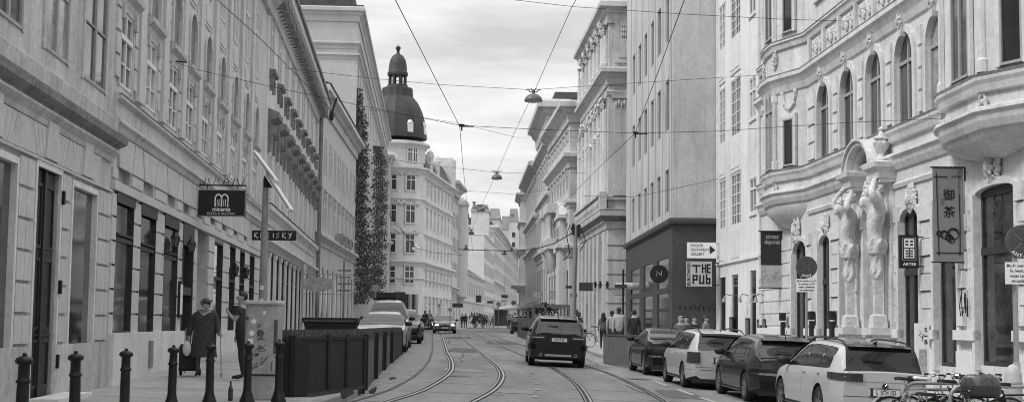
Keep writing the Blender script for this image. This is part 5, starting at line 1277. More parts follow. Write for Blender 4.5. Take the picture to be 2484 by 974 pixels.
    for x in k['gaps']: sidepatch('door_gap',x-.005,x+.005,lambda q:.32,lambda q:B(q)+.01,blk_tr,n=1,off=.003)
    sidepatch('sill_trim',xr+wr_+.07,xf-wr_-.07,lambda x:zlo(x)+.05,lambda x:zlo(x)+.11,blk_tr,n=6,off=.004)
    if k.get('lowtrim'): sidepatch('lower_cladding',xr+wr_+.06,xf-wr_-.06,lambda x:zlo(x)+.06,lambda x:zlo(x)+.2,blk_tr,n=6,off=.008)
    ends=[(k['plate'][0],-1)]+([(k['plate'][1],1)] if lit or k.get('fp') else [])
    for z,end in ends:
        b=MB(); x=end*(L/2+.02); b.box(min(x,x-end*.02),max(x,x-end*.02),-.265,.265,z-.06,z+.06)
        pl=b.build('number_plate',plate_m,root)
        b=MB(); xx=end*(L/2+.0215); 
        for a,c,e,g in ((-.275,.275,z-.07,z-.06),(-.275,.275,z+.06,z+.07)): b.box(min(x-end*.021,x+end*.004),max(x-end*.021,x+end*.004),a,c,e,g)
        b.box(min(x,x+end*.003),max(x,x+end*.003),-.26*(-1 if end<0 else 1) if 0 else (.215 if end<0 else -.262),(.262 if end<0 else -.215),z-.058,z+.058); b.build('plate_frame',blk_tr,pl)
        if plate: text(plate,.105,blk_tr,pl,(end*(L/2+.022),0 if end>0 else -.02,z),rot=(R(90),0,R(-90) if end<0 else R(90)),ext=.001,xs=.72,bold=.002)
    if rails:
        for sy in (-1,1):
            x0,x1=k['rw'][1]+.1,k['ws'][1]-.1; y=sec((x0+x1)/2)[10][0]-.0
            b=MB(); b.tube([(lerp(x0,x1,t),sy*(sec(lerp(x0,x1,t))[10][0]),T(lerp(x0,x1,t))+.045*min(1,12*t*(1-t))) for t in [i/12 for i in range(13)]],.017,6); b.build('roof_rail',chrome if rails==2 else blk_tr,root,smooth=True)
    if antenna: b=MB(); xa=k['rw'][1]+.25; b.tube([(xa,0,T(xa)),(xa-.12,0,T(xa)+(.2 if antenna!=2 else .06))],[.012 if antenna!=2 else .04,.004 if antenna!=2 else .01],6); b.build('aerial',blk_tr,root)
    if k.get('wiper',1): b=MB(); xw=k['rw'][0]+.07; b.tube([(xw-.04,.0,T(xw)+.03),(xw-.03,.35,T(xw)+.05)],.012,5); b.build('rear_wiper',blk_tr,root)
    if k.get('spoiler'):
        b=MB(); x=k['rw'][1]; s=sec(x+.05); wy=s[10][0]; b.grid([[(x+.12,-wy,T(x+.12)+.006),(x+.12,0,T(x+.12)+.02),(x+.12,wy,T(x+.12)+.006)],[(x-.13,-wy*.96,T(x+.12)-.035),(x-.15,0,T(x+.12)-.02),(x-.13,wy*.96,T(x+.12)-.035)],[(x-.02,-wy*.94,T(x)-.06),(x-.02,0,T(x)-.05),(x-.02,wy*.94,T(x)-.06)]]); b.build('spoiler',roofcol or color,root,smooth=True)
    if k.get('exh'):
        for sy in (-1,1): b=MB(); n=14; b.grid([[(-L/2-.02+dx,sy*.55+r*math.cos(2*math.pi*j/n),.38+r*math.sin(2*math.pi*j/n)) for j in range(n)] for dx,r in ((.05,.05),(-.02,.05),(-.02,.035),(.04,.033))],closed=True); b.build('exhaust_pipe',chrome,root,smooth=True)
    return root,k,B,T,L
CARS={
'wagon':dict(L=4.62,W=1.79,H=1.48,wb=2.67,fo=.88,gc=.17,wheel=.325,
  belt=[(-2.31,.93),(-1.9,.985),(-1.2,.975),(0,.955),(.9,.93),(1.3,.90),(1.75,.82),(2.15,.72),(2.31,.62)],
  top=[(-2.31,.94),(-2.24,1.0),(-1.98,1.385),(-1.85,1.43),(-1.2,1.47),(-.3,1.485),(.3,1.44),(.55,1.36),(1.25,.95),(1.4,.9),(2.31,.62)],
  ws=(1.22,.52),rw=(-2.22,-1.93),sw=[(-.08,1.05),(-1.05,-.14),(-1.72,-1.11)],handles=(-.25,-1.2),gaps=(1.05,-.11,-1.0),
  strips=[('tail_light',-1,.40,1.22,.80,.935,'lamp',dict(taper=.05,off=.028)),('bumper_slot',-1,.50,1.0,.36,.385,'blk',{}),('rear_diffuser',-1,-.7,.7,.2,.3,'blk',dict(both=False,off=.012)),('tailgate_seam',-1,-.74,.74,.532,.542,'blk',dict(both=False,off=.004)),('tailgate_line',-1,-.80,.80,.795,.80,'blk',dict(both=False,off=.004)),('headlight',1,.45,1.1,.6,.7,'clear',{}),('grille',1,-.4,.4,.3,.42,'blk',dict(both=False))],
  plate=(.62,.4),spoiler=1),
'smallwagon':dict(L=4.26,W=1.73,H=1.47,wb=2.47,fo=.83,gc=.17,wheel=.31,
  belt=[(-2.13,.93),(-1.8,.96),(-1,.95),(0,.94),(.8,.92),(1.2,.9),(1.6,.82),(2.0,.72),(2.13,.60)],
  top=[(-2.13,.94),(-2.08,.97),(-1.9,1.33),(-1.8,1.41),(-1.1,1.46),(-.2,1.475),(.3,1.43),(.5,1.36),(1.15,.95),(1.3,.9),(2.13,.6)],
  ws=(1.12,.48),rw=(-2.06,-1.86),sw=[(-.05,.98),(-.98,-.11),(-1.6,-1.04)],handles=(-.2,-1.1),gaps=(1.0,-.08,-.95),mirror=None,
  strips=[('tail_light',-1,.60,1.08,.66,.92,'lamp',dict(off=.03)),('bumper_line',-1,-1.3,1.3,.48,.49,'blk',dict(both=False,off=.004)),('rear_diffuser',-1,-.75,.75,.18,.27,'blk',dict(both=False,off=.01)),('tailgate_seam',-1,-.72,.72,.55,.558,'blk',dict(both=False,off=.004)),('headlight',1,.4,1.0,.62,.74,'clear',{})],
  plate=(.74,.4),spoiler=1,spokes=5),
'hatch':dict(L=4.28,W=1.80,H=1.46,wb=2.63,fo=.86,gc=.16,wheel=.32,
  belt=[(-2.14,.90),(-1.7,.97),(-1,.96),(0,.94),(.8,.92),(1.2,.9),(1.7,.8),(2.0,.7),(2.14,.60)],
  top=[(-2.14,.91),(-2.05,.97),(-1.75,1.25),(-1.55,1.38),(-.9,1.44),(-.2,1.46),(.3,1.42),(.5,1.35),(1.2,.94),(1.35,.9),(2.14,.6)],
  ws=(1.17,.48),rw=(-2.0,-1.62),sw=[(-.05,1.02),(-1.02,-.11),(-1.42,-1.08)],handles=(-.2,-1.1),gaps=(1.02,-.08,-.98),trim=None,
  strips=[('tail_light',-1,.45,1.15,.74,.86,'lamp',dict(off=.025)),('rear_reflector',-1,.35,.95,.60,.66,'chrome',dict(taper=.05)),('bumper_line',-1,-1.2,1.2,.47,.48,'blk',dict(both=False,off=.004)),('rear_diffuser',-1,-.75,.75,.18,.28,'blk',dict(both=False,off=.01)),('headlight',1,.4,1.05,.62,.72,'clear',{})],
  plate=(.52,.4),spoiler=1,spokes=7),
'coupe':dict(L=4.4,W=1.85,H=1.40,wb=2.7,fo=.86,gc=.16,wheel=.34,
  belt=[(-2.2,.93),(-1.8,.99),(-1,.97),(0,.94),(.8,.92),(1.2,.9),(1.7,.8),(2.06,.7),(2.2,.6)],
  top=[(-2.2,.94),(-1.95,1.0),(-1.7,1.08),(-1.15,1.30),(-.6,1.38),(-.1,1.40),(.3,1.36),(.5,1.3),(1.2,.94),(1.35,.9),(2.2,.6)],
  ws=(1.17,.46),rw=(-1.75,-1.08),rwo=.02,sw=[(-.05,1.02),(-.95,-.11)],handles=(-.2,-1.0),gaps=(1.02,-.08),wiper=0,
  strips=[('tail_light',-1,.35,1.2,.78,.86,'lamp',{}),('tail_band',-1,-.4,.4,.78,.84,'blk',dict(both=False)),('rear_reflector',-1,.5,.95,.55,.6,'chrome',{}),('rear_diffuser',-1,-.8,.8,.18,.34,'blk',dict(both=False,off=.01)),('headlight',1,.4,1.05,.62,.7,'clear',{})],
  plate=(.66,.4),spokes=10),
'suv':dict(L=4.44,W=1.83,H=1.6,wb=2.67,fo=.86,gc=.20,wheel=.345,
  belt=[(-2.22,1.0),(-1.9,1.06),(-1.2,1.05),(0,1.04),(.8,1.03),(1.2,1.01),(1.7,.94),(2.06,.82),(2.22,.66)],
  top=[(-2.22,1.01),(-2.14,1.08),(-1.92,1.47),(-1.8,1.53),(-1.1,1.58),(-.2,1.6),(.3,1.56),(.52,1.48),(1.2,1.06),(1.35,1.02),(2.22,.66)],
  ws=(1.17,.5),rw=(-2.12,-1.88),sw=[(-.08,1.0),(-1.02,-.14),(-1.6,-1.08)],handles=(-.25,-1.1),gaps=(1.02,-.11,-.98),
  strips=[('tail_light',-1,.42,1.05,.86,.98,'lamp',{}),('tail_light_core',-1,.46,.9,.90,.93,'clear',dict(off=.012)),('bumper_step',-1,-1.25,1.25,.56,.70,'col',dict(both=False,off=.035,n=30)),('bumper_crease',-1,-1.1,1.1,.535,.55,'blk',dict(both=False,off=.04,n=30)),('rear_diffuser',-1,-.95,.95,.30,.46,'blk',dict(both=False,off=.02)),('skid_plate',-1,-.42,.42,.34,.40,'clear',dict(both=False,off=.03)),('headlight',1,.4,1.05,.72,.84,'clear',{})],
  plate=(.86,.45),spoiler=1,lowtrim=1,exh=1),
'sedanfront':dict(L=4.5,W=1.8,H=1.45,wb=2.7,fo=.85,gc=.16,wheel=.32,
  belt=[(-2.25,.93),(-1.8,.98),(-1,.96),(0,.94),(.8,.92),(1.2,.9),(1.7,.86),(2.1,.77),(2.25,.64)],
  top=[(-2.25,.94),(-2.0,1.0),(-1.3,1.32),(-.8,1.41),(-.2,1.45),(.2,1.43),(.42,1.36),(1.2,.95),(1.35,.92),(2.25,.64)],
  ws=(1.17,.42),rw=(-2.0,-1.35),sw=[(-.08,1.02),(-1.05,-.14)],handles=(-.25,-1.1),gaps=(1.02,-.11),wiper=0,fp=1,
  strips=[('headlight',1,.48,1.0,.58,.70,'clear',{}),('grille',1,-.42,.42,.50,.68,'blk',dict(both=False)),('grille_bar',1,-.42,.42,.585,.60,'chrome',dict(both=False,off=.014)),('air_intake',1,-.75,.75,.24,.36,'blk',dict(both=False)),('tail_light',-1,.5,1.1,.75,.88,'lamp',{})],
  plate=(.66,.42),spokes=5),
'van':dict(L=4.7,W=1.85,H=1.95,wb=2.9,fo=.88,gc=.2,wheel=.33,
  belt=[(-2.35,1.1),(-1.8,1.12),(0,1.1),(1.0,1.08),(1.4,1.05),(1.9,.95),(2.2,.85),(2.35,.7)],
  top=[(-2.35,1.11),(-2.3,1.3),(-2.25,1.75),(-2.1,1.88),(-1.2,1.93),(0,1.94),(.5,1.9),(.75,1.8),(1.5,1.12),(1.7,1.02),(2.35,.7)],
  ws=(1.5,.72),rw=(-2.3,-2.2),sw=[(.2,1.3),(-.9,.12)],handles=(-.0,),gaps=(1.2,.15,-.95),wiper=0,fp=1,
  strips=[('headlight',1,.5,1.1,.72,.9,'clear',{}),('grille',1,-.5,.5,.6,.8,'blk',dict(both=False)),('tail_light',-1,.7,1.0,.8,1.2,'lamp',{})],plate=(.6,.45))}
CARS['hatch']['trim']=chrome
p_white=paint('car_paint_white',.52); p_dark=paint('car_paint_dark',.018); p_black=paint('car_paint_black',.008); p_silver=paint('car_paint_silver',.36,.3); p_char=paint('car_paint_charcoal',.018)
RG='cars parked nose to tail along the right kerb'; LG='cars parked along the left cobbled strip'
def carplace(rearX,rearY,dirx):                                 # body centre from the rear axle, heading up the street
    return rearX,rearY,dirx
def putcar(kind,xr,yr,dirx,face=1,**k):
    kk=CARS[kind]; ang=math.atan2(1,dirx)
    off=kk['wb']-(kk['L']/2-kk['fo'])                            # rear axle to centre
    d=Vector((math.cos(ang),math.sin(ang)))
    c=Vector((xr,yr))+d*off
    zr=gz(xr,yr); zf=gz(*(Vector((xr,yr))+d*kk['wb']))
    r=car(kind=kind,loc=(c.x,c.y,(zr+zf)/2),rz=ang,**k)
    r[0].rotation_euler=(math.atan2(gz(c.x-.6,c.y)-gz(c.x+.6,c.y),1.2)*-1 if 0 else math.atan(.035*pw([(50,1),(110,0)],c.y)),-math.atan2(zf-zr,kk['wb']),ang); r[0].rotation_mode='XYZ'
    return r
g_=putcar('wagon',6.50,26.3,-.07,label='white estate car with dark roof rails parked nearest, beside the bicycles',group=RG,color=p_white,roofcol=p_char,rails=1,plate='L  SCH 152',antenna=2)
r=g_[0]; xe=-2.31-.012                                              # round badge: ring with a V over a W
b=MB(); n=20
b.grid([[(xe-dx,rr*math.cos(2*math.pi*j/n),.80+.055+rr*math.sin(2*math.pi*j/n)-.13+.0) for j in range(n)] for dx,rr in ((.0,.062),(.012,.062),(.012,.052),(.0,.052))],closed=True)
def strokes(b,pts,t): b.tube([(xe-.01,-x,z) for x,z in pts],t,4)
zc=.725
strokes(b,[(-.028,zc+.042),(0,zc+.006),(.028,zc+.042)],.006); strokes(b,[(-.046,zc+.022),(-.022,zc-.04),(0,zc-.0),(.022,zc-.04),(.046,zc+.022)],.006)
b.build('badge',chrome,r)
b=MB(); b.grid([[(xe-.002,rr*math.cos(2*math.pi*j/n),zc+rr*math.sin(2*math.pi*j/n)) for j in range(n)] for rr in (.053,.001)],closed=True); b.build('badge_ground',blk_tr,r)
putcar('hatch',6.02,31.6,-.07,label='dark metallic hatchback parked between the white small estate and the nearest white estate',group=RG,color=p_char,plate=None)
g_=putcar('smallwagon',5.20,36.4,-.07,label='white small estate with black-framed tail lamps parked behind the dark hatchback',group=RG,color=p_white,plate='W 18254',rails=1)
putcar('coupe',4.86,42.7,-.06,label='black fastback car parked next to the grey parklet wall, farthest of the right row',group=RG,color=p_black)
g_=putcar('suv',1.47,45.9,-.02,label='dark compact utility vehicle driving away in the middle of the road',group=None,color=p_black,plate='GS CT 22',rails=2,name='moving_car')
def flip(kind,cx,cy,dirx,**k):                                   # facing the camera
    kk=CARS[kind]; ang=math.atan2(-1,dirx); r=car(kind=kind,loc=(cx,cy,gz(cx,cy)),rz=ang,**k); return r
flip('sedanfront',-5.15,111,.06,label='dark oncoming car with lit headlamps in the left lane',group=None,color=paint('car_paint_grey',.12,.2),lit=True,plate='W 57381',name='moving_car')
flip('sedanfront',-7.3,124,.06,label='second oncoming dark car half hidden behind the first one',group=None,color=p_char,lit=True,name='moving_car')
flip('hatch',-4.68,52.5,.05,label='pale hatchback parked facing the camera right behind the dark planter fence',group=LG,color=p_silver,antenna=0)
v=flip('van',-5.0,58.5,.05,label='pale van with a roof box parked behind the pale hatchback',group=LG,color=p_silver,antenna=0,name='parked_van'); v[0]['category']='van'
b=MB(); b.box(-1.3,.2,-.5,.3,2.0,2.22); b.box(-1.2,-1.1,-.65,.65,1.93,2.0); b.box(.0,.1,-.65,.65,1.93,2.0)
o=b.build('roof_box',blk_tr,None); o.matrix_world=v[0].matrix_world if 0 else Matrix.Translation(v[0].location)@Matrix.Rotation(v[0].rotation_euler.z,4,'Z'); tag(o,'black box on the roof of the pale van','roof box')
for (k_,cx_,cy_,lab,co) in (('suv',-5.1,67.5,'dark utility vehicle parked behind the pale van, left row',p_black),('hatch',-5.55,76.5,'grey hatchback parked on the cobbles behind the dark utility vehicle',p_silver),('sedanfront',-6.15,86,'dark saloon parked on the cobbles, second from the far end of the left row',p_char),('hatch',-6.9,97,'small dark car at the far end of the left parked row',p_dark)):
    flip(k_,cx_,cy_,.055,label=lab,group=LG,color=co,antenna=0)
g_=putcar('hatch',.93,113,-.03,label='dark car parked beyond the wooden parklet, right side of the far road',group=None,color=p_black)

# ================= PEOPLE =================
skin_m=mat('skin',.34,rough=.6,var=.05,bump=0); hair_d=mat('hair_dark',.025,rough=.6,var=.3,scale=20,bump=.2); hair_g=mat('hair_grey_brown',.09,rough=.7,var=.3,scale=25,bump=.3); hair_l=mat('hair_light',.35,rough=.7,var=.2,scale=20)
def cloth(v): return mat('cloth_%d'%int(v*1000),v,rough=.9,var=.15,scale=6,bump=.2,bscale=14)
BASE=dict(pelvis=(0,0,.53),spine=(0,-.003,.62),chest=(0,0,.735),neck=(0,.005,.83),head=(0,-.006,.885),crown=(0,-.003,.955),
 lsh=(.095,0,.795),lel=(.125,.01,.63),lwr=(.135,-.02,.49),lha=(.137,-.03,.455),rsh=(-.095,0,.795),rel=(-.125,.01,.63),rwr=(-.135,-.02,.49),rha=(-.137,-.03,.455),
 lhip=(.052,0,.49),lkn=(.058,-.008,.28),lan=(.06,.01,.045),lto=(.065,-.085,.02),rhip=(-.052,0,.49),rkn=(-.058,-.008,.28),ran=(-.06,.01,.045),rto=(-.065,-.085,.02))
RAD=dict(pelvis=.078,spine=.072,chest=.085,neck=.034,head=.05,crown=.044,lsh=.042,lel=.028,lwr=.018,lha=.016,rsh=.042,rel=.028,rwr=.018,rha=.016,lhip=.058,lkn=.036,lan=.024,lto=.018,rhip=.058,rkn=.036,ran=.024,rto=.018)
ED=[('pelvis','spine'),('spine','chest'),('chest','neck'),('neck','head'),('head','crown'),('chest','lsh'),('lsh','lel'),('lel','lwr'),('lwr','lha'),('chest','rsh'),('rsh','rel'),('rel','rwr'),('rwr','rha'),('pelvis','lhip'),('lhip','lkn'),('lkn','lan'),('lan','lto'),('pelvis','rhip'),('rhip','rkn'),('rkn','ran'),('ran','rto')]
def skin_mesh(J,Rd,E,scale,sub=1):
    names=list(J); idx={n:i for i,n in enumerate(names)}
    me=bpy.data.meshes.new('s'); me.from_pydata([Vector(J[n])*scale for n in names],[(idx[a],idx[b]) for a,b in E],[])
    bm=bmesh.new(); bm.from_mesh(me); ly=bm.verts.layers.skin.verify(); bm.verts.ensure_lookup_table()
    for n in names:
        d=bm.verts[idx[n]][ly]; r=Rd[n]*scale; d.radius=(r,r) if not isinstance(r,tuple) else r; d.use_root=(n==names[0])
    bm.to_mesh(me); bm.free()
    o=bpy.data.objects.new('s',me); C.objects.link(o); m=o.modifiers.new('k','SKIN'); m.use_smooth_shade=True; q=o.modifiers.new('u','SUBSURF'); q.levels=sub; q.render_levels=sub
    bpy.context.view_layer.update(); r=bpy.data.meshes.new_from_object(o.evaluated_get(bpy.context.evaluated_depsgraph_get())); bpy.data.objects.remove(o)
    return r
def person(label,X,Y,h,face,top,legs,pose=None,z=None,hair='short',hairm=None,fingers=False,coat=None,shoes=None,group=None,rad=None,sleeves=True,cat='person'):
    J=dict(BASE); J.update(pose or {}); Rd=dict(RAD); Rd.update(rad or {}); E=list(ED)
    if fingers:
        for s in 'lr':
            hv=Vector(J[s+'ha']); wv=Vector(J[s+'wr']); d=(hv-wv).normalized(); sd=Vector((0,1,0)).cross(d).normalized() if abs(d.y)<.9 else Vector((1,0,0)); pn=d.cross(sd)
            for i in range(4):
                o=(i-1.5)*.0105; ln=(.034,.042,.04,.03)[i]; a=hv+sd*o+d*.010; 
                J[s+'f%da'%i]=tuple(a); J[s+'f%db'%i]=tuple(a+d*ln*.5+pn*.006); J[s+'f%dc'%i]=tuple(a+d*ln*.8+pn*.018)
                for q_,rr in (('a',.0052),('b',.0047),('c',.0038)): Rd[s+'f%d'%i+q_]=rr
                E+=[(s+'ha',s+'f%da'%i),(s+'f%da'%i,s+'f%db'%i),(s+'f%db'%i,s+'f%dc'%i)]
            a=wv.lerp(hv,.45); J[s+'ta']=tuple(a+sd*-.016); J[s+'tb']=tuple(a+sd*-.026+d*.02+pn*.008); Rd[s+'ta']=.0065; Rd[s+'tb']=.005; E+=[(s+'ha',s+'ta'),(s+'ta',s+'tb')]
    me=skin_mesh(J,Rd,E,h)
    me.materials.clear()
    for m in (top,legs,skin_m,shoes or black): me.materials.append(m)
    segs=[(Vector(J[a])*h,Vector(J[b_])*h,a,b_) for a,b_ in E]
    for p in me.polygons:
        c=p.center; best=None
        for a,b_,na,nb in segs:
            ab=b_-a; t=max(0,min(1,(c-a).dot(ab)/max(ab.length_squared,1e-9))); dd=(c-(a+ab*t)).length-Rd[nb]*h*.5
            if best is None or dd<best[0]: best=(dd,na,nb,t)
        _,na,nb,t=best
        if nb in('head','crown'): i=2
        elif nb=='neck': i=2 if t>.8 else 0
        elif nb[1:] in('ha',) or na[1:]=='ha' or na[1:2] in 'ft' and len(na)>2 and na[1:] not in('to',): i=2
        elif nb[1:]=='to' : i=3
        elif nb[1:] in('hip','kn','an'): i=1
        elif nb[1:] in ('el','wr') and not sleeves: i=2 if (nb[1:]=='wr' or t>.5) else 0
        else: i=0
        p.material_index=i
    zz_=z if z is not None else 0
    r=thing('person',label,cat,(X,Y,zz_),face,group,data=me); 
    hd=(Vector(J['head'])+Vector(J['crown']))*.5*h; s=h
    hm=hairm or hair_d
    b=MB(); rows=[]
    for i in range(9):
        a=R(-48)+R(138)*i/8
        rows.append([(hd.x+(.052*s+.004)*math.cos(a)*math.cos(t),hd.y+.006*s+(.062*s)*math.cos(a)*math.sin(t)+( .0),hd.z+.012*s+(.060*s)*math.sin(a)) for t in [2*math.pi*j/14 for j in range(14)]])
    rows=[[(x,y+.010*s,z_) if z_>hd.z+.04*s else (x,max(y+.012*s,hd.y+(-.012 if z_>hd.z+.0*s else .012)*s),z_) for x,y,z_ in rw] for rw in rows]
    b.grid(rows,closed=True,caps=True)
    if hair=='long': b.grid([[(hd.x+wx*math.cos(t),hd.y+.03*s+wy*math.sin(t),hd.z+dz) for t in [2*math.pi*j/12 for j in range(12)]] for wx,wy,dz in ((.05*s,.04*s,.03*s),(.06*s,.05*s,-.05*s),(.07*s,.045*s,-.13*s),(.045*s,.03*s,-.2*s))],closed=True,caps=True)
    if hair=='curly': 
        rnd=random.Random(3)
        for _ in range(40):
            t=rnd.random()*6.28; a=rnd.uniform(-.2,1.5); x,y,z_=.058*s*math.cos(a)*math.cos(t),.06*s*math.cos(a)*math.sin(t),.064*s*math.sin(a)
            if y<-.02*s and z_<.03*s: continue
            b.ell((hd.x+x,hd.y+y,hd.z+z_+.01*s),(.02*s,.02*s,.018*s),6,4)
    if hair!='hood': b.build('hair',hm,r,smooth=True)
    else: b.build('hood',top,r,smooth=True)
    if fingers or h*1>0 and Y<70:
        b=MB(); b.ell((hd.x,hd.y-.046*s,hd.z-.012*s),(.007*s,.012*s,.014*s),8,6)
        for sx in (-1,1): b.ell((hd.x+sx*.052*s,hd.y+.004*s,hd.z-.008*s),(.008*s,.014*s,.02*s),8,6)
        b.build('nose_and_ears',skin_m,r,smooth=True)
        b=MB()
        for sx in (-1,1): b.ell((hd.x+sx*.019*s,hd.y-.045*s,hd.z+.004*s),(.008*s,.006*s,.005*s),6,4)
        b.ell((hd.x,hd.y-.047*s,hd.z-.035*s),(.014*s,.005*s,.003*s),8,4); b.build('eyes_and_mouth',hair_d,r)
    if coat:
        m_,z0,z1,w0,w1,fl=coat; b=MB(); n=24
        b.grid([[( (J['pelvis'][0]*h*0+ (w1 if k==0 else lerp(w1,w0,k/6))*math.cos(t)*(1+.05*math.sin(5*t+k))),(w1*.72 if k==0 else lerp(w1,w0,k/6)*.72)*math.sin(t)*(1+.05*math.cos(4*t))+lerp(J['chest'][1],0,k/6)*h,lerp(z1,z0,k/6)) for t in [2*math.pi*j/n for j in range(n)]] for k in range(7)],closed=True,caps=True); b.build('coat',m_,r,smooth=True)
    return r
coat_m=mat('dark_wool_coat',.055,rough=.95,var=.3,scale=14,bump=.4,bscale=20)
pz=lambda X,Y:pavL(Y,X)+.016
wp=P(493,920,30); 
# elderly woman with stick
hunch=dict(spine=(0,.0,.62),chest=(.005,-.03,.725),neck=(.01,-.06,.80),head=(.012,-.085,.85),crown=(.014,-.10,.915),lsh=(.11,-.03,.775),lel=(.155,-.03,.63),lwr=(.185,-.10,.53),lha=(.20,-.125,.515),rsh=(-.11,-.03,.775),rel=(-.16,.0,.63),rwr=(-.19,.0,.5),rha=(-.195,-.005,.465),lan=(.075,.0,.045),ran=(-.075,.03,.045),lto=(.085,-.08,.02),rto=(-.09,-.055,.02),lkn=(.07,-.01,.26),rkn=(-.07,.0,.26))
wo=person('older woman in a long dark coat with short curly hair leaning on a walking stick',wp.x,30,1.68,R(8),coat_m,cloth(.08),pose=hunch,z=pz(wp.x,30),hair='curly',hairm=hair_g,fingers=True,rad=dict(chest=.115,spine=.115,pelvis=.105,lsh=.06,rsh=.06,lel=.042,rel=.042,lwr=.028,rwr=.028),coat=(coat_m,.40,1.18,.27,.22,0))
hx=Matrix.Translation(wo.location)@Matrix.Rotation(R(8),4,'Z')@Vector((.205*1.68,-.15*1.68,.52*1.68))
b=MB(); b.tube([(0,0,0),(.03,.05,-.86)],.011); b.tube([(0,0,0),(.005,-.0,.03),(-.02,.1,.035)],.018); b.lathe(.03,.05,[(.02,-.88),(.03,-.80)],8)
st=link('walking_stick',b.mesh('walking_stick',steel),None,hx); tag(st,'light metal walking stick held by the older woman','walking stick'); st.location.z=pz(hx.x,hx.y)+.88
tp=P(449,915,30.3)
t=thing('shopping_trolley','black wheeled shopping trolley beside the older woman','shopping trolley',(wp.x-.36,30.25,pz(wp.x,30.2)))
b=MB(); b.box(-.19,.19,-.14,.14,.10,.62); b.box(-.17,.17,-.12,.12,.62,.66); b.box(-.15,.15,-.17,-.14,.15,.4); b.build('bag',mat('black_fabric',.03,var=.3,scale=8,rough=.9),t)
b=MB(); b.tube([(-.13,.16,.05),(-.13,.17,.98),(.13,.17,.98),(.13,.16,.05)],.013); b.build('handle',steel,t)
for sx in (-1,1):
    b=MB(); b.T=Matrix.Translation((sx*.2,.12,.07))@Matrix.Rotation(R(90),4,'Y'); b.lathe(0,0,[(.07,-.02),(.07,.02)],14); b.build('wheel',tyre_m,t)
bp_=P(462,880,30); b=MB(); b.ell((0,0,.16),(.09,.07,.16),12,8); b.tube([(-.05,0,.3),(-.04,0,.42),(.04,0,.42),(.05,0,.3)],.008)
o=link('carrier_bag',b.mesh('carrier_bag',mat('pale_plastic_bag',.6,var=.1,rough=.4),True),None,(wp.x-.33,29.86,pz(wp.x,30)+.42)); tag(o,'pale carrier bag in the hand of the older woman','bag')
mp_=P(583,924,29.0); 
man=dict(rsh=(-.06,.04,.80),lsh=(.06,-.07,.795),lel=(.055,-.09,.655),lwr=(.03,-.165,.735),lha=(.025,-.18,.765),head=(0,-.02,.885),crown=(0,-.015,.955),ran=(-.05,.05,.045),rkn=(-.05,.02,.28),lkn=(.05,-.02,.28))
person('man in a dark t-shirt and trousers with black hair, half hidden by the utility cabinet',mp_.x,29.0,1.80,R(-62),cloth(.035),cloth(.025),pose=man,z=pz(mp_.x,29),fingers=True,sleeves=False)
walk=dict(lkn=(.05,-.05,.28),lan=(.05,-.07,.06),lto=(.055,-.15,.03),rkn=(-.05,.0,.27),ran=(-.05,.09,.06),rto=(-.055,.02,.02),lel=(.13,.04,.63),lwr=(.13,.06,.5),lha=(.13,.06,.46))
PG='people walking away along the right pavement'
def ped(label,px,py,h,Y,face,top,legs,**k):
    g=k.pop('gr',None); pts=P(px,py,Y); z=k.pop('z',None)
    return person(label,pts.x,Y,h,face,cloth(top),cloth(legs),z=z if z is not None else pavR(Y)+.01 if pts.x>0 else pavL(Y)+.02,group=g,**k)
ped('woman with long black hair and dark trousers walking away, left of the grey parklet wall',1463,838,1.62,62.5,R(180),.10,.03,gr=PG,pose=walk,hair='long')
ped('man in a grey shirt seen from behind, left of the pair',1484,838,1.72,61,R(180),.28,.05,gr=PG,pose=walk)
ped('broad man in a pale shirt seen from behind the grey parklet wall',1501,838,1.86,56,R(180),.36,.05,gr=PG,pose=walk,rad=dict(chest=.1,spine=.09,lsh=.05,rsh=.05))
ped('person in a dark hooded jacket walking away beside the gallery building windows',1538,838,1.76,56,R(180),.025,.03,gr=PG,hair='hood',rad=dict(chest=.11,spine=.1,lsh=.055,rsh=.055))
for i,(px,Y,hm,hr,lab) in enumerate(((1651,48,hair_l,'short','fair-haired person standing behind the black fastback car'),(1664,48.6,hair_d,'long','dark-haired woman behind the parked cars facing the camera'),(1684,49,hair_d,'short','person in front of the dark side wall of the gallery building'),(1712,50,hair_d,'short','person with pale top standing by the pub doorway'))):
    ped(lab,px,800,1.66,Y,R(20*i),(.12,.06,.03,.2)[i],.05,hair=hr,hairm=hm,z=pavR(Y)+.02)
far=[(1035,115,.03),(1046,118,.25),(1125,170,.03),(1133,172,.05),(1152,200,.05),(1186,205,.3),(1193,208,.45),(1199,207,.08),(1178,210,.03),(1234,165,.3),(1241,160,.45),(1237,170,.06),(1246,172,.25),(1253,150,.04),(1172,215,.2)]
FL=['dark-clothed pedestrian at the corner shop behind the parked cars','pale-shirted pedestrian near the domed house entrance','dark pedestrian on the far left pavement, left of a pair','dark pedestrian on the far left pavement, right of a pair','dark pedestrian by the low old house','pedestrian in a grey top in the far group','pedestrian in a pale top in the far group','dark-clothed pedestrian at the right edge of the far group','dark pedestrian left of the far group','pedestrian in a grey top near the far crossing','pedestrian in pale clothes near the far crossing','dark pedestrian behind the pale one near the crossing','grey-clad pedestrian between the crossing and the parked dark car','dark figure just left of the wooden parklet','small distant pedestrian left of the group']
for (px,Y,v),lab in zip(far,FL):
    x=PX(px,Y); zz0=gz(x,Y)+.12; person(lab,x,Y,random.uniform(1.62,1.82),random.choice((0,R(180),R(90))),cloth(v),cloth(random.choice((.03,.06,.15))),z=zz0,pose=random.choice((None,walk)),group='distant pedestrians')

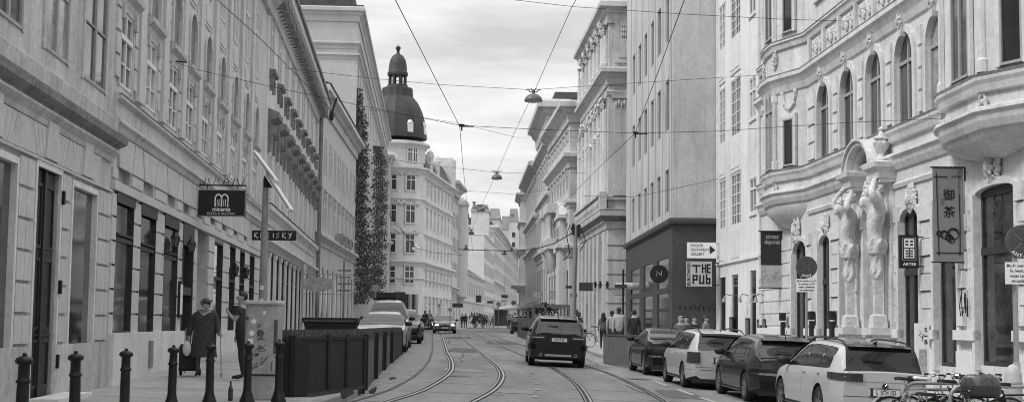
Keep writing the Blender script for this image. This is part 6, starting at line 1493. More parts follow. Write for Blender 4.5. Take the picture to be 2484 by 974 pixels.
# ================= STATUES OF THE PORTAL =================
pu,hw,vt=PORT
atl=dict(pelvis=(0,-.02,.50),spine=(.01,-.04,.60),chest=(.0,-.02,.735),neck=(-.01,-.06,.82),head=(-.02,-.10,.865),crown=(-.025,-.115,.93),lsh=(.12,-.01,.80),lel=(.20,-.12,.93),lwr=(.09,-.06,1.05),lha=(.05,-.03,1.08),rsh=(-.12,-.01,.79),rel=(-.22,-.10,.88),rwr=(-.13,-.03,1.01),rha=(-.09,.0,1.04))
arad=dict(pelvis=.078,spine=.066,chest=.095,neck=.045,head=.062,crown=.055,lsh=.062,lel=.036,lwr=.026,lha=.022,rsh=.055,rel=.036,rwr=.026,rha=.022)
leg=[n for n in BASE if n[1:] in('hip','kn','an','to')]
for sx,lab in ((-1,'left stone giant carrying the portal canopy, farther from the camera'),(1,'right stone giant with raised arms carrying the portal, nearer the camera')):
    J={k:v for k,v in {**BASE,**atl}.items() if k not in leg}
    J={k:(v[0]*.88*(-1 if sx<0 else 1),v[1],v[2]) for k,v in J.items()}
    J['robe']=(0,-.02,.40); arad['robe']=.095
    E=[e for e in ED if e[0] not in leg and e[1] not in leg]+[('pelvis','robe')]
    hgt=2.95; me=skin_mesh(J,{**RAD,**arad},E,hgt,sub=2); me.materials.clear(); me.materials.append(stone)
    p=R1.a+R1.d*(pu+sx*hw); off=R1.inw*-.34; base=vt-1.07*hgt
    o=thing('stone_atlas',lab,'statue',(p.x+off.x,p.y+off.y,R1.z0+base),R1.ang,'stone giants of the portal',data=me)
    b=MB(); n=48; rnd=random.Random(5+sx)                        # twisting drapery below the waist, then the tapering pillar
    z1=.54*hgt; z0_=1.46-base+.9
    rows=[]
    for k in range(29):
        t=k/28; z_=lerp(z1,z0_+.35,t); r=lerp(.24,.11,t)+.03*math.sin(t*9)
        rows.append([(r*math.cos(a)*(1+.13*math.sin(6*a+t*9+math.sin(t*14))+.06*math.sin(11*a-t*12)),-.04*hgt*.5+r*math.sin(a)*(1+.13*math.sin(6*a+t*9+math.sin(t*14))+.06*math.sin(11*a-t*12)),z_) for a in [2*math.pi*j/n for j in range(n)]])
    b.grid(rows,closed=True,caps=True)
    b.build('drapery',stone,o,smooth=True,angle=60)
    b=MB()
    for z_,r in ((1,1),): pass
    q=[(.12,z0_+.5),(.10,z0_),(.10,1.46-base+.35),(.17,1.46-base+.3),(.20,1.46-base),]
    b.grid([[(sx_*r,-.05+sy_*r,z_) for sx_,sy_ in ((-1,-1),(1,-1),(1,1),(-1,1))] for r,z_ in q],closed=True,caps=True); b.build('pillar',stone,o)
    b=MB(); clump(b,(J['crown'][0]*hgt,J['crown'][1]*hgt+.02,.93*hgt),.13,.1,.13,26,3,.05); b.ell((J['head'][0]*hgt,J['head'][1]*hgt-.14,.855*hgt),(.10,.06,.13),8,6); b.build('hair',stone,o)
# ================= STREET FURNITURE =================
# bollards
BP=[(57,855,13.5),(187,850,15.5),(306,844,17.6),(420,836,20.0),(512,829,21.0),(603,826,21.7),(679,822,22.2)]
BL=['nearest cast-iron bollard at the far left of the frame','cast-iron bollard in front of the left shop window','cast-iron bollard in front of the plinth of the pizzeria house','cast-iron bollard left of the older woman','cast-iron bollard in front of the older woman','cast-iron bollard left in front of the utility cabinet','cast-iron bollard between the utility cabinet and the dark planter fence']
def bollard_mesh(h):
    b=MB(); b.lathe(0,0,[(r_*.74,z_) for r_,z_ in ((.16,-.1),(.16,.06),(.13,.12),(.095,.2),(.082,.26),(.078,h*.66),(.075,h*.70),(.092,h*.705),(.097,h*.72),(.080,h*.74),(.074,h*.76),(.072,h*.88),(.078,h*.885),(.11,h*.90),(.118,h*.925),(.10,h*.95),(.052,h*.968),(.024,h*.972),(.034,h*.985),(.022,h),(.004,h+.006))],20)
    return b.mesh('bollard',iron,True,50)
for (px,py,D),lab in zip(BP,BL):
    p=P(px,py,D); zb=pavL(D)+.0; h=p.z-zb; o=thing('bollard',lab,'bollard',(p.x,D,zb),px*.7,'cast-iron bollards along the left kerb',data=bollard_mesh(h)); o.rotation_euler[0]=R(((px*7)%5-2)*.35); o.rotation_euler[1]=R(((px*3)%5-2)*.3)
# utility cabinet
p0=P(590,727,23.2); p1=P(681,727,23.2); wc=(p1.x-p0.x); xc=(p0.x+p1.x)/2; zc_=pavL(23.2); hc=p0.z-zc_
cab_m=mat('cabinet_weathered',.36,var=.22,scale=4,bump=.1)
r=thing('utility_cabinet','pale rounded utility cabinet covered in stickers and scribbles','cabinet',(xc,23.45,zc_))
def rr(w,d,z,k=.1):
    pts=[]
    for sx,sy,a0 in ((1,-1,-90),(1,1,0),(-1,1,90),(-1,-1,180)):
        for i in range(5): a=R(a0+22.5*i); pts.append((sx*(w/2-k)+k*math.cos(a),sy*(d/2-k)+k*math.sin(a),z))
    return pts
b=MB(); b.grid([rr(wc*.92,.40,-.1),rr(wc*.92,.40,.40),rr(wc*.94,.42,.41),rr(wc*.94,.42,hc-.06)],closed=True,caps=True); b.build('cabinet_body',cab_m,r,smooth=True,angle=40)
b=MB(); b.grid([rr(wc*.955,.43,.395),rr(wc*.955,.43,.42)],closed=True,caps=True); b.build('seam',black,r)
b=MB(); b.grid([rr(wc,.5,hc-.06),rr(wc*1.02,.52,hc-.03),rr(wc,.5,hc)],closed=True,caps=True); b.build('cabinet_top',mat('cabinet_cap',.55,var=.12,scale=4),r,smooth=True,angle=40)
rnd=random.Random(11); yf=-.212
b=MB()
for cx0,cz0,rad_ in ((-.13,1.27,.04),(-.16,1.08,.045)): b.grid([[(cx0+q*math.cos(a),yf,cz0+q*math.sin(a)) for a in [2*math.pi*j/12 for j in range(12)]] for q in (rad_,.001)],closed=True)
b.cut(); b.box(-.22,-.13,yf-.001,yf,.90,.99); b.cut(); b.box(.02,.06,yf-.001,yf,1.38,1.44); b.build_each('sticker',white,r)
b=MB()
for cx0,cz0,rad_ in ((-.02,1.08,.06),(-.24,1.32,.03)): b.grid([[(cx0+q*math.cos(a),yf-.001,cz0+q*math.sin(a)) for a in [2*math.pi*j/12 for j in range(12)]] for q in (rad_,.001)],closed=True)
b.box(.20,.26,yf-.001,yf,.75,1.30) ; b.build('sticker',mat('sticker_dark',.1,var=.4,scale=20),r)
b=MB()
for (cx0,cz0,s) in ((0,.98,.08),(-.1,.8,.1),(.02,.62,.1),(-.12,.55,.08),(.03,.86,.09),(-.03,1.2,.06),(-.2,.7,.06)):
    pts=[(cx0+rnd.uniform(-s,s),yf-.004,cz0+rnd.uniform(-s,s)) for _ in range(7)]; b.tube(pts,.0035,3)
for z0_ in (.60,.52): b.tube([(.16,yf-.004,z0_),(.19,yf-.004,z0_+.03),(.17,yf-.004,z0_-.05),(.19,yf-.004,z0_-.06)],.005,3)
b.box(-.10,-.04,yf-.003,yf,.72,.75); b.build('scribble',black,r)
# wine bottle
p=ground(573,968); x=PX(573,23.0)
b=MB(); b.lathe(0,0,[(.036,0),(.038,.02),(.038,.18),(.03,.215),(.014,.245),(.0135,.30),(.016,.302),(.016,.315)],16); o=link('wine_bottle',b.mesh('wine_bottle',mat('bottle_glass_dark',.012,rough=.1,var=0,bump=0,spec=.8),True),None,(x,22.9,pavL(23)+.005)); tag(o,'dark wine bottle standing on the pavement left of the cabinet','bottle')
b=MB(); b.lathe(0,0,[(.0388,.05),(.0388,.14)],16); link('label_band',b.mesh('label_band',mat('bottle_label',.06,var=.3,scale=40)),o)
# tall pole behind the cabinet with two tilted white blades
D=38; b0=P(637,725,D); b1=P(645,432,D); zb=pavL(D)
r=thing('street_pole','tapered grey pole with stickers standing behind the utility cabinet','pole',(b0.x,D,zb))
b=MB(); b.tube([(0,0,-.1),(b1.x-b0.x,0,b1.z-zb)],[.125,.075],16); b.build('shaft',mat('pole_grey',.30,var=.2,scale=3),r,smooth=True,angle=50)
b=MB(); hx_=b1.z-zb; b.box(-.03,.18,-.12,.1,hx_-.25,hx_+.05); b.box(.0,.1,-.25,.25,hx_+.05,hx_+.12); b.build('bracket',black,r)
for pa_,pb_ in (((617,369),(670,440)),((647,420),(706,511))):
    A,Bq=P(*pa_,D),P(*pb_,D); b=MB(); d=(Bq-A); L_=d.length; b.box(0,L_,-.30,.30,-.05,.05)
    o=link('tilted_awning',b.mesh('tilted_awning',white),None,A); o.rotation_euler=(0,math.atan2(-d.z,d.x),0); o.rotation_euler[1]=-math.atan2(d.z,d.x); tag(o,('upper' if pa_[0]==617 else 'lower')+' of two tilted white panels above the gallery sign on the left','awning','tilted white panels')
    b=MB(); b.box(.05,L_-.05,-.305,-.30,-.02,.02); link('edge_seam',b.mesh('edge_seam',grey),o)
b=MB()
for z0_,m_ in ((1.55,0),(1.2,0),(1.9,0),(1.35,0)): b.box(-.05,.05,-.128,-.12,z0_,z0_+.11)
b.build('sticker',white,r)
# ---- dark planter fence around the pavement seating
fence_m=mat('fence_dark_board',.022,var=.3,scale=2.5,rough=.7); fence_l=mat('fence_pale_skylit',.11,var=.35,scale=2.5,rough=.8); reed=mat('reed_brown',.13,var=.5,scale=18,rough=.95,bump=.6,bscale=40)  # paler board tone carries the sky light on the roadside boxes
def zat(px,py,D): return P(px,py,D)
ft=[(682,812,24.6),(717,812,24.2),(803,810,25.8),(847,809,26.8),(890,808,27.9)]
pts=[(PX(px,D),D) for px,py,D in ft]; ztop=P(760,812,25).z
zb_=.66
def planter(label,a,c,zt,zbt,th=.34,bm=None):
    a,c=Vector(a),Vector(c); d=(c-a); L_=d.length; ang=math.atan2(d.y,d.x)
    r=thing('planter_box',label,'planter',(a.x,a.y,zbt),ang,'dark planter boxes fencing the pavement seating')
    h=zt-zbt; b=MB(); b.box(.03,L_-.03,0,th,-.15,h-.05); b.build('board',bm or fence_m,r)
    b=MB(); b.box(0,.07,-.03,.04,-.15,h); b.box(L_-.07,L_,-.028,.04,-.15,h-.002); b.box(.07,L_-.07,-.02,.0,h-.09,h-.03); b.build('frame',black,r)
    b=MB(); rnd=random.Random(L_*100)
    for _ in range(int(L_*420)):
        x=rnd.uniform(.05,L_-.05); y=rnd.uniform(.0,th); hh_=rnd.uniform(.02,.13); b.box(x-.006,x+.006,y-.006,y+.006,h-.08,h-.03+hh_)
    b.build('reed_planting',reed,r)
    return r
LBL=['short end planter box of the dark fence beside the utility cabinet','front planter box of the dark fence, first right of the cabinet','front planter box of the dark fence, second right of the cabinet','front planter box of the dark fence, at its street corner']
for i in range(4): planter(LBL[i],pts[i],pts[i+1],ztop,zb_-.02)
sd=[(896,29.0,33.0),(921,33.4,37.4),(941,37.8,41.8),(957,42.2,49.5)]
for i,(px,D0,D1) in enumerate(sd):
    x0=PX(px,D0); x1=PX({0:914,1:934,2:952,3:981}[i],D1)
    zt=P(px,804,D0).z if i else ztop; zbt=gz(x0,D0)+.02
    r=planter(('first','second','third','last and longest')[i]+' roadside planter box of the dark fence counted from the street corner',(x0,D0),(x1,D1),ztop+.0,zbt,bm=fence_l if i<3 else None)  # first three boxes have sky light painted into their board colour
b=MB(); rnd=random.Random(9)                                        # litter of weeds at the fence foot
for _ in range(1600):
    t=rnd.random(); x=lerp(-3.4,-2.75,t)+rnd.uniform(-.1,.05) if rnd.random()<.5 else lerp(-2.8,-3.2,t)+rnd.uniform(-.05,.15); y=lerp(24.3,27.7,t) if x<-2.8 else lerp(28,34,t)
    z_=gz(x,y)+.14 if y<27.8 else gz(x,y); s=rnd.uniform(.006,.022); b.poly([(x-s,y,z_),(x+s,y+s,z_+s*.3),(x+rnd.uniform(-2,2)*s,y+rnd.uniform(-s,s),z_+s*rnd.uniform(1.5,4))])
stuff(b.build('weeds',mat('weed_leaf',.09,var=.4,scale=9),None))
# benches/table with parasol boxes behind the fence
x=PX(805,34); r=thing('wooden_bench_box','dark wooden seating box behind the planter fence','bench',(x,34,pavL(34)))
b=MB(); b.box(-.62,.62,0,.5,1.02,1.1); b.box(-.66,.66,-.03,.53,1.1,1.22); b.box(-.6,.6,.02,.48,0,1.02); b.build('box',fence_m,r); b=MB(); b.box(-.6,.6,-.04,-.03,1.13,1.16); b.build('rail',fence_l,r)
# blade sign on pole farther left (oval board on a rail) and round sign
D=60; A=P(753,688,D); Bq=P(815,690,D)
r=thing('hanging_shop_sign','pale oval shop sign hung from a horizontal rail, left pavement','sign',((A.x+PX(790,D))/2,D,A.z))
b=MB(); n=24; b.grid([[(.62*math.cos(2*math.pi*j/n)*(1 if abs(math.cos(2*math.pi*j/n))<.8 else 1),dy,.32*math.sin(2*math.pi*j/n)) for j in range(n)] for dy in (0,.06)],closed=True,caps=True); b.box(-.66,.66,.01,.05,-.22,.22); b.build('board',mat('sign_pale',.36,var=.35,scale=5),r)
b=MB(); b.tube([(-.7,.03,.42),(1.55,.03,.42)],.025); b.tube([(-.7,.03,-.42),(1.55,.03,-.42)],.02); b.tube([(.3,.03,.42),(.3,.03,.3)],.015); b.build('rail',grey,r)
b=MB(); b.tube([(1.1,.05,1.0),(1.1,.05,-2.2)],.035); b.build('post',ledge_d,r)
for k in range(4): 
    b=MB(); b.box(.85+.0*k,1.4,.0,.03,.55-k*.28,.62-k*.28); b.build('cross_arm',ledge_d,r)
def disc_sign(label,px,py,rpx,D,faces,plate=None,arc=None,pole=True,cross=False,polebot=None,group=None,name='round_road_sign',pm=None):
    c=P(px,py,D); rad_=rpx*D/FPX; zb=(pavR(D) if c.x>0 else pavL(D)); r=thing(name,label,'road sign',(c.x,D,zb),0,group); z=c.z-zb
    def disc(rad2,y0,y1,m,nm):
        b=MB(); n=32; b.grid([[(q*math.cos(2*math.pi*j/n),y,z+q*math.sin(2*math.pi*j/n)) for j in range(n)] for q,y in ((.001,y0),(rad2,y0),(rad2,y1),(.001,y1))],closed=True); return b.build(nm,m,r,smooth=True)
    disc(rad_,-.03,0,faces[0],'sign_disc')
    if len(faces)>1: disc(rad_*.80,-.034,-.03,faces[1],'sign_field')
    if cross:
        b=MB(); q=rad_*.68
        for s in (-1,1):
            b.T=Matrix.Translation((0,-.037,z))@Matrix.Rotation(s*R(45),4,'Y'); b.box(-q,q,-.002,.002,-rad_*.055,rad_*.055)
        b.build('sign_cross',faces[2],r)
    if pole: b=MB(); b.tube([(0,.04,-.1),(0,.04,z+rad_*.6)],.038,10); b.build('post',pm or steel,r,smooth=True)
    return r,z,rad_
red_d=mat('sign_red_as_grey',.085,var=.06,scale=4,rough=.45,bump=0); blue_d=mat('sign_blue_as_grey',.07,var=.06,scale=4,rough=.45,bump=0); red_e=mat('sign_cross_grey',.12,var=.0,rough=.45,bump=0)
r,z,q=disc_sign('large round no-stopping sign reading ANFANG with a text plate at the right edge',2479,586,41,24.0,(red_d,blue_d,red_e),cross=True,pole=False)
b=MB(); b.tube([(-.11,.06,-.1),(-.11,.06,z+.2)],.045,12); b.build('post',steel,r,smooth=True); b=MB(); b.box(-.155,-.065,.0,.09,.72,1.1); b.build('post_box',mat('post_box_pale',.45,var=.1),r)
def arctext(s,r,z,rad_,size,a0,a1):
    n=len(s)
    for i,ch in enumerate(s):
        a=R(lerp(a0,a1,i/(n-1))); text(ch,size,white,r,(rad_*math.sin(a),-.036,z-rad_*math.cos(a)),rot=(R(90),-a,0),ext=.001,bold=.002)
arctext('ANFANG',r,z,q*.84,.085,-42,42)
b=MB(); b.box(-.30,.31,-.03,-.01,z-q-.43,z-q-.06); pb=b.build('text_plate',white,r)
for i,(t_,s_) in enumerate((('Mo.-Fr. (werkt.) v. 6-17h',.068),('Sa. (werkt.) v. 6-17h',.068),('ausgen. Ladetätigkeit',.066),('mit Lastfahrzeugen',.066))): text(t_,s_,black,pb,(0,-.032,z-q-.12-i*.085),ext=.001,xs=.80,bold=.0012)
r,z,q=disc_sign('round no-stopping sign reading ENDE with a text plate, in front of the dark shop door',1956,647,26,40.0,(red_d,blue_d,red_e),cross=True)
arctext('ENDE',r,z,q*.84,.085,-24,24)
b=MB(); b.box(-.30,.30,-.03,-.01,z-q-.40,z-q-.03); pb=b.build('text_plate',white,r)
for i,(t_,s_) in enumerate((('Mo.-Fr. (werkt.) v. 6-17h',.068),('Sa. (werkt.) v. 6-17h',.068),('ausgen. Ladetätigkeit',.066),('mit Lastfahrzeugen',.066))): text(t_,s_,black,pb,(0,-.032,z-q-.09-i*.085),ext=.001,xs=.80,bold=.0012)
disc_sign('small pale round sign on a post in front of the ivy',911,698,9,88,(steel,grey))
disc_sign('round dark sign on a post at the far crossing',1246,734,6,190,(red_d,))
disc_sign('pale round tram stop sign on the far traffic island',1209,737,6.5,150,(white,grey))
disc_sign('white round sign on a post right of the oncoming car',1092,750,6,108,(white,grey))
disc_sign('white round speed sign left of the oncoming car',1065,740,5,112,(white,grey))
# rounded litter bin by the ANFANG sign
x=PX(2455,23.2); r=thing('litter_bin','pale round-topped litter bin under the sign at the right edge','litter bin',(x,23.2,pavR(23.2)))
b=MB(); b.lathe(0,0,[(.135,.0),(.14,.05),(.14,.78),(.142,.80),(.138,.82),(.128,.93),(.10,1.02),(.06,1.07),(.01,1.09)],20); b.build('bin_body',mat('bin_pale',.46,var=.1,scale=3,rough=.5),r,smooth=True)
b=MB(); b.lathe(0,0,[(.145,.77),(.145,.79)],20); b.lathe(0,0,[(.15,0),(.15,.05)],20); b.build('bin_band',grey,r)
# white notice column "S|B" by the shop
px0,px1=2222,2254; D=30.5; A=P(px0,783,D); Bq=P(px1,783,D); zb=pavR(D)
r=thing('notice_stand','slim white notice column with scribbles in front of the tea shop','notice stand',((A.x+Bq.x)/2,D,zb)); hh=A.z-zb; w2=(Bq.x-A.x)/2
b=MB(); b.box(-w2,w2,0,.14,0,hh); b.build('stand_body',white,r)
text('S',.13,black,r,(w2*.45,-.003,hh-.14),bold=.003,ext=.002); text('B',.13,black,r,(w2*.45,-.003,hh-.40),bold=.003,ext=.002); b=MB(); b.box(w2*.2,w2*.7,-.005,-.001,hh-.28,hh-.255); b.build('bar',black,r)
b=MB(); b.tube([(-w2*.5,-.004,hh-.15),(-w2*.2,-.004,hh-.2),(-w2*.6,-.004,hh-.25),(-w2*.1,-.004,hh-.3),(w2*.1,-.004,hh-.22),(-.02,-.004,hh-.38)],.006,4); b.build('scribble',black,r)
b=MB(); b.box(-w2*.6,w2*.55,-.008,-.001,hh-1.25,hh-.55); b.build('poster',mat('notice_poster',.4,var=.8,scale=26,bump=0),r)
# wall graffiti tags are part of the walls
def wall_scrib(F,px,py,wd,ht,w,n,seed,parent=None,name='graffiti'):
    rnd=random.Random(seed); u,v=F.uv(px,py,w); b=MB(); x=u-wd/2
    for k in range(n):
        x0=x+wd*k/n; pts=[(x0+rnd.uniform(0,wd/n*1.1),-w-.006,v+rnd.uniform(-ht,ht)) for _ in range(4)]; b.tube(pts,.014,3)
    b.build(name,black,F.root)
wall_scrib(R1,2128,772,.9,.16,-.28,5,3); wall_scrib(R1,2338,735,.5,.35,.16,4,4); wall_scrib(R1,2128,745,1.0,.1,-.28,5,8)
b=MB(); rnd=random.Random(6); F=R3; zc2=vd=F.uv(1635,745)[1]
for k in range(9): 
    y0=.25+k*.2; b.tube([(F.L+.008,y0+rnd.uniform(0,.18),zc2+rnd.uniform(-.16,.16)) for _ in range(5)],.012,3)
b.build('graffiti',black,F.root)

# ---- signs at right angles to the walls
def flag(name,label,px0,py0,px1,py1,D,m,th=.08,cat='sign',bars=None,group=None,frame=None):
    A=P(px0,py0,D); Bq=P(px1,py1,D); w,h=Bq.x-A.x,A.z-Bq.z
    r=thing(name,label,cat,((A.x+Bq.x)/2,D,Bq.z),0,group)
    b=MB(); b.box(-w/2,w/2,0,th,0,h); b.build('sign_board',m,r)
    if frame: 
        b=MB(); t=.03*h
        for a,c,e,g in ((-w/2,w/2,0,t),(-w/2,w/2,h-t,h),(-w/2,-w/2+t,0,h),(w/2-t,w/2,0,h)): b.box(a,c,-.008,-.001,e,g)
        b.build('sign_frame',frame,r)
    if bars:
        b=MB(); x=w/2 if bars>0 else -w/2
        for z in (h*.06,h*.94): b.tube([(x-.2*(1 if bars>0 else -1),th/2,z),(x+bars,th/2,z)],.018,6)
        b.build('bracket',black,r)
    return r,w,h
r,w,h=flag('pizzeria_sign','black pizzeria board hanging from a scrolled iron bracket',480,459,595,525,38,mat('sign_black',.018,var=.2,scale=3,rough=.5),frame=grey)
def outl(b,pts,t): b.tube([(x,-.012,z) for x,z in pts],t,5)
b=MB()
for cx0 in (-.085,.085):
    pts=[(cx0-.085,h*.36)]+[(cx0+.085*math.cos(a),h*.66+.11*math.sin(a)) for a in [math.pi-math.pi*i/10 for i in range(11)]]+[(cx0+.085,h*.36)]
    outl(b,pts,.022)
    outl(b,[(cx0-.03,h*.38),(cx0-.03,h*.62)],.008); outl(b,[(cx0+.02,h*.38),(cx0+.02,h*.64)],.012)
b.build('emblem',white,r)
text('minante',.15,white,r,(0,-.004,h*.265),ext=.003,bold=.004); text('PIZZA E ALLORA!',.085,white,r,(0,-.004,h*.105),ext=.003,spacing=1.15)
b=MB(); b.tube([(-w/2-.15,.04,h+.12),(w/2,.04,h+.12)],.022); b.tube([(-w/2-.15,.04,-.2),(-w/2-.15,.04,h+.45)],.03)
for k in range(5):
    cx0=-w/2+.1+k*w*.2
    for s_ in (-1,1): b.tube([(cx0+s_*(.02+.09*math.sin(a*.5)*.9),.04,h+.14+.10*(1-math.cos(a))*.9) for a in [i*.6 for i in range(8)]],.010,4)
for x_ in (-.4,.4): b.tube([(x_,.04,h),(x_,.04,h+.12)],.012)
b.build('scroll_bracket',iron,r)
r,w,h=flag('gallery_flag_sign','long narrow black sign with white hand-painted letters KREISKY behind the pole',610,558,718,583,52,mat('sign_black',.018,var=.2,scale=3,rough=.5))
def strk(b,x,z,s,segs,t=.016):
    for sg in segs: b.tube([(x+a*s,-.01,z+c*s) for a,c in sg],t,4)
b=MB(); GL={'K':[[(0,0),(0.05,1)],[(.6,1.05),(.05,.45),(.65,-.1)]],'R':[[(0,0),(0,.9),(.45,.85),(.4,.5),(.02,.45),(.5,0)]],'E':[[(.5,.9),(0,.85),(.0,.05),(.5,0)],[(0,.45),(.4,.5)]],'I':[[(.1,0),(.1,.9)]],'S':[[(.5,.9),(0,.7),(.45,.35),(0,0)]],'Y':[[(0,.9),(.25,.5)],[(.6,1.0),(.1,-.15)]]}
x=-w/2+.12
for ch in 'KREISKY': strk(b,x,h*.26,h*.52,GL[ch]); x+=w*(.085 if ch=='I' else .135)
b.build('lettering',white,r)
r,w,h=flag('gallery_sign','white sign reading RODLER GSCHWENTER GALLERY with a black arrow',1667,587,1738,626,59.2,white,bars=.15)
for i,t_ in enumerate(('RODLER','GSCHWENTER','GALLERY')): text(t_,.165,black,r,(-w/2+.14,-.004,h*(.80-.27*i)),align='LEFT',ext=.003,xs=.85)
b=MB(); b.poly([(w*.27,-.006,h*.25),(w*.27,-.006,h*.82),(w*.46,-.006,h*.53)]); b.build('arrow',black,r)
r,w,h=flag('pub_sign','square pale grey sign reading BUKOWSKI THE PUB below the gallery sign',1665,633,1727,694,59.2,mat('pub_board_grey',.46,var=.06),bars=.3)
b=MB()
def bar(b,x0,x1,z0,z1): b.box(w*(x0-.5),w*(x1-.5),-.01,-.001,h*z0,h*z1)
for q in ((.22,.55,.80,.86),(.36,.42,.54,.80),(.60,.66,.54,.90),(.60,.72,.70,.75),(.72,.78,.54,.90),(.80,.86,.54,.90),(.80,.95,.84,.90),(.80,.95,.70,.75),(.80,.95,.54,.60),(.24,.30,.10,.46),(.24,.44,.40,.46),(.38,.44,.24,.46),(.24,.44,.24,.30),(.50,.56,.10,.46),(.50,.70,.10,.16),(.64,.70,.10,.46),(.76,.82,.10,.50),(.76,.94,.10,.16),(.88,.94,.10,.34),(.76,.94,.28,.34)): bar(b,*q)
b.build('lettering',black,r); text('BUKOWSKI',.19,black,r,(-w*.40,-.004,h*.5),rot=(R(90),R(-90),0),ext=.003,bold=.004,xs=1.0)
# round N sign
D=61.2; c=P(1599,664,D); q=22*D/FPX; r=thing('round_shop_sign','round black sign with a white letter N on the gallery building','sign',(c.x,D,c.z)); b=MB(); n=32
b.grid([[(rr_*math.cos(2*math.pi*j/n),y,rr_*math.sin(2*math.pi*j/n)) for j in range(n)] for rr_,y in ((.001,0),(q,0),(q,.1),(.001,.1))],closed=True); b.build('sign_disc',black,r,smooth=True)
b=MB(); 
for sg in ([(-.10,-.10),(-.10,.14),(.03,-.02)],[(-.02,.06),(.10,-.08),(.10,.14)]): b.tube([(x_,-.008,z_) for x_,z_ in sg],.010,4)
b.build('lettering',white,r); text('NERO NORO',.07,white,r,(0,-.003,-.22),ext=.001,spacing=1.3) if 0 else None
b=MB(); b.tube([(q-.02,.05,.08),(q+.3,.05,.08),(q+.3,.05,-.2),(q-.02,.05,-.2)],.02,5); b.build('bracket',black,r)
# stress deponie banner
r,w,h=flag('shop_banner','dark fabric banner reading stress deponie over a pale map print','banner' and 1845,560,1902,643,48.6,mat('banner_dark',.03,var=.2,scale=4),th=.01,cat='banner') if 0 else flag('shop_banner','dark fabric banner reading stress deponie over a pale map print',1845,560,1902,643,48.6,mat('banner_dark',.03,var=.2,scale=4),th=.012,cat='banner')
text('stress',.22,grey,r,(0,-.004,h*.84),ext=.002,xs=.9,bold=.006,spacing=.95); text('deponie',.20,grey,r,(0,-.004,h*.68),ext=.002,xs=.9,bold=.006,spacing=.92)
h2=P(1845,643,48.6).z-P(1845,698,48.6).z
b=MB(); b.box(-w/2,w/2,0,.012,-h2,-.001); b.build('lower_panel',mat('banner_map',.40,var=.2,scale=3),r)
b=MB(); rnd=random.Random(2)
for k in range(5): b.tube([(lerp(-w/2,w/2,t/6)*.95,-.004,-h2*.5+rnd.uniform(-.22,.22)) for t in range(7)],.004,3)
b.build('map_line',grey,r)
b=MB(); b.tube([(-w/2-.08,0,h),(w/2+.15,0,h)],.02); b.tube([(-w/2-.08,0,-h2),(w/2+.15,0,-h2)],.02); b.build('banner_rod',black,r)
# tea banner
D=31.6; r,w,h=flag('tea_banner','tall grey fabric banner with brushed tea characters and painted fruit',2262,405,2339,636,D,mat('banner_grey',.24,var=.08,scale=2,bump=.15,bscale=3),th=.014,cat='banner')
b=MB()
b.tube([(-w*.46,-.008,h*.90),(-w*.02,-.008,h*.90)],.010,4); b.tube([(-w*.38,-.008,h*.94),(-w*.36,-.008,h*.50),(-w*.33,-.008,h*.07)],.011,4); b.tube([(w*.36,-.008,h*.72),(w*.38,-.008,h*.40),(w*.36,-.008,h*.07)],.011,4); b.tube([(-w*.42,-.008,h*.10),(w*.46,-.008,h*.10)],.010,4)
b.build('brushed_frame',black,r)
text('御',.27,black,r,(.02,-.005,h*.70),ext=.002,bold=.003); text('茶',.27,black,r,(.02,-.005,h*.52),ext=.002,bold=.003)
text('ARTEE',.066,black,r,(w*.28,-.005,h*.90),ext=.002,spacing=1.2); 
for i,ch in enumerate('TEEHAUS'): text(ch,.06,black,r,(w*.36,-.005,h*(.935-.032*i)),ext=.002)
b=MB()
for cx0,cz0,q in ((.10,.30,.125),(-.10,.29,.09),(-.0,.26,.08),(-.21,.30,.06),(.06,.235,.07)):
    for k in range(3): b.tube([(cx0+(q-.018*k)*math.cos(a)*(1+.04*math.sin(3*a+k)),-.008,h*cz0+(q-.018*k)*math.sin(a)) for a in [6.4*i/14 for i in range(15 if k==0 else 9+k)]],.009-.002*k,4)
b.build('painted_fruit',black,r)
b=MB(); b.box(-.17,-.09,-.004,-.001,h*.60,h*.68); b.build('seal_stamp',mat('seal_grey',.15,var=.3,scale=30),r)
b=MB(); b.tube([(-w/2-.05,0,h),(w/2+.12,0,h)],.018); b.tube([(-w/2-.05,0,0),(w/2+.12,0,0)],.018); b.box(w/2+.03,w/2+.07,-.03,.03,h-.30,h); b.box(w/2+.03,w/2+.07,-.03,.03,-.03,.28); b.build('banner_rod',black,r)
# ARTEE blade sign
r,w,h=flag('tea_shop_sign','black illuminated-style box sign with a white tea emblem reading ARTEE',2182,569,2229,650,34.2,black,th=.12,bars=.32)
b=MB(); 
for a,c,e,g in ((.14,.86,.24,.245),(.14,.86,.905,.91),(.14,.15,.24,.91),(.85,.86,.24,.91)): b.box(w*(a-.5),w*(c-.5),-.006,-.001,h*e,h*g)
b.box(w*(.23-.5),w*(.77-.5),-.008,-.001,h*.30,h*.88); b.build('emblem_ground',white,r)
b=MB()
for a,c in ((.30,.45),(.55,.70)):
    for e,g in ((.78,.83),(.68,.73),(.50,.54),(.42,.46),(.34,.38)): b.box(w*(a-.5),w*(c-.5),-.012,-.008,h*e,h*g)
b.box(w*(.23-.5),w*(.77-.5),-.012,-.008,h*.585,h*.615); b.box(w*(.47-.5),w*(.53-.5),-.012,-.008,h*.32,h*.60); b.build('emblem',black,r)
text('ARTEE',.095,white,r,(0,-.004,h*.12),ext=.002,spacing=1.15,bold=.002)
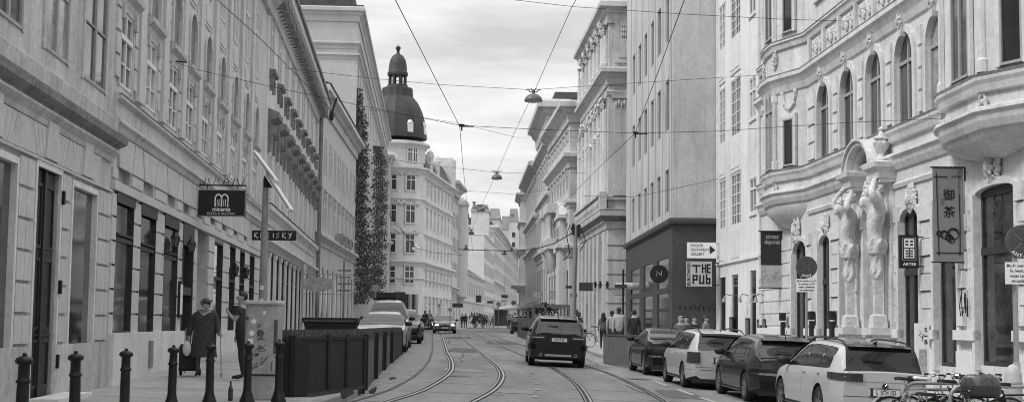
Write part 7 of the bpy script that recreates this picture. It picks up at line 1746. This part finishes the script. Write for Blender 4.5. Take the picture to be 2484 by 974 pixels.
# small dark boards further along
r_,w_,h_=flag('bank_flag_sign','blank dark rectangular sign on the pilastered house',1405,684,1438,705,86,mat('sign_dark',.05,var=.1),bars=.3)
for i,(a,lab) in enumerate((((1154,715,1168,733,250),'small dark square sign over the far left pavement'),((1182,729,1197,735,260),'flat dark sign board over the far left pavement'),((1097,734,1123,745,235),'wide black canopy sign by the corner past the domed house'),((1216,714,1232,722,190),'dark upper board of the tram stop'),((1216,725,1230,732,190),'pale lower board of the tram stop'),((1372,692,1390,699,95),'thin street-name board near the tall pole, upper'),((1384,711,1400,720,92),'thin street-name board on the tall pole, lower'),((1293,706,1316,722,125),'pale picture board beside the far parklet'),((1332,704,1352,725,105),'pale shop board above the parklet'))): flag('far_shop_sign',lab,*a,(mat('sign_dark',.05,var=.1) if i not in (4,7,8) else mat('sign_pale',.36,var=.35,scale=5)),frame=grey)
r,w,h=flag('corner_shop_window_board','dark awning board over the corner shop of the domed house',958,707,983,744,190,mat('sign_dark',.05,var=.1))
r,w,h=flag('street_name_sign','street-name plate and bent bracket by the gallery building',1491,689,1521,697,70,mat('sign_dark',.05,var=.1))
b=MB(); b.tube([(.12,.05,-3.4),(.12,.05,.9)],.05); b.build('post',black,r); b=MB(); 
for k in range(4): b.tube([(-.25+.13*k+.07*math.cos(a),.02,-.28+.1*math.sin(a)) for a in [i*.7 for i in range(10)]],.012,4)
b.build('wire_ornament',black,r)
# rolled awning on the gallery building
u,v=R3.uv(1535,690,.5); pt=R3.a+R3.d*u; b=MB(); b.T=Matrix.Rotation(R(90),4,'Y'); b.lathe(0,0,[(.16,-.9),(.19,-.88),(.19,.88),(.16,.9)],14); o=link('rolled_awning',b.mesh('rolled_awning',mat('awning_stripe',.45,var=.25,scale=2),True),None,(PX(1536,77),77,P(1536,693,77).z)); tag(o,'rolled pale awning at the far corner of the gallery building','awning')
b=MB(); b.box(-.88,.88,.15,.22,-.05,.05); link('awning_arm',b.mesh('awning_arm',black),o)

# ---- poles, lamps and parklets on the right
D=70; c0=P(1389,790,D); c1=P(1397,545,D); x0,zb=c0.x,gz(c0.x,D)
r=thing('tram_mast','tall grey tram mast with cable fittings on top, right of the road','mast',(x0,D,zb)); dz=c1.z-zb; dx=c1.x-x0
b=MB(); b.tube([(0,0,-.2),(dx*.2,0,1.2),(dx,0,dz)],[.13,.12,.09],14); b.build('shaft',mat('mast_grey',.24,var=.2,scale=2),r,smooth=True)
b=MB(); b.box(dx-.26,dx+.22,-.06,.06,dz-.25,dz-.12); b.box(dx-.2,dx-.08,-.1,.1,dz-.5,dz+.05); b.box(dx+.08,dx+.2,-.1,.1,dz-.6,dz+.02); b.tube([(dx-.3,0,dz),(dx-.45,0,dz-.5),(dx-.3,0,dz-1.4),(dx-.6,0,dz-1.75)],.025,5); b.tube([(dx+.2,0,dz),(dx+.5,0,dz-.8),(dx+.2,0,dz-1.3)],.025,5); b.build('cable_fitting',black,r)
# grey parklet wall
wa=[(ground(1463,880)),(ground(1546,896))]; A,Bq=wa
ztp=P(1463,810,A.y).z
r=thing('parklet_wall','grey board wall of a parklet left of the black fastback car','parklet wall',(A.x,A.y,A.z),math.atan2(Bq.y-A.y,Bq.x-A.x)); L_=(Vector((Bq.x-A.x,Bq.y-A.y))).length; hh=ztp-A.z
pk=mat('parklet_board',.16,var=.2,scale=2,rough=.8)
b=MB(); n=6
for k in range(n): b.box(L_*k/n+.008,L_*(k+1)/n-.008,0,.05,.02,hh-.04)
b.build('board',pk,r); b=MB(); b.box(-.02,L_+.02,-.02,.09,hh-.04,hh); b.box(0,.06,.05,2.2,0,hh-.04) ; b.box(-.02,.07,.05,2.2,hh-.04,hh+.002); b.box(0,L_,.051,.09,.02,hh-.05); b.build('frame',mat('parklet_frame',.10,var=.2),r)
# wooden parklet farther off
m_wood=mat('weathered_wood',.13,var=.3,scale=4,rough=.85)
D0,D1=80,99; xa,xb=1.28,.55; xr_=3.25; zg=gz(2,85)+.02; zt=P(1300,737,D0).z
r=thing('wooden_parklet','weathered wooden parklet with slat walls and a pergola frame, behind the dark utility vehicle','parklet',(0,0,0))
b=MB()
for k in range(34): t=k/33; x,y=lerp(xa,xb,t),lerp(D0,D1,t); b.box(x-.03,x+.03,y-.2,y+.2,zg,lerp(zg,zt,.62)+.03*(k%2))
b.build('slat_wall',m_wood,r)
b=MB()
for k in range(16): x=lerp(xa,xr_,k/15); b.box(x-.05,x+.05,D0-.03,D0+.03,zg,lerp(zg,zt,.55))
b.build('end_wall',m_wood,r)
b=MB()
for t in (0,.33,.66,1):
    x,y=lerp(xa,xb,t),lerp(D0,D1,t); b.box(x-.07,x+.07,y-.07,y+.07,zg,zt); b.box(xr_-.07,xr_+.07,y-.07,y+.07,zg,zt); b.box(x,xr_,y-.05,y+.05,zt-.16,zt)
b.box(1.9,2.0,D0-.05,D0+.05,zg,zt)
b.grid([[(xa-.06,D0,zt-.14),(xa+.06,D0,zt-.14),(xa+.06,D0,zt+.02),(xa-.06,D0,zt+.02)],[(xb-.06,D1,zt-.14),(xb+.06,D1,zt-.14),(xb+.06,D1,zt+.02),(xb-.06,D1,zt+.02)]],closed=True,caps=True); b.build('pergola_frame',m_wood,r)
leafm=mat('leaf_grey',.07,var=.4,scale=3,rough=.7,bump=0)
def bush(label,x,y,z,rx,ry,rz_,n,s,pot=True,name='potted_bush',seed=1):
    rnd=random.Random(seed); b=MB()
    for _ in range(n):
        a=rnd.random()*6.28; q=rnd.random()**.4; e=rnd.uniform(-1,1); k=math.sqrt(1-e*e)*q*(1+.25*math.sin(3*a+seed)); c=Vector((rx*k*math.cos(a),ry*k*math.sin(a),rz_*(e*q+1)+(.35 if pot else 0)))
        u_=Vector((rnd.gauss(0,1),rnd.gauss(0,1),rnd.gauss(0,1))).normalized()*s*rnd.uniform(.6,1.3); v_=u_.cross(Vector((rnd.gauss(0,1),rnd.gauss(0,1),rnd.gauss(0,1)))).normalized()*s*.6
        b.poly([c-u_,c-v_,c+u_,c+v_])
    r=thing(name,label,'plant',(x,y,z)); b.build('foliage',leafm,r); b=MB(); b.tube([(0,0,.2 if pot else 0),(0,0,rz_+.3)],.04,6); b.build('stem',fr_d,r)
    if pot: b=MB(); b.lathe(0,0,[(.2,0),(.28,.42),(.3,.45),(.25,.44)],12); b.build('pot',grey,r)
bush('leafy plant tumbling over the pergola of the wooden parklet',PX(1323,81),81,P(1323,768,81).z,.7,.4,.42,420,.09,pot=False,seed=1)
bush('smaller plant at the left inside the wooden parklet',PX(1287,90),90,P(1287,772,90).z,.35,.3,.35,200,.08,pot=False,seed=2)
bush('dark bush in front of the pilastered house, right of the mast',PX(1402,76),76,gz(3.4,76)+.1,.3,.3,.75,300,.09,seed=3)
bush('round potted bush on the far left pavement',PX(1158,190),190,gY(190)+.1,1.0,.8,.9,260,.16,seed=4)
bush('second round potted bush on the far left pavement',PX(1176,200),200,gY(200)+.1,.8,.8,.8,200,.16,seed=5)
# café parasols in the distance
for px,D,lab in ((1238,175,'pale café parasol left of the far parklet'),(1258,168,'second pale café parasol nearest the turret house')):
    x=PX(px,D); r=thing('cafe_parasol',lab,'parasol',(x,D,gz(x,D)+.1),0,'far café parasols'); b=MB(); b.lathe(0,0,[(1.5,2.3),(1.48,2.42),(.05,2.95)],8); b.build('canopy',fr_w,r); b=MB(); b.tube([(0,0,0),(0,0,2.9)],.03); b.build('pole',steel,r)
# far tram stop shelter
D=185; x=PX(1219,D); r=thing('tram_stop_shelter','glass tram stop shelter on the far island','shelter',(x,D,gz(x,D)+.12)); b=MB()
for dx_ in (-.9,.9):
    for dy_ in (0,1.4): b.box(dx_-.06,dx_+.06,dy_-.06,dy_+.06,0,2.5)
b.box(-1.1,1.1,-.2,1.6,2.5,2.62); b.build('frame',grey,r); b=MB(); b.box(-.85,.85,1.39,1.41,.3,2.4); b.box(-.91,-.89,.1,1.3,.3,2.4); b.build('glass_panel',gl_m,r)
b=MB(); b.box(-4.5,4,-2,3,-.14,.0); 
o=struct(link('traffic_island',b.mesh('traffic_island',m_pave),None,(x,D,gz(x,D)+.13)))

# ---- bicycles and hoops, bottom right
tube_m=mat('hoop_steel',.34,rough=.4,var=.15,metal=.3,bump=0)
def hoop(label,x0,x1,D,h=.85):
    r=thing('bicycle_hoop',label,'bicycle stand',((x0+x1)/2,D,pavR(D)-.1),0,'bicycle hoops'); w=(x1-x0)/2; b=MB(); k=.16
    pts=[(-w-.05,0,0),(-w,0,h-.34)]+[(-w+.2-.2*math.cos(a),0,h-.2+.2*math.sin(a)) for a in [math.pi/2*i/6 for i in range(7)]]+[(w,0,h)]+[(w+.12*math.sin(a),0,h-.12+.12*math.cos(a)) for a in [math.pi/2*i/5 for i in range(1,6)]]+[(w+.12,0,0)]
    b.tube(pts,.03,10); b.build('hoop_tube',tube_m,r,smooth=True)
    b=MB(); b.box(-w-.14,-w+.04,-.06,.06,0,.015); b.box(w+.03,w+.21,-.06,.06,0,.015); b.build('foot_plate',steel,r)
hoop('left steel bicycle hoop beside the white estate car',PX(2192,23.0),PX(2330,23.0),23.0,.88)
hoop('right steel bicycle hoop under the top-case bicycle',PX(2302,22.2),PX(2490,22.2),22.2,.88)
def bicycle(label,x,y,z,rz,fc,h=1.0,topcase=False,light_saddle=False,mud=True,flat=False,rack=True):
    """rear wheel at the origin, front wheel along +x"""
    r=thing('bicycle',label,'bicycle',(x,y,z),rz,'bicycles locked to the hoops'); R0=.34; wbx=1.06
    for wx in (0,wbx):
        b=MB(); n=32
        rows=[]
        for i in range(n):
            a=2*math.pi*i/n; rows.append([(wx+(R0-.018+.018*math.cos(t))*math.cos(a),.018*math.sin(t),R0+(R0-.018+.018*math.cos(t))*math.sin(a)) for t in [2*math.pi*j/6 for j in range(6)]])
        rows.append(rows[0]); b.grid(rows,closed=True); wh=b.build('wheel',tyre_m,r,smooth=True)
        b=MB(); rows=[]
        for i in range(n+1):
            a=2*math.pi*i/n; rows.append([(wx+(R0-.036+q)*math.cos(a),s,R0+(R0-.036+q)*math.sin(a)) for q,s in ((0,-.012),(-.014,0),(0,.012))])
        b.grid(rows)
        for i in range(14): a=2*math.pi*i/14; b.tube([(wx,.02*(-1)**i,R0),(wx+.30*math.cos(a),0,R0+.30*math.sin(a))],.0018,3)
        b.build('rim',chrome,wh)
        if mud:
            b=MB(); b.grid([[(wx+(R0+.03)*math.cos(a),s,R0+(R0+.03)*math.sin(a)) for s in (-.028,0,.028)] for a in [R(-10)+R(200)*i/16 for i in range(17)]]); b.build('mudguard',steel,r,smooth=True)
    bb_=(.42,0,.28); st=(.30,0,.78); hd=(.86,0,.80); hb=(.90,0,.66)
    b=MB(); b.tube([bb_,(.27,0,.86)],.015,8); b.tube([bb_,hb],.019,8); b.tube([st if not flat else (.36,0,.5),hd if not flat else hb],.015,8); b.tube([hd,hb],.018,8)
    for s in (-1,1): b.tube([bb_,(0,s*.06,R0)],.010,6); b.tube([st,(0,s*.06,R0)],.008,6); b.tube([hb,(wbx-.03,s*.05,R0)],.011,6)
    b.build('frame',fc,r,smooth=True)
    b=MB(); b.tube([(.27,0,.80),(.245,0,.93)],.012,6); b.build('seat_post',chrome,r)
    b=MB(); b.grid([[(x_,-w_,z_-.02),(x_,-w_*.7,z_+.008),(x_,0,z_+.014),(x_,w_*.7,z_+.008),(x_,w_,z_-.02),(x_,0,z_-.04)] for x_,w_,z_ in ((.10,.06,.965),(.14,.085,.975),(.22,.07,.965),(.30,.035,.96),(.38,.022,.955),(.40,.012,.95))],closed=True,caps=True); b.build('saddle',fr_w if light_saddle else black,r,smooth=True)
    b=MB(); b.tube([hd,(.83,0,.98)],.014,6); b.tube([(.83,0,.98),(.86,.14,1.0),(.84,.24,1.02),(.72,.29,1.02)],.012,6); b.tube([(.83,0,.98),(.86,-.14,1.0),(.84,-.24,1.02),(.72,-.29,1.02)],.012,6); b.build('handlebar',chrome,r)
    b=MB(); 
    for s in (-1,1): b.tube([(.80,s*.27,1.02),(.70,s*.292,1.02)],.018,6); b.tube([(.86,s*.2,1.0),(.78,s*.24,.97)],.006,4)
    b.build('handle_grip',black,r)
    b=MB(); b.tube([(bb_[0],-.06,.28),(bb_[0]+.12,-.06,.17)],.01,5); b.box(.50,.60,-.12,-.06,.15,.175); b.tube([(bb_[0],.06,.28),(bb_[0]-.12,.06,.39)],.01,5); b.box(.26,.36,.06,.12,.385,.41); b.lathe(.42,0,[(.01,.28)],3) if 0 else None; b.build('crank_and_pedal',steel,r)
    if rack: b=MB(); b.box(-.32,.22,-.06,.06,.735,.75); b.tube([(-.2,.06,.74),(0,.07,R0)],.006,4); b.tube([(-.2,-.06,.74),(0,-.07,R0)],.006,4); b.build('luggage_rack',black,r)
    if topcase: 
        o=thing('bicycle_top_case','glossy dark rounded top case on the rear rack of the rightmost bicycle','top case',(0,0,0)); o.parent=None
        o.matrix_world=Matrix.Translation((x,y,z))@Matrix.Rotation(rz,4,'Z')
        def rr2(w_,d_,z_,cx_=-.06):
            return [(cx_+w_*math.copysign(abs(math.cos(t))**.7,math.cos(t)),d_*math.copysign(abs(math.sin(t))**.7,math.sin(t)),z_) for t in [2*math.pi*j/28 for j in range(28)]]
        b=MB(); b.grid([rr2(.24,.17,.76),rr2(.295,.2,.79),rr2(.305,.21,.88),rr2(.30,.205,.915)],closed=True,caps=True); b.build('case_base',mat('case_dark',.03,var=.15,scale=6,rough=.35,spec=.6),o,smooth=True)
        b=MB(); b.grid([rr2(.30,.205,.918),rr2(.295,.2,.98),rr2(.26,.18,1.05),rr2(.18,.13,1.09),rr2(.02,.02,1.10)],closed=True,caps=True); b.build('case_lid',mat('case_gloss',.05,var=.1,rough=.12,spec=.8,bump=0,coat=1),o,smooth=True)
    return r
zb=pavR(22.6)-.10
bicycle('bicycle with a dark saddle and pale mudguard, leftmost of the group',PX(2156,22.9),22.9,zb,R(6),steel,mud=True,rack=False)
bicycle('bicycle with a white saddle leaning on the left hoop',PX(2200,23.2),23.25,zb,R(-4),tube_m,light_saddle=True,rack=False)
bicycle('bicycle with a high black saddle between the two hoops',PX(2258,22.6),22.6,zb-.02,R(3),fr_d)
bicycle('rightmost bicycle carrying the rounded top case',PX(2385,22.0),22.0,zb-.03,R(-3),black,topcase=True)
bicycle('low dark bicycle in front, its wheel rim along the bottom edge',PX(2205,22.0),22.0,zb-.2,R(2),black,flat=True,rack=False)
bicycle('white-rimmed bicycle leaning by the mast beside the utility vehicle',PX(1432,66),66,gz(3.8,66)+.14,R(15),steel)

bicycle('dark bicycle at the right edge, handlebar turned up beside the litter bin',PX(2448,22.8),22.9,zb,R(170),black,rack=False)
bicycle('black bicycle parked behind the top-case bicycle',PX(2300,23.5),23.6,zb,R(8),fr_d,rack=True)
# ================= OVERHEAD WIRES AND LAMPS =================
def wire(label,pts,r,name='overhead_wire',sag=0,group=None,nodes=(),nodem=None):
    V=[P(*p) for p in pts]; o=V[0].copy(); b=MB(); L=[]
    for a,c in zip(V,V[1:]):
        for k in range(6): q=a.lerp(c,k/6); q.z-=sag*4*(k/6)*(1-k/6); L.append(q-o)
    L.append(V[-1]-o); b.tube(L,r,5); me=b.mesh(name,wire_m)
    t=thing(name,label,'wire',o,0,group,data=me)
    if nodes:
        b=MB()
        for p,s in nodes:
            c=P(*p)-o; b.box(c.x-.04*s,c.x+.26*s,c.y-.02,c.y+.02,c.z-.005,c.z+.02); b.tube([(c.x,c.y,c.z+.02),(c.x,c.y,c.z-.09*s)],.018*s,5); b.box(c.x-.06*s,c.x+.06*s,c.y-.03,c.y+.03,c.z+.01,c.z+.05*s)
        link('wire_clamp',b.mesh('wire_clamp',black),t)
    return t
def wY(h,px,py): # depth of a wire running h metres above the lens
    hz=787+.0115*(px-1242); return h*FPX/(hz-py)
def ln(h,pts): return [(px,py,wY(h,px,py)) for px,py in pts]
wire('contact wire over the left track, from the top centre down to the far junction',ln(4.2,[(935,-60),(960,2),(1115,306)])+ln(4.2,[(1122,390),(1131,480),(1141,560),(1147,610)]),.0065,nodes=[((1120,307,wY(4.2,1115,306)),1)])
wire('contact wire over the right track, passing the smooth modern block',ln(4.2,[(1672,-40),(1660,0),(1600,165),(1540,324)])+ln(4.2,[(1470,390),(1385,475),(1325,527),(1290,562)]),.0065,nodes=[((1542,325,wY(4.2,1540,325)),1)])
wire('feeder wire crossing the left facade diagonally to an insulator',ln(6,[(500,-30),(527,0),(640,102),(808,272)]),.008)
wire('thin wire continuing from the left insulator toward the far junction',ln(6,[(808,272),(870,372),(928,475),(985,575)]),.007)
LC=ln(8.2,[(1408,-30),(1396,2),(1386,20),(1296,222)])
wire('lamp cable running down the middle of the street past the hanging lamps',LC+ln(8.2,[(1240,338),(1206,417),(1185,462),(1167,500),(1143,560),(1128,600)]),.009,nodes=[])
LW=[]
S_=[('cross wire through both contact wires at mid height',[(410,147,33.8),(490,172,33.5),(640,206,33),(870,255,31.5),(1115,304,30.1),(1285,313,30.4),(1540,323,31.2),(1740,318,31.5),(2060,297,31.8),(2290,287,31.9)],.006,None),
('upper cross wire carrying the nearest hanging lamp',[(690,165,52),(900,190,51),(1062,205,50.4),(1290,218,50),(1420,209,50.5),(1640,195,51),(1850,182,50)],.008,None),
('topmost cross wire at the upper right',[(1180,-12,36),(1245,0,36),(1395,17,36),(1665,35,36),(1900,47,36),(2060,52,37)],.007,None),
('faint cross wire just above the middle of the sky',[(890,265,66),(1110,298,64),(1250,333,64),(1420,333,66)],.008,None),
('cross wire carrying the second hanging lamp',[(900,380,80),(1085,405,78),(1205,418,76),(1300,421,78),(1420,419,80)],.009,None),
('low cross wire near the third hanging lamp',[(1040,452,100),(1130,462,100),(1240,470,99),(1330,460,100)],.010,None),
('decorated cable with small clips spanning to the tall mast',[(1112,604,99),(1170,606,92),(1240,608,86),(1300,603,80),(1345,590,75),(1396,560,70)],.028,1),
('short cross wire in front of the smooth modern block',[(1415,475,58),(1530,478,57),(1610,463,57),(1745,433,58)],.009,None)]
for lab,pts,rr_,nd in S_:
    wire(lab,pts,rr_,group=None,nodes=[((1125,606,97),.8),((1136,606,96),.8),((1224,609,88),1.2),((1241,604,86),1.3)] if nd else ())
for px,py,lab in ((408,147,'black rosette anchor with iron leaves on the long grey facade'),(806,272,'black insulator where the feeder wire ends, left side')):
    D=33.6 if px==408 else wY(6,808,272); c=P(px,py,D); b=MB()
    if px==408:
        b.ell((0,0,0),(.09,.12,.09),10,8)
        for k in range(8): a=k*math.pi/4; b.tube([(0,0,0),(.11*math.cos(a),.02,.17*math.sin(a))],[.03,.008],4)
        b.tube([(.05,0,0),(.45,0,-.04)],.018)
    else: b.ell((-.02,0,-.1),(.07,.07,.16),8,6); b.tube([(0,0,0),(.12,0,.42)],.03)
    thing('wire_anchor',lab,'wire anchor',c,0,'wire anchors',data=b.mesh('wire_anchor',black))
lampm=mat('lamp_shade_metal',.10,rough=.4,var=.15,scale=3,bump=0)
HL=[(1294,240,50,22),(1205,430,76,13),(1167,508,99,9.5),(1144,565,125,7),(1131,602,150,5),(1223,615,150,6)]
LN=['nearest and largest hanging street lamp over the road','second hanging street lamp over the road','third hanging street lamp, over the far road','fourth small hanging lamp near the domed house corner','fifth tiny hanging lamp above the far junction','tiny dark lamp cluster hanging above the far tram stop']
for (px,py,D,rp),lab in zip(HL,LN):
    c=P(px,py,D); q=rp*D/FPX; r=thing('hanging_street_lamp',lab,'street lamp',(c.x,D,c.z),0,'hanging street lamps')
    b=MB(); b.lathe(0,0,[(q,-.09),(q*1.02,-.06),(q*.9,.05),(q*.6,.14),(q*.2,.19),(.05,.2),(.05,.33)],24); b.build('lamp_shade',lampm,r,smooth=True)
    b=MB(); b.lathe(0,0,[(q*.9,-.085),(q*.6,-.12),(.02,-.13)],20); b.build('lamp_glass',mat('lamp_diffuser',.35,rough=.3,var=0,bump=0),r,smooth=True)
    b=MB(); 
    for s in (-1,1): b.tube([(0,0,.26),(s*.12,0,.24),(s*.18,0,.34),(s*.26,0,.33)],.022,5); b.tube([(0,0,.26),(s*.10,0,.38)],.02,5)
    b.build('hanger',black,r)
# globe lamp cluster on the domed house
c=P(1008,603,196); r=thing('globe_lamp_cluster','cluster of white globe lamps on a cable beside the domed corner house','street lamp',(c.x,196,c.z))
for dx_,dz_ in ((-.3,0),(.3,.1),(0,.4),(.1,-.3)): b=MB(); b.ell((dx_,0,dz_),(.24,.24,.24),12,8); b.build('globe',white,r,smooth=True)
wire('thin slack cable holding the globe lamps',[(905,440,190),(950,530,192),(1008,600,196),(1050,612,200),(1120,618,205)],.03)
# ornate twin lamp on the corner of the pale palace, box lights on the shop piers
for i,(px,py) in enumerate(((1903,768),(1973,765),(2023,765))):
    u,v=R1.uv(px,py,.15); pt=R1.a+R1.d*u-R1.inw*.14; o=thing('wall_box','small black box fixed to the shop pier, one of three beside the dark doors','wall box',(pt.x,pt.y,R1.z0+v),R1.ang,'black boxes on the shop piers')
    b=MB(); b.fb(-.16,.16,-.12,.14,0,.16); b.build('upper_box',black,o); b=MB(); b.fb(-.13,.13,-.62,-.16,0,.12); b.build('menu_case',black,o); b=MB(); b.fb(-.2,.2,-.95,-.7,0,.2); b.build('lower_box',black,o)
for i,px in enumerate((1764,1803,1842,1888)):
    u,v=R2.uv(min(px,1845),722,.2); 
    if px>1850: u=R2.L-.15
    pt=R2.a+R2.d*u; o=thing('wall_spotlight','small swan-neck spotlight on the white house, %s from the gallery building'%('first','second','third','fourth')[i],'spotlight',(pt.x,pt.y,R2.z0+v),R2.ang,'spotlights on the white house')
    b=MB(); b.tube([(0,0,.1),(0,-.25,.16),(0,-.33,.0)],.025); b.lathe(0,-.33,[(.04,.02),(.09,-.16)],8); b.build('spotlight_arm',grey,o)
    b=MB(); b.fb(-.3,.3,-2.0,-.75,.001,.06); q=b.mesh('poster_case',fr_d); o2=thing('poster_case','dark poster case on the white house, %s from the gallery building'%('first','second','third','fourth')[i],'poster case',(pt.x,pt.y,R2.z0+v),R2.ang,'poster cases on the white house',data=q); b=MB(); b.fb(-.24,.24,-1.94,-.81,.06,.064); link('poster',b.mesh('poster',mat('poster_print',.12,var=.9,scale=14,bump=0)),o2)

# the street goes on behind the viewpoint: plain house rows that close it in
house('rear_street_house','plain grey house row on the left behind the viewpoint',(facX(-70),-70),(facX(8.9),8.9),.4,18,[(4.8,7.2),(8.6,11),(12.4,14.8)],20,pl_l2,dep=10,side='L',corn=(.4,.8),groundh=3.4)
house('rear_street_house','plain pale house row on the right behind the viewpoint',(11.7-.05*17.8,17.8),(14.5,-70),.4,18,[(5.2,7.6),(9.2,11.6),(13.2,15.6)],22,pl_r1,dep=10,side='R',corn=(.4,.8),groundh=3.6)
house('rear_street_house','mid-grey house closing the street far behind the viewpoint',(16,-72),(-14,-72),.2,17,[(4.8,7.2),(8.6,11),(12.4,14.8)],8,pl_r3,dep=10,side='R',corn=(.4,.8),groundh=3.4)
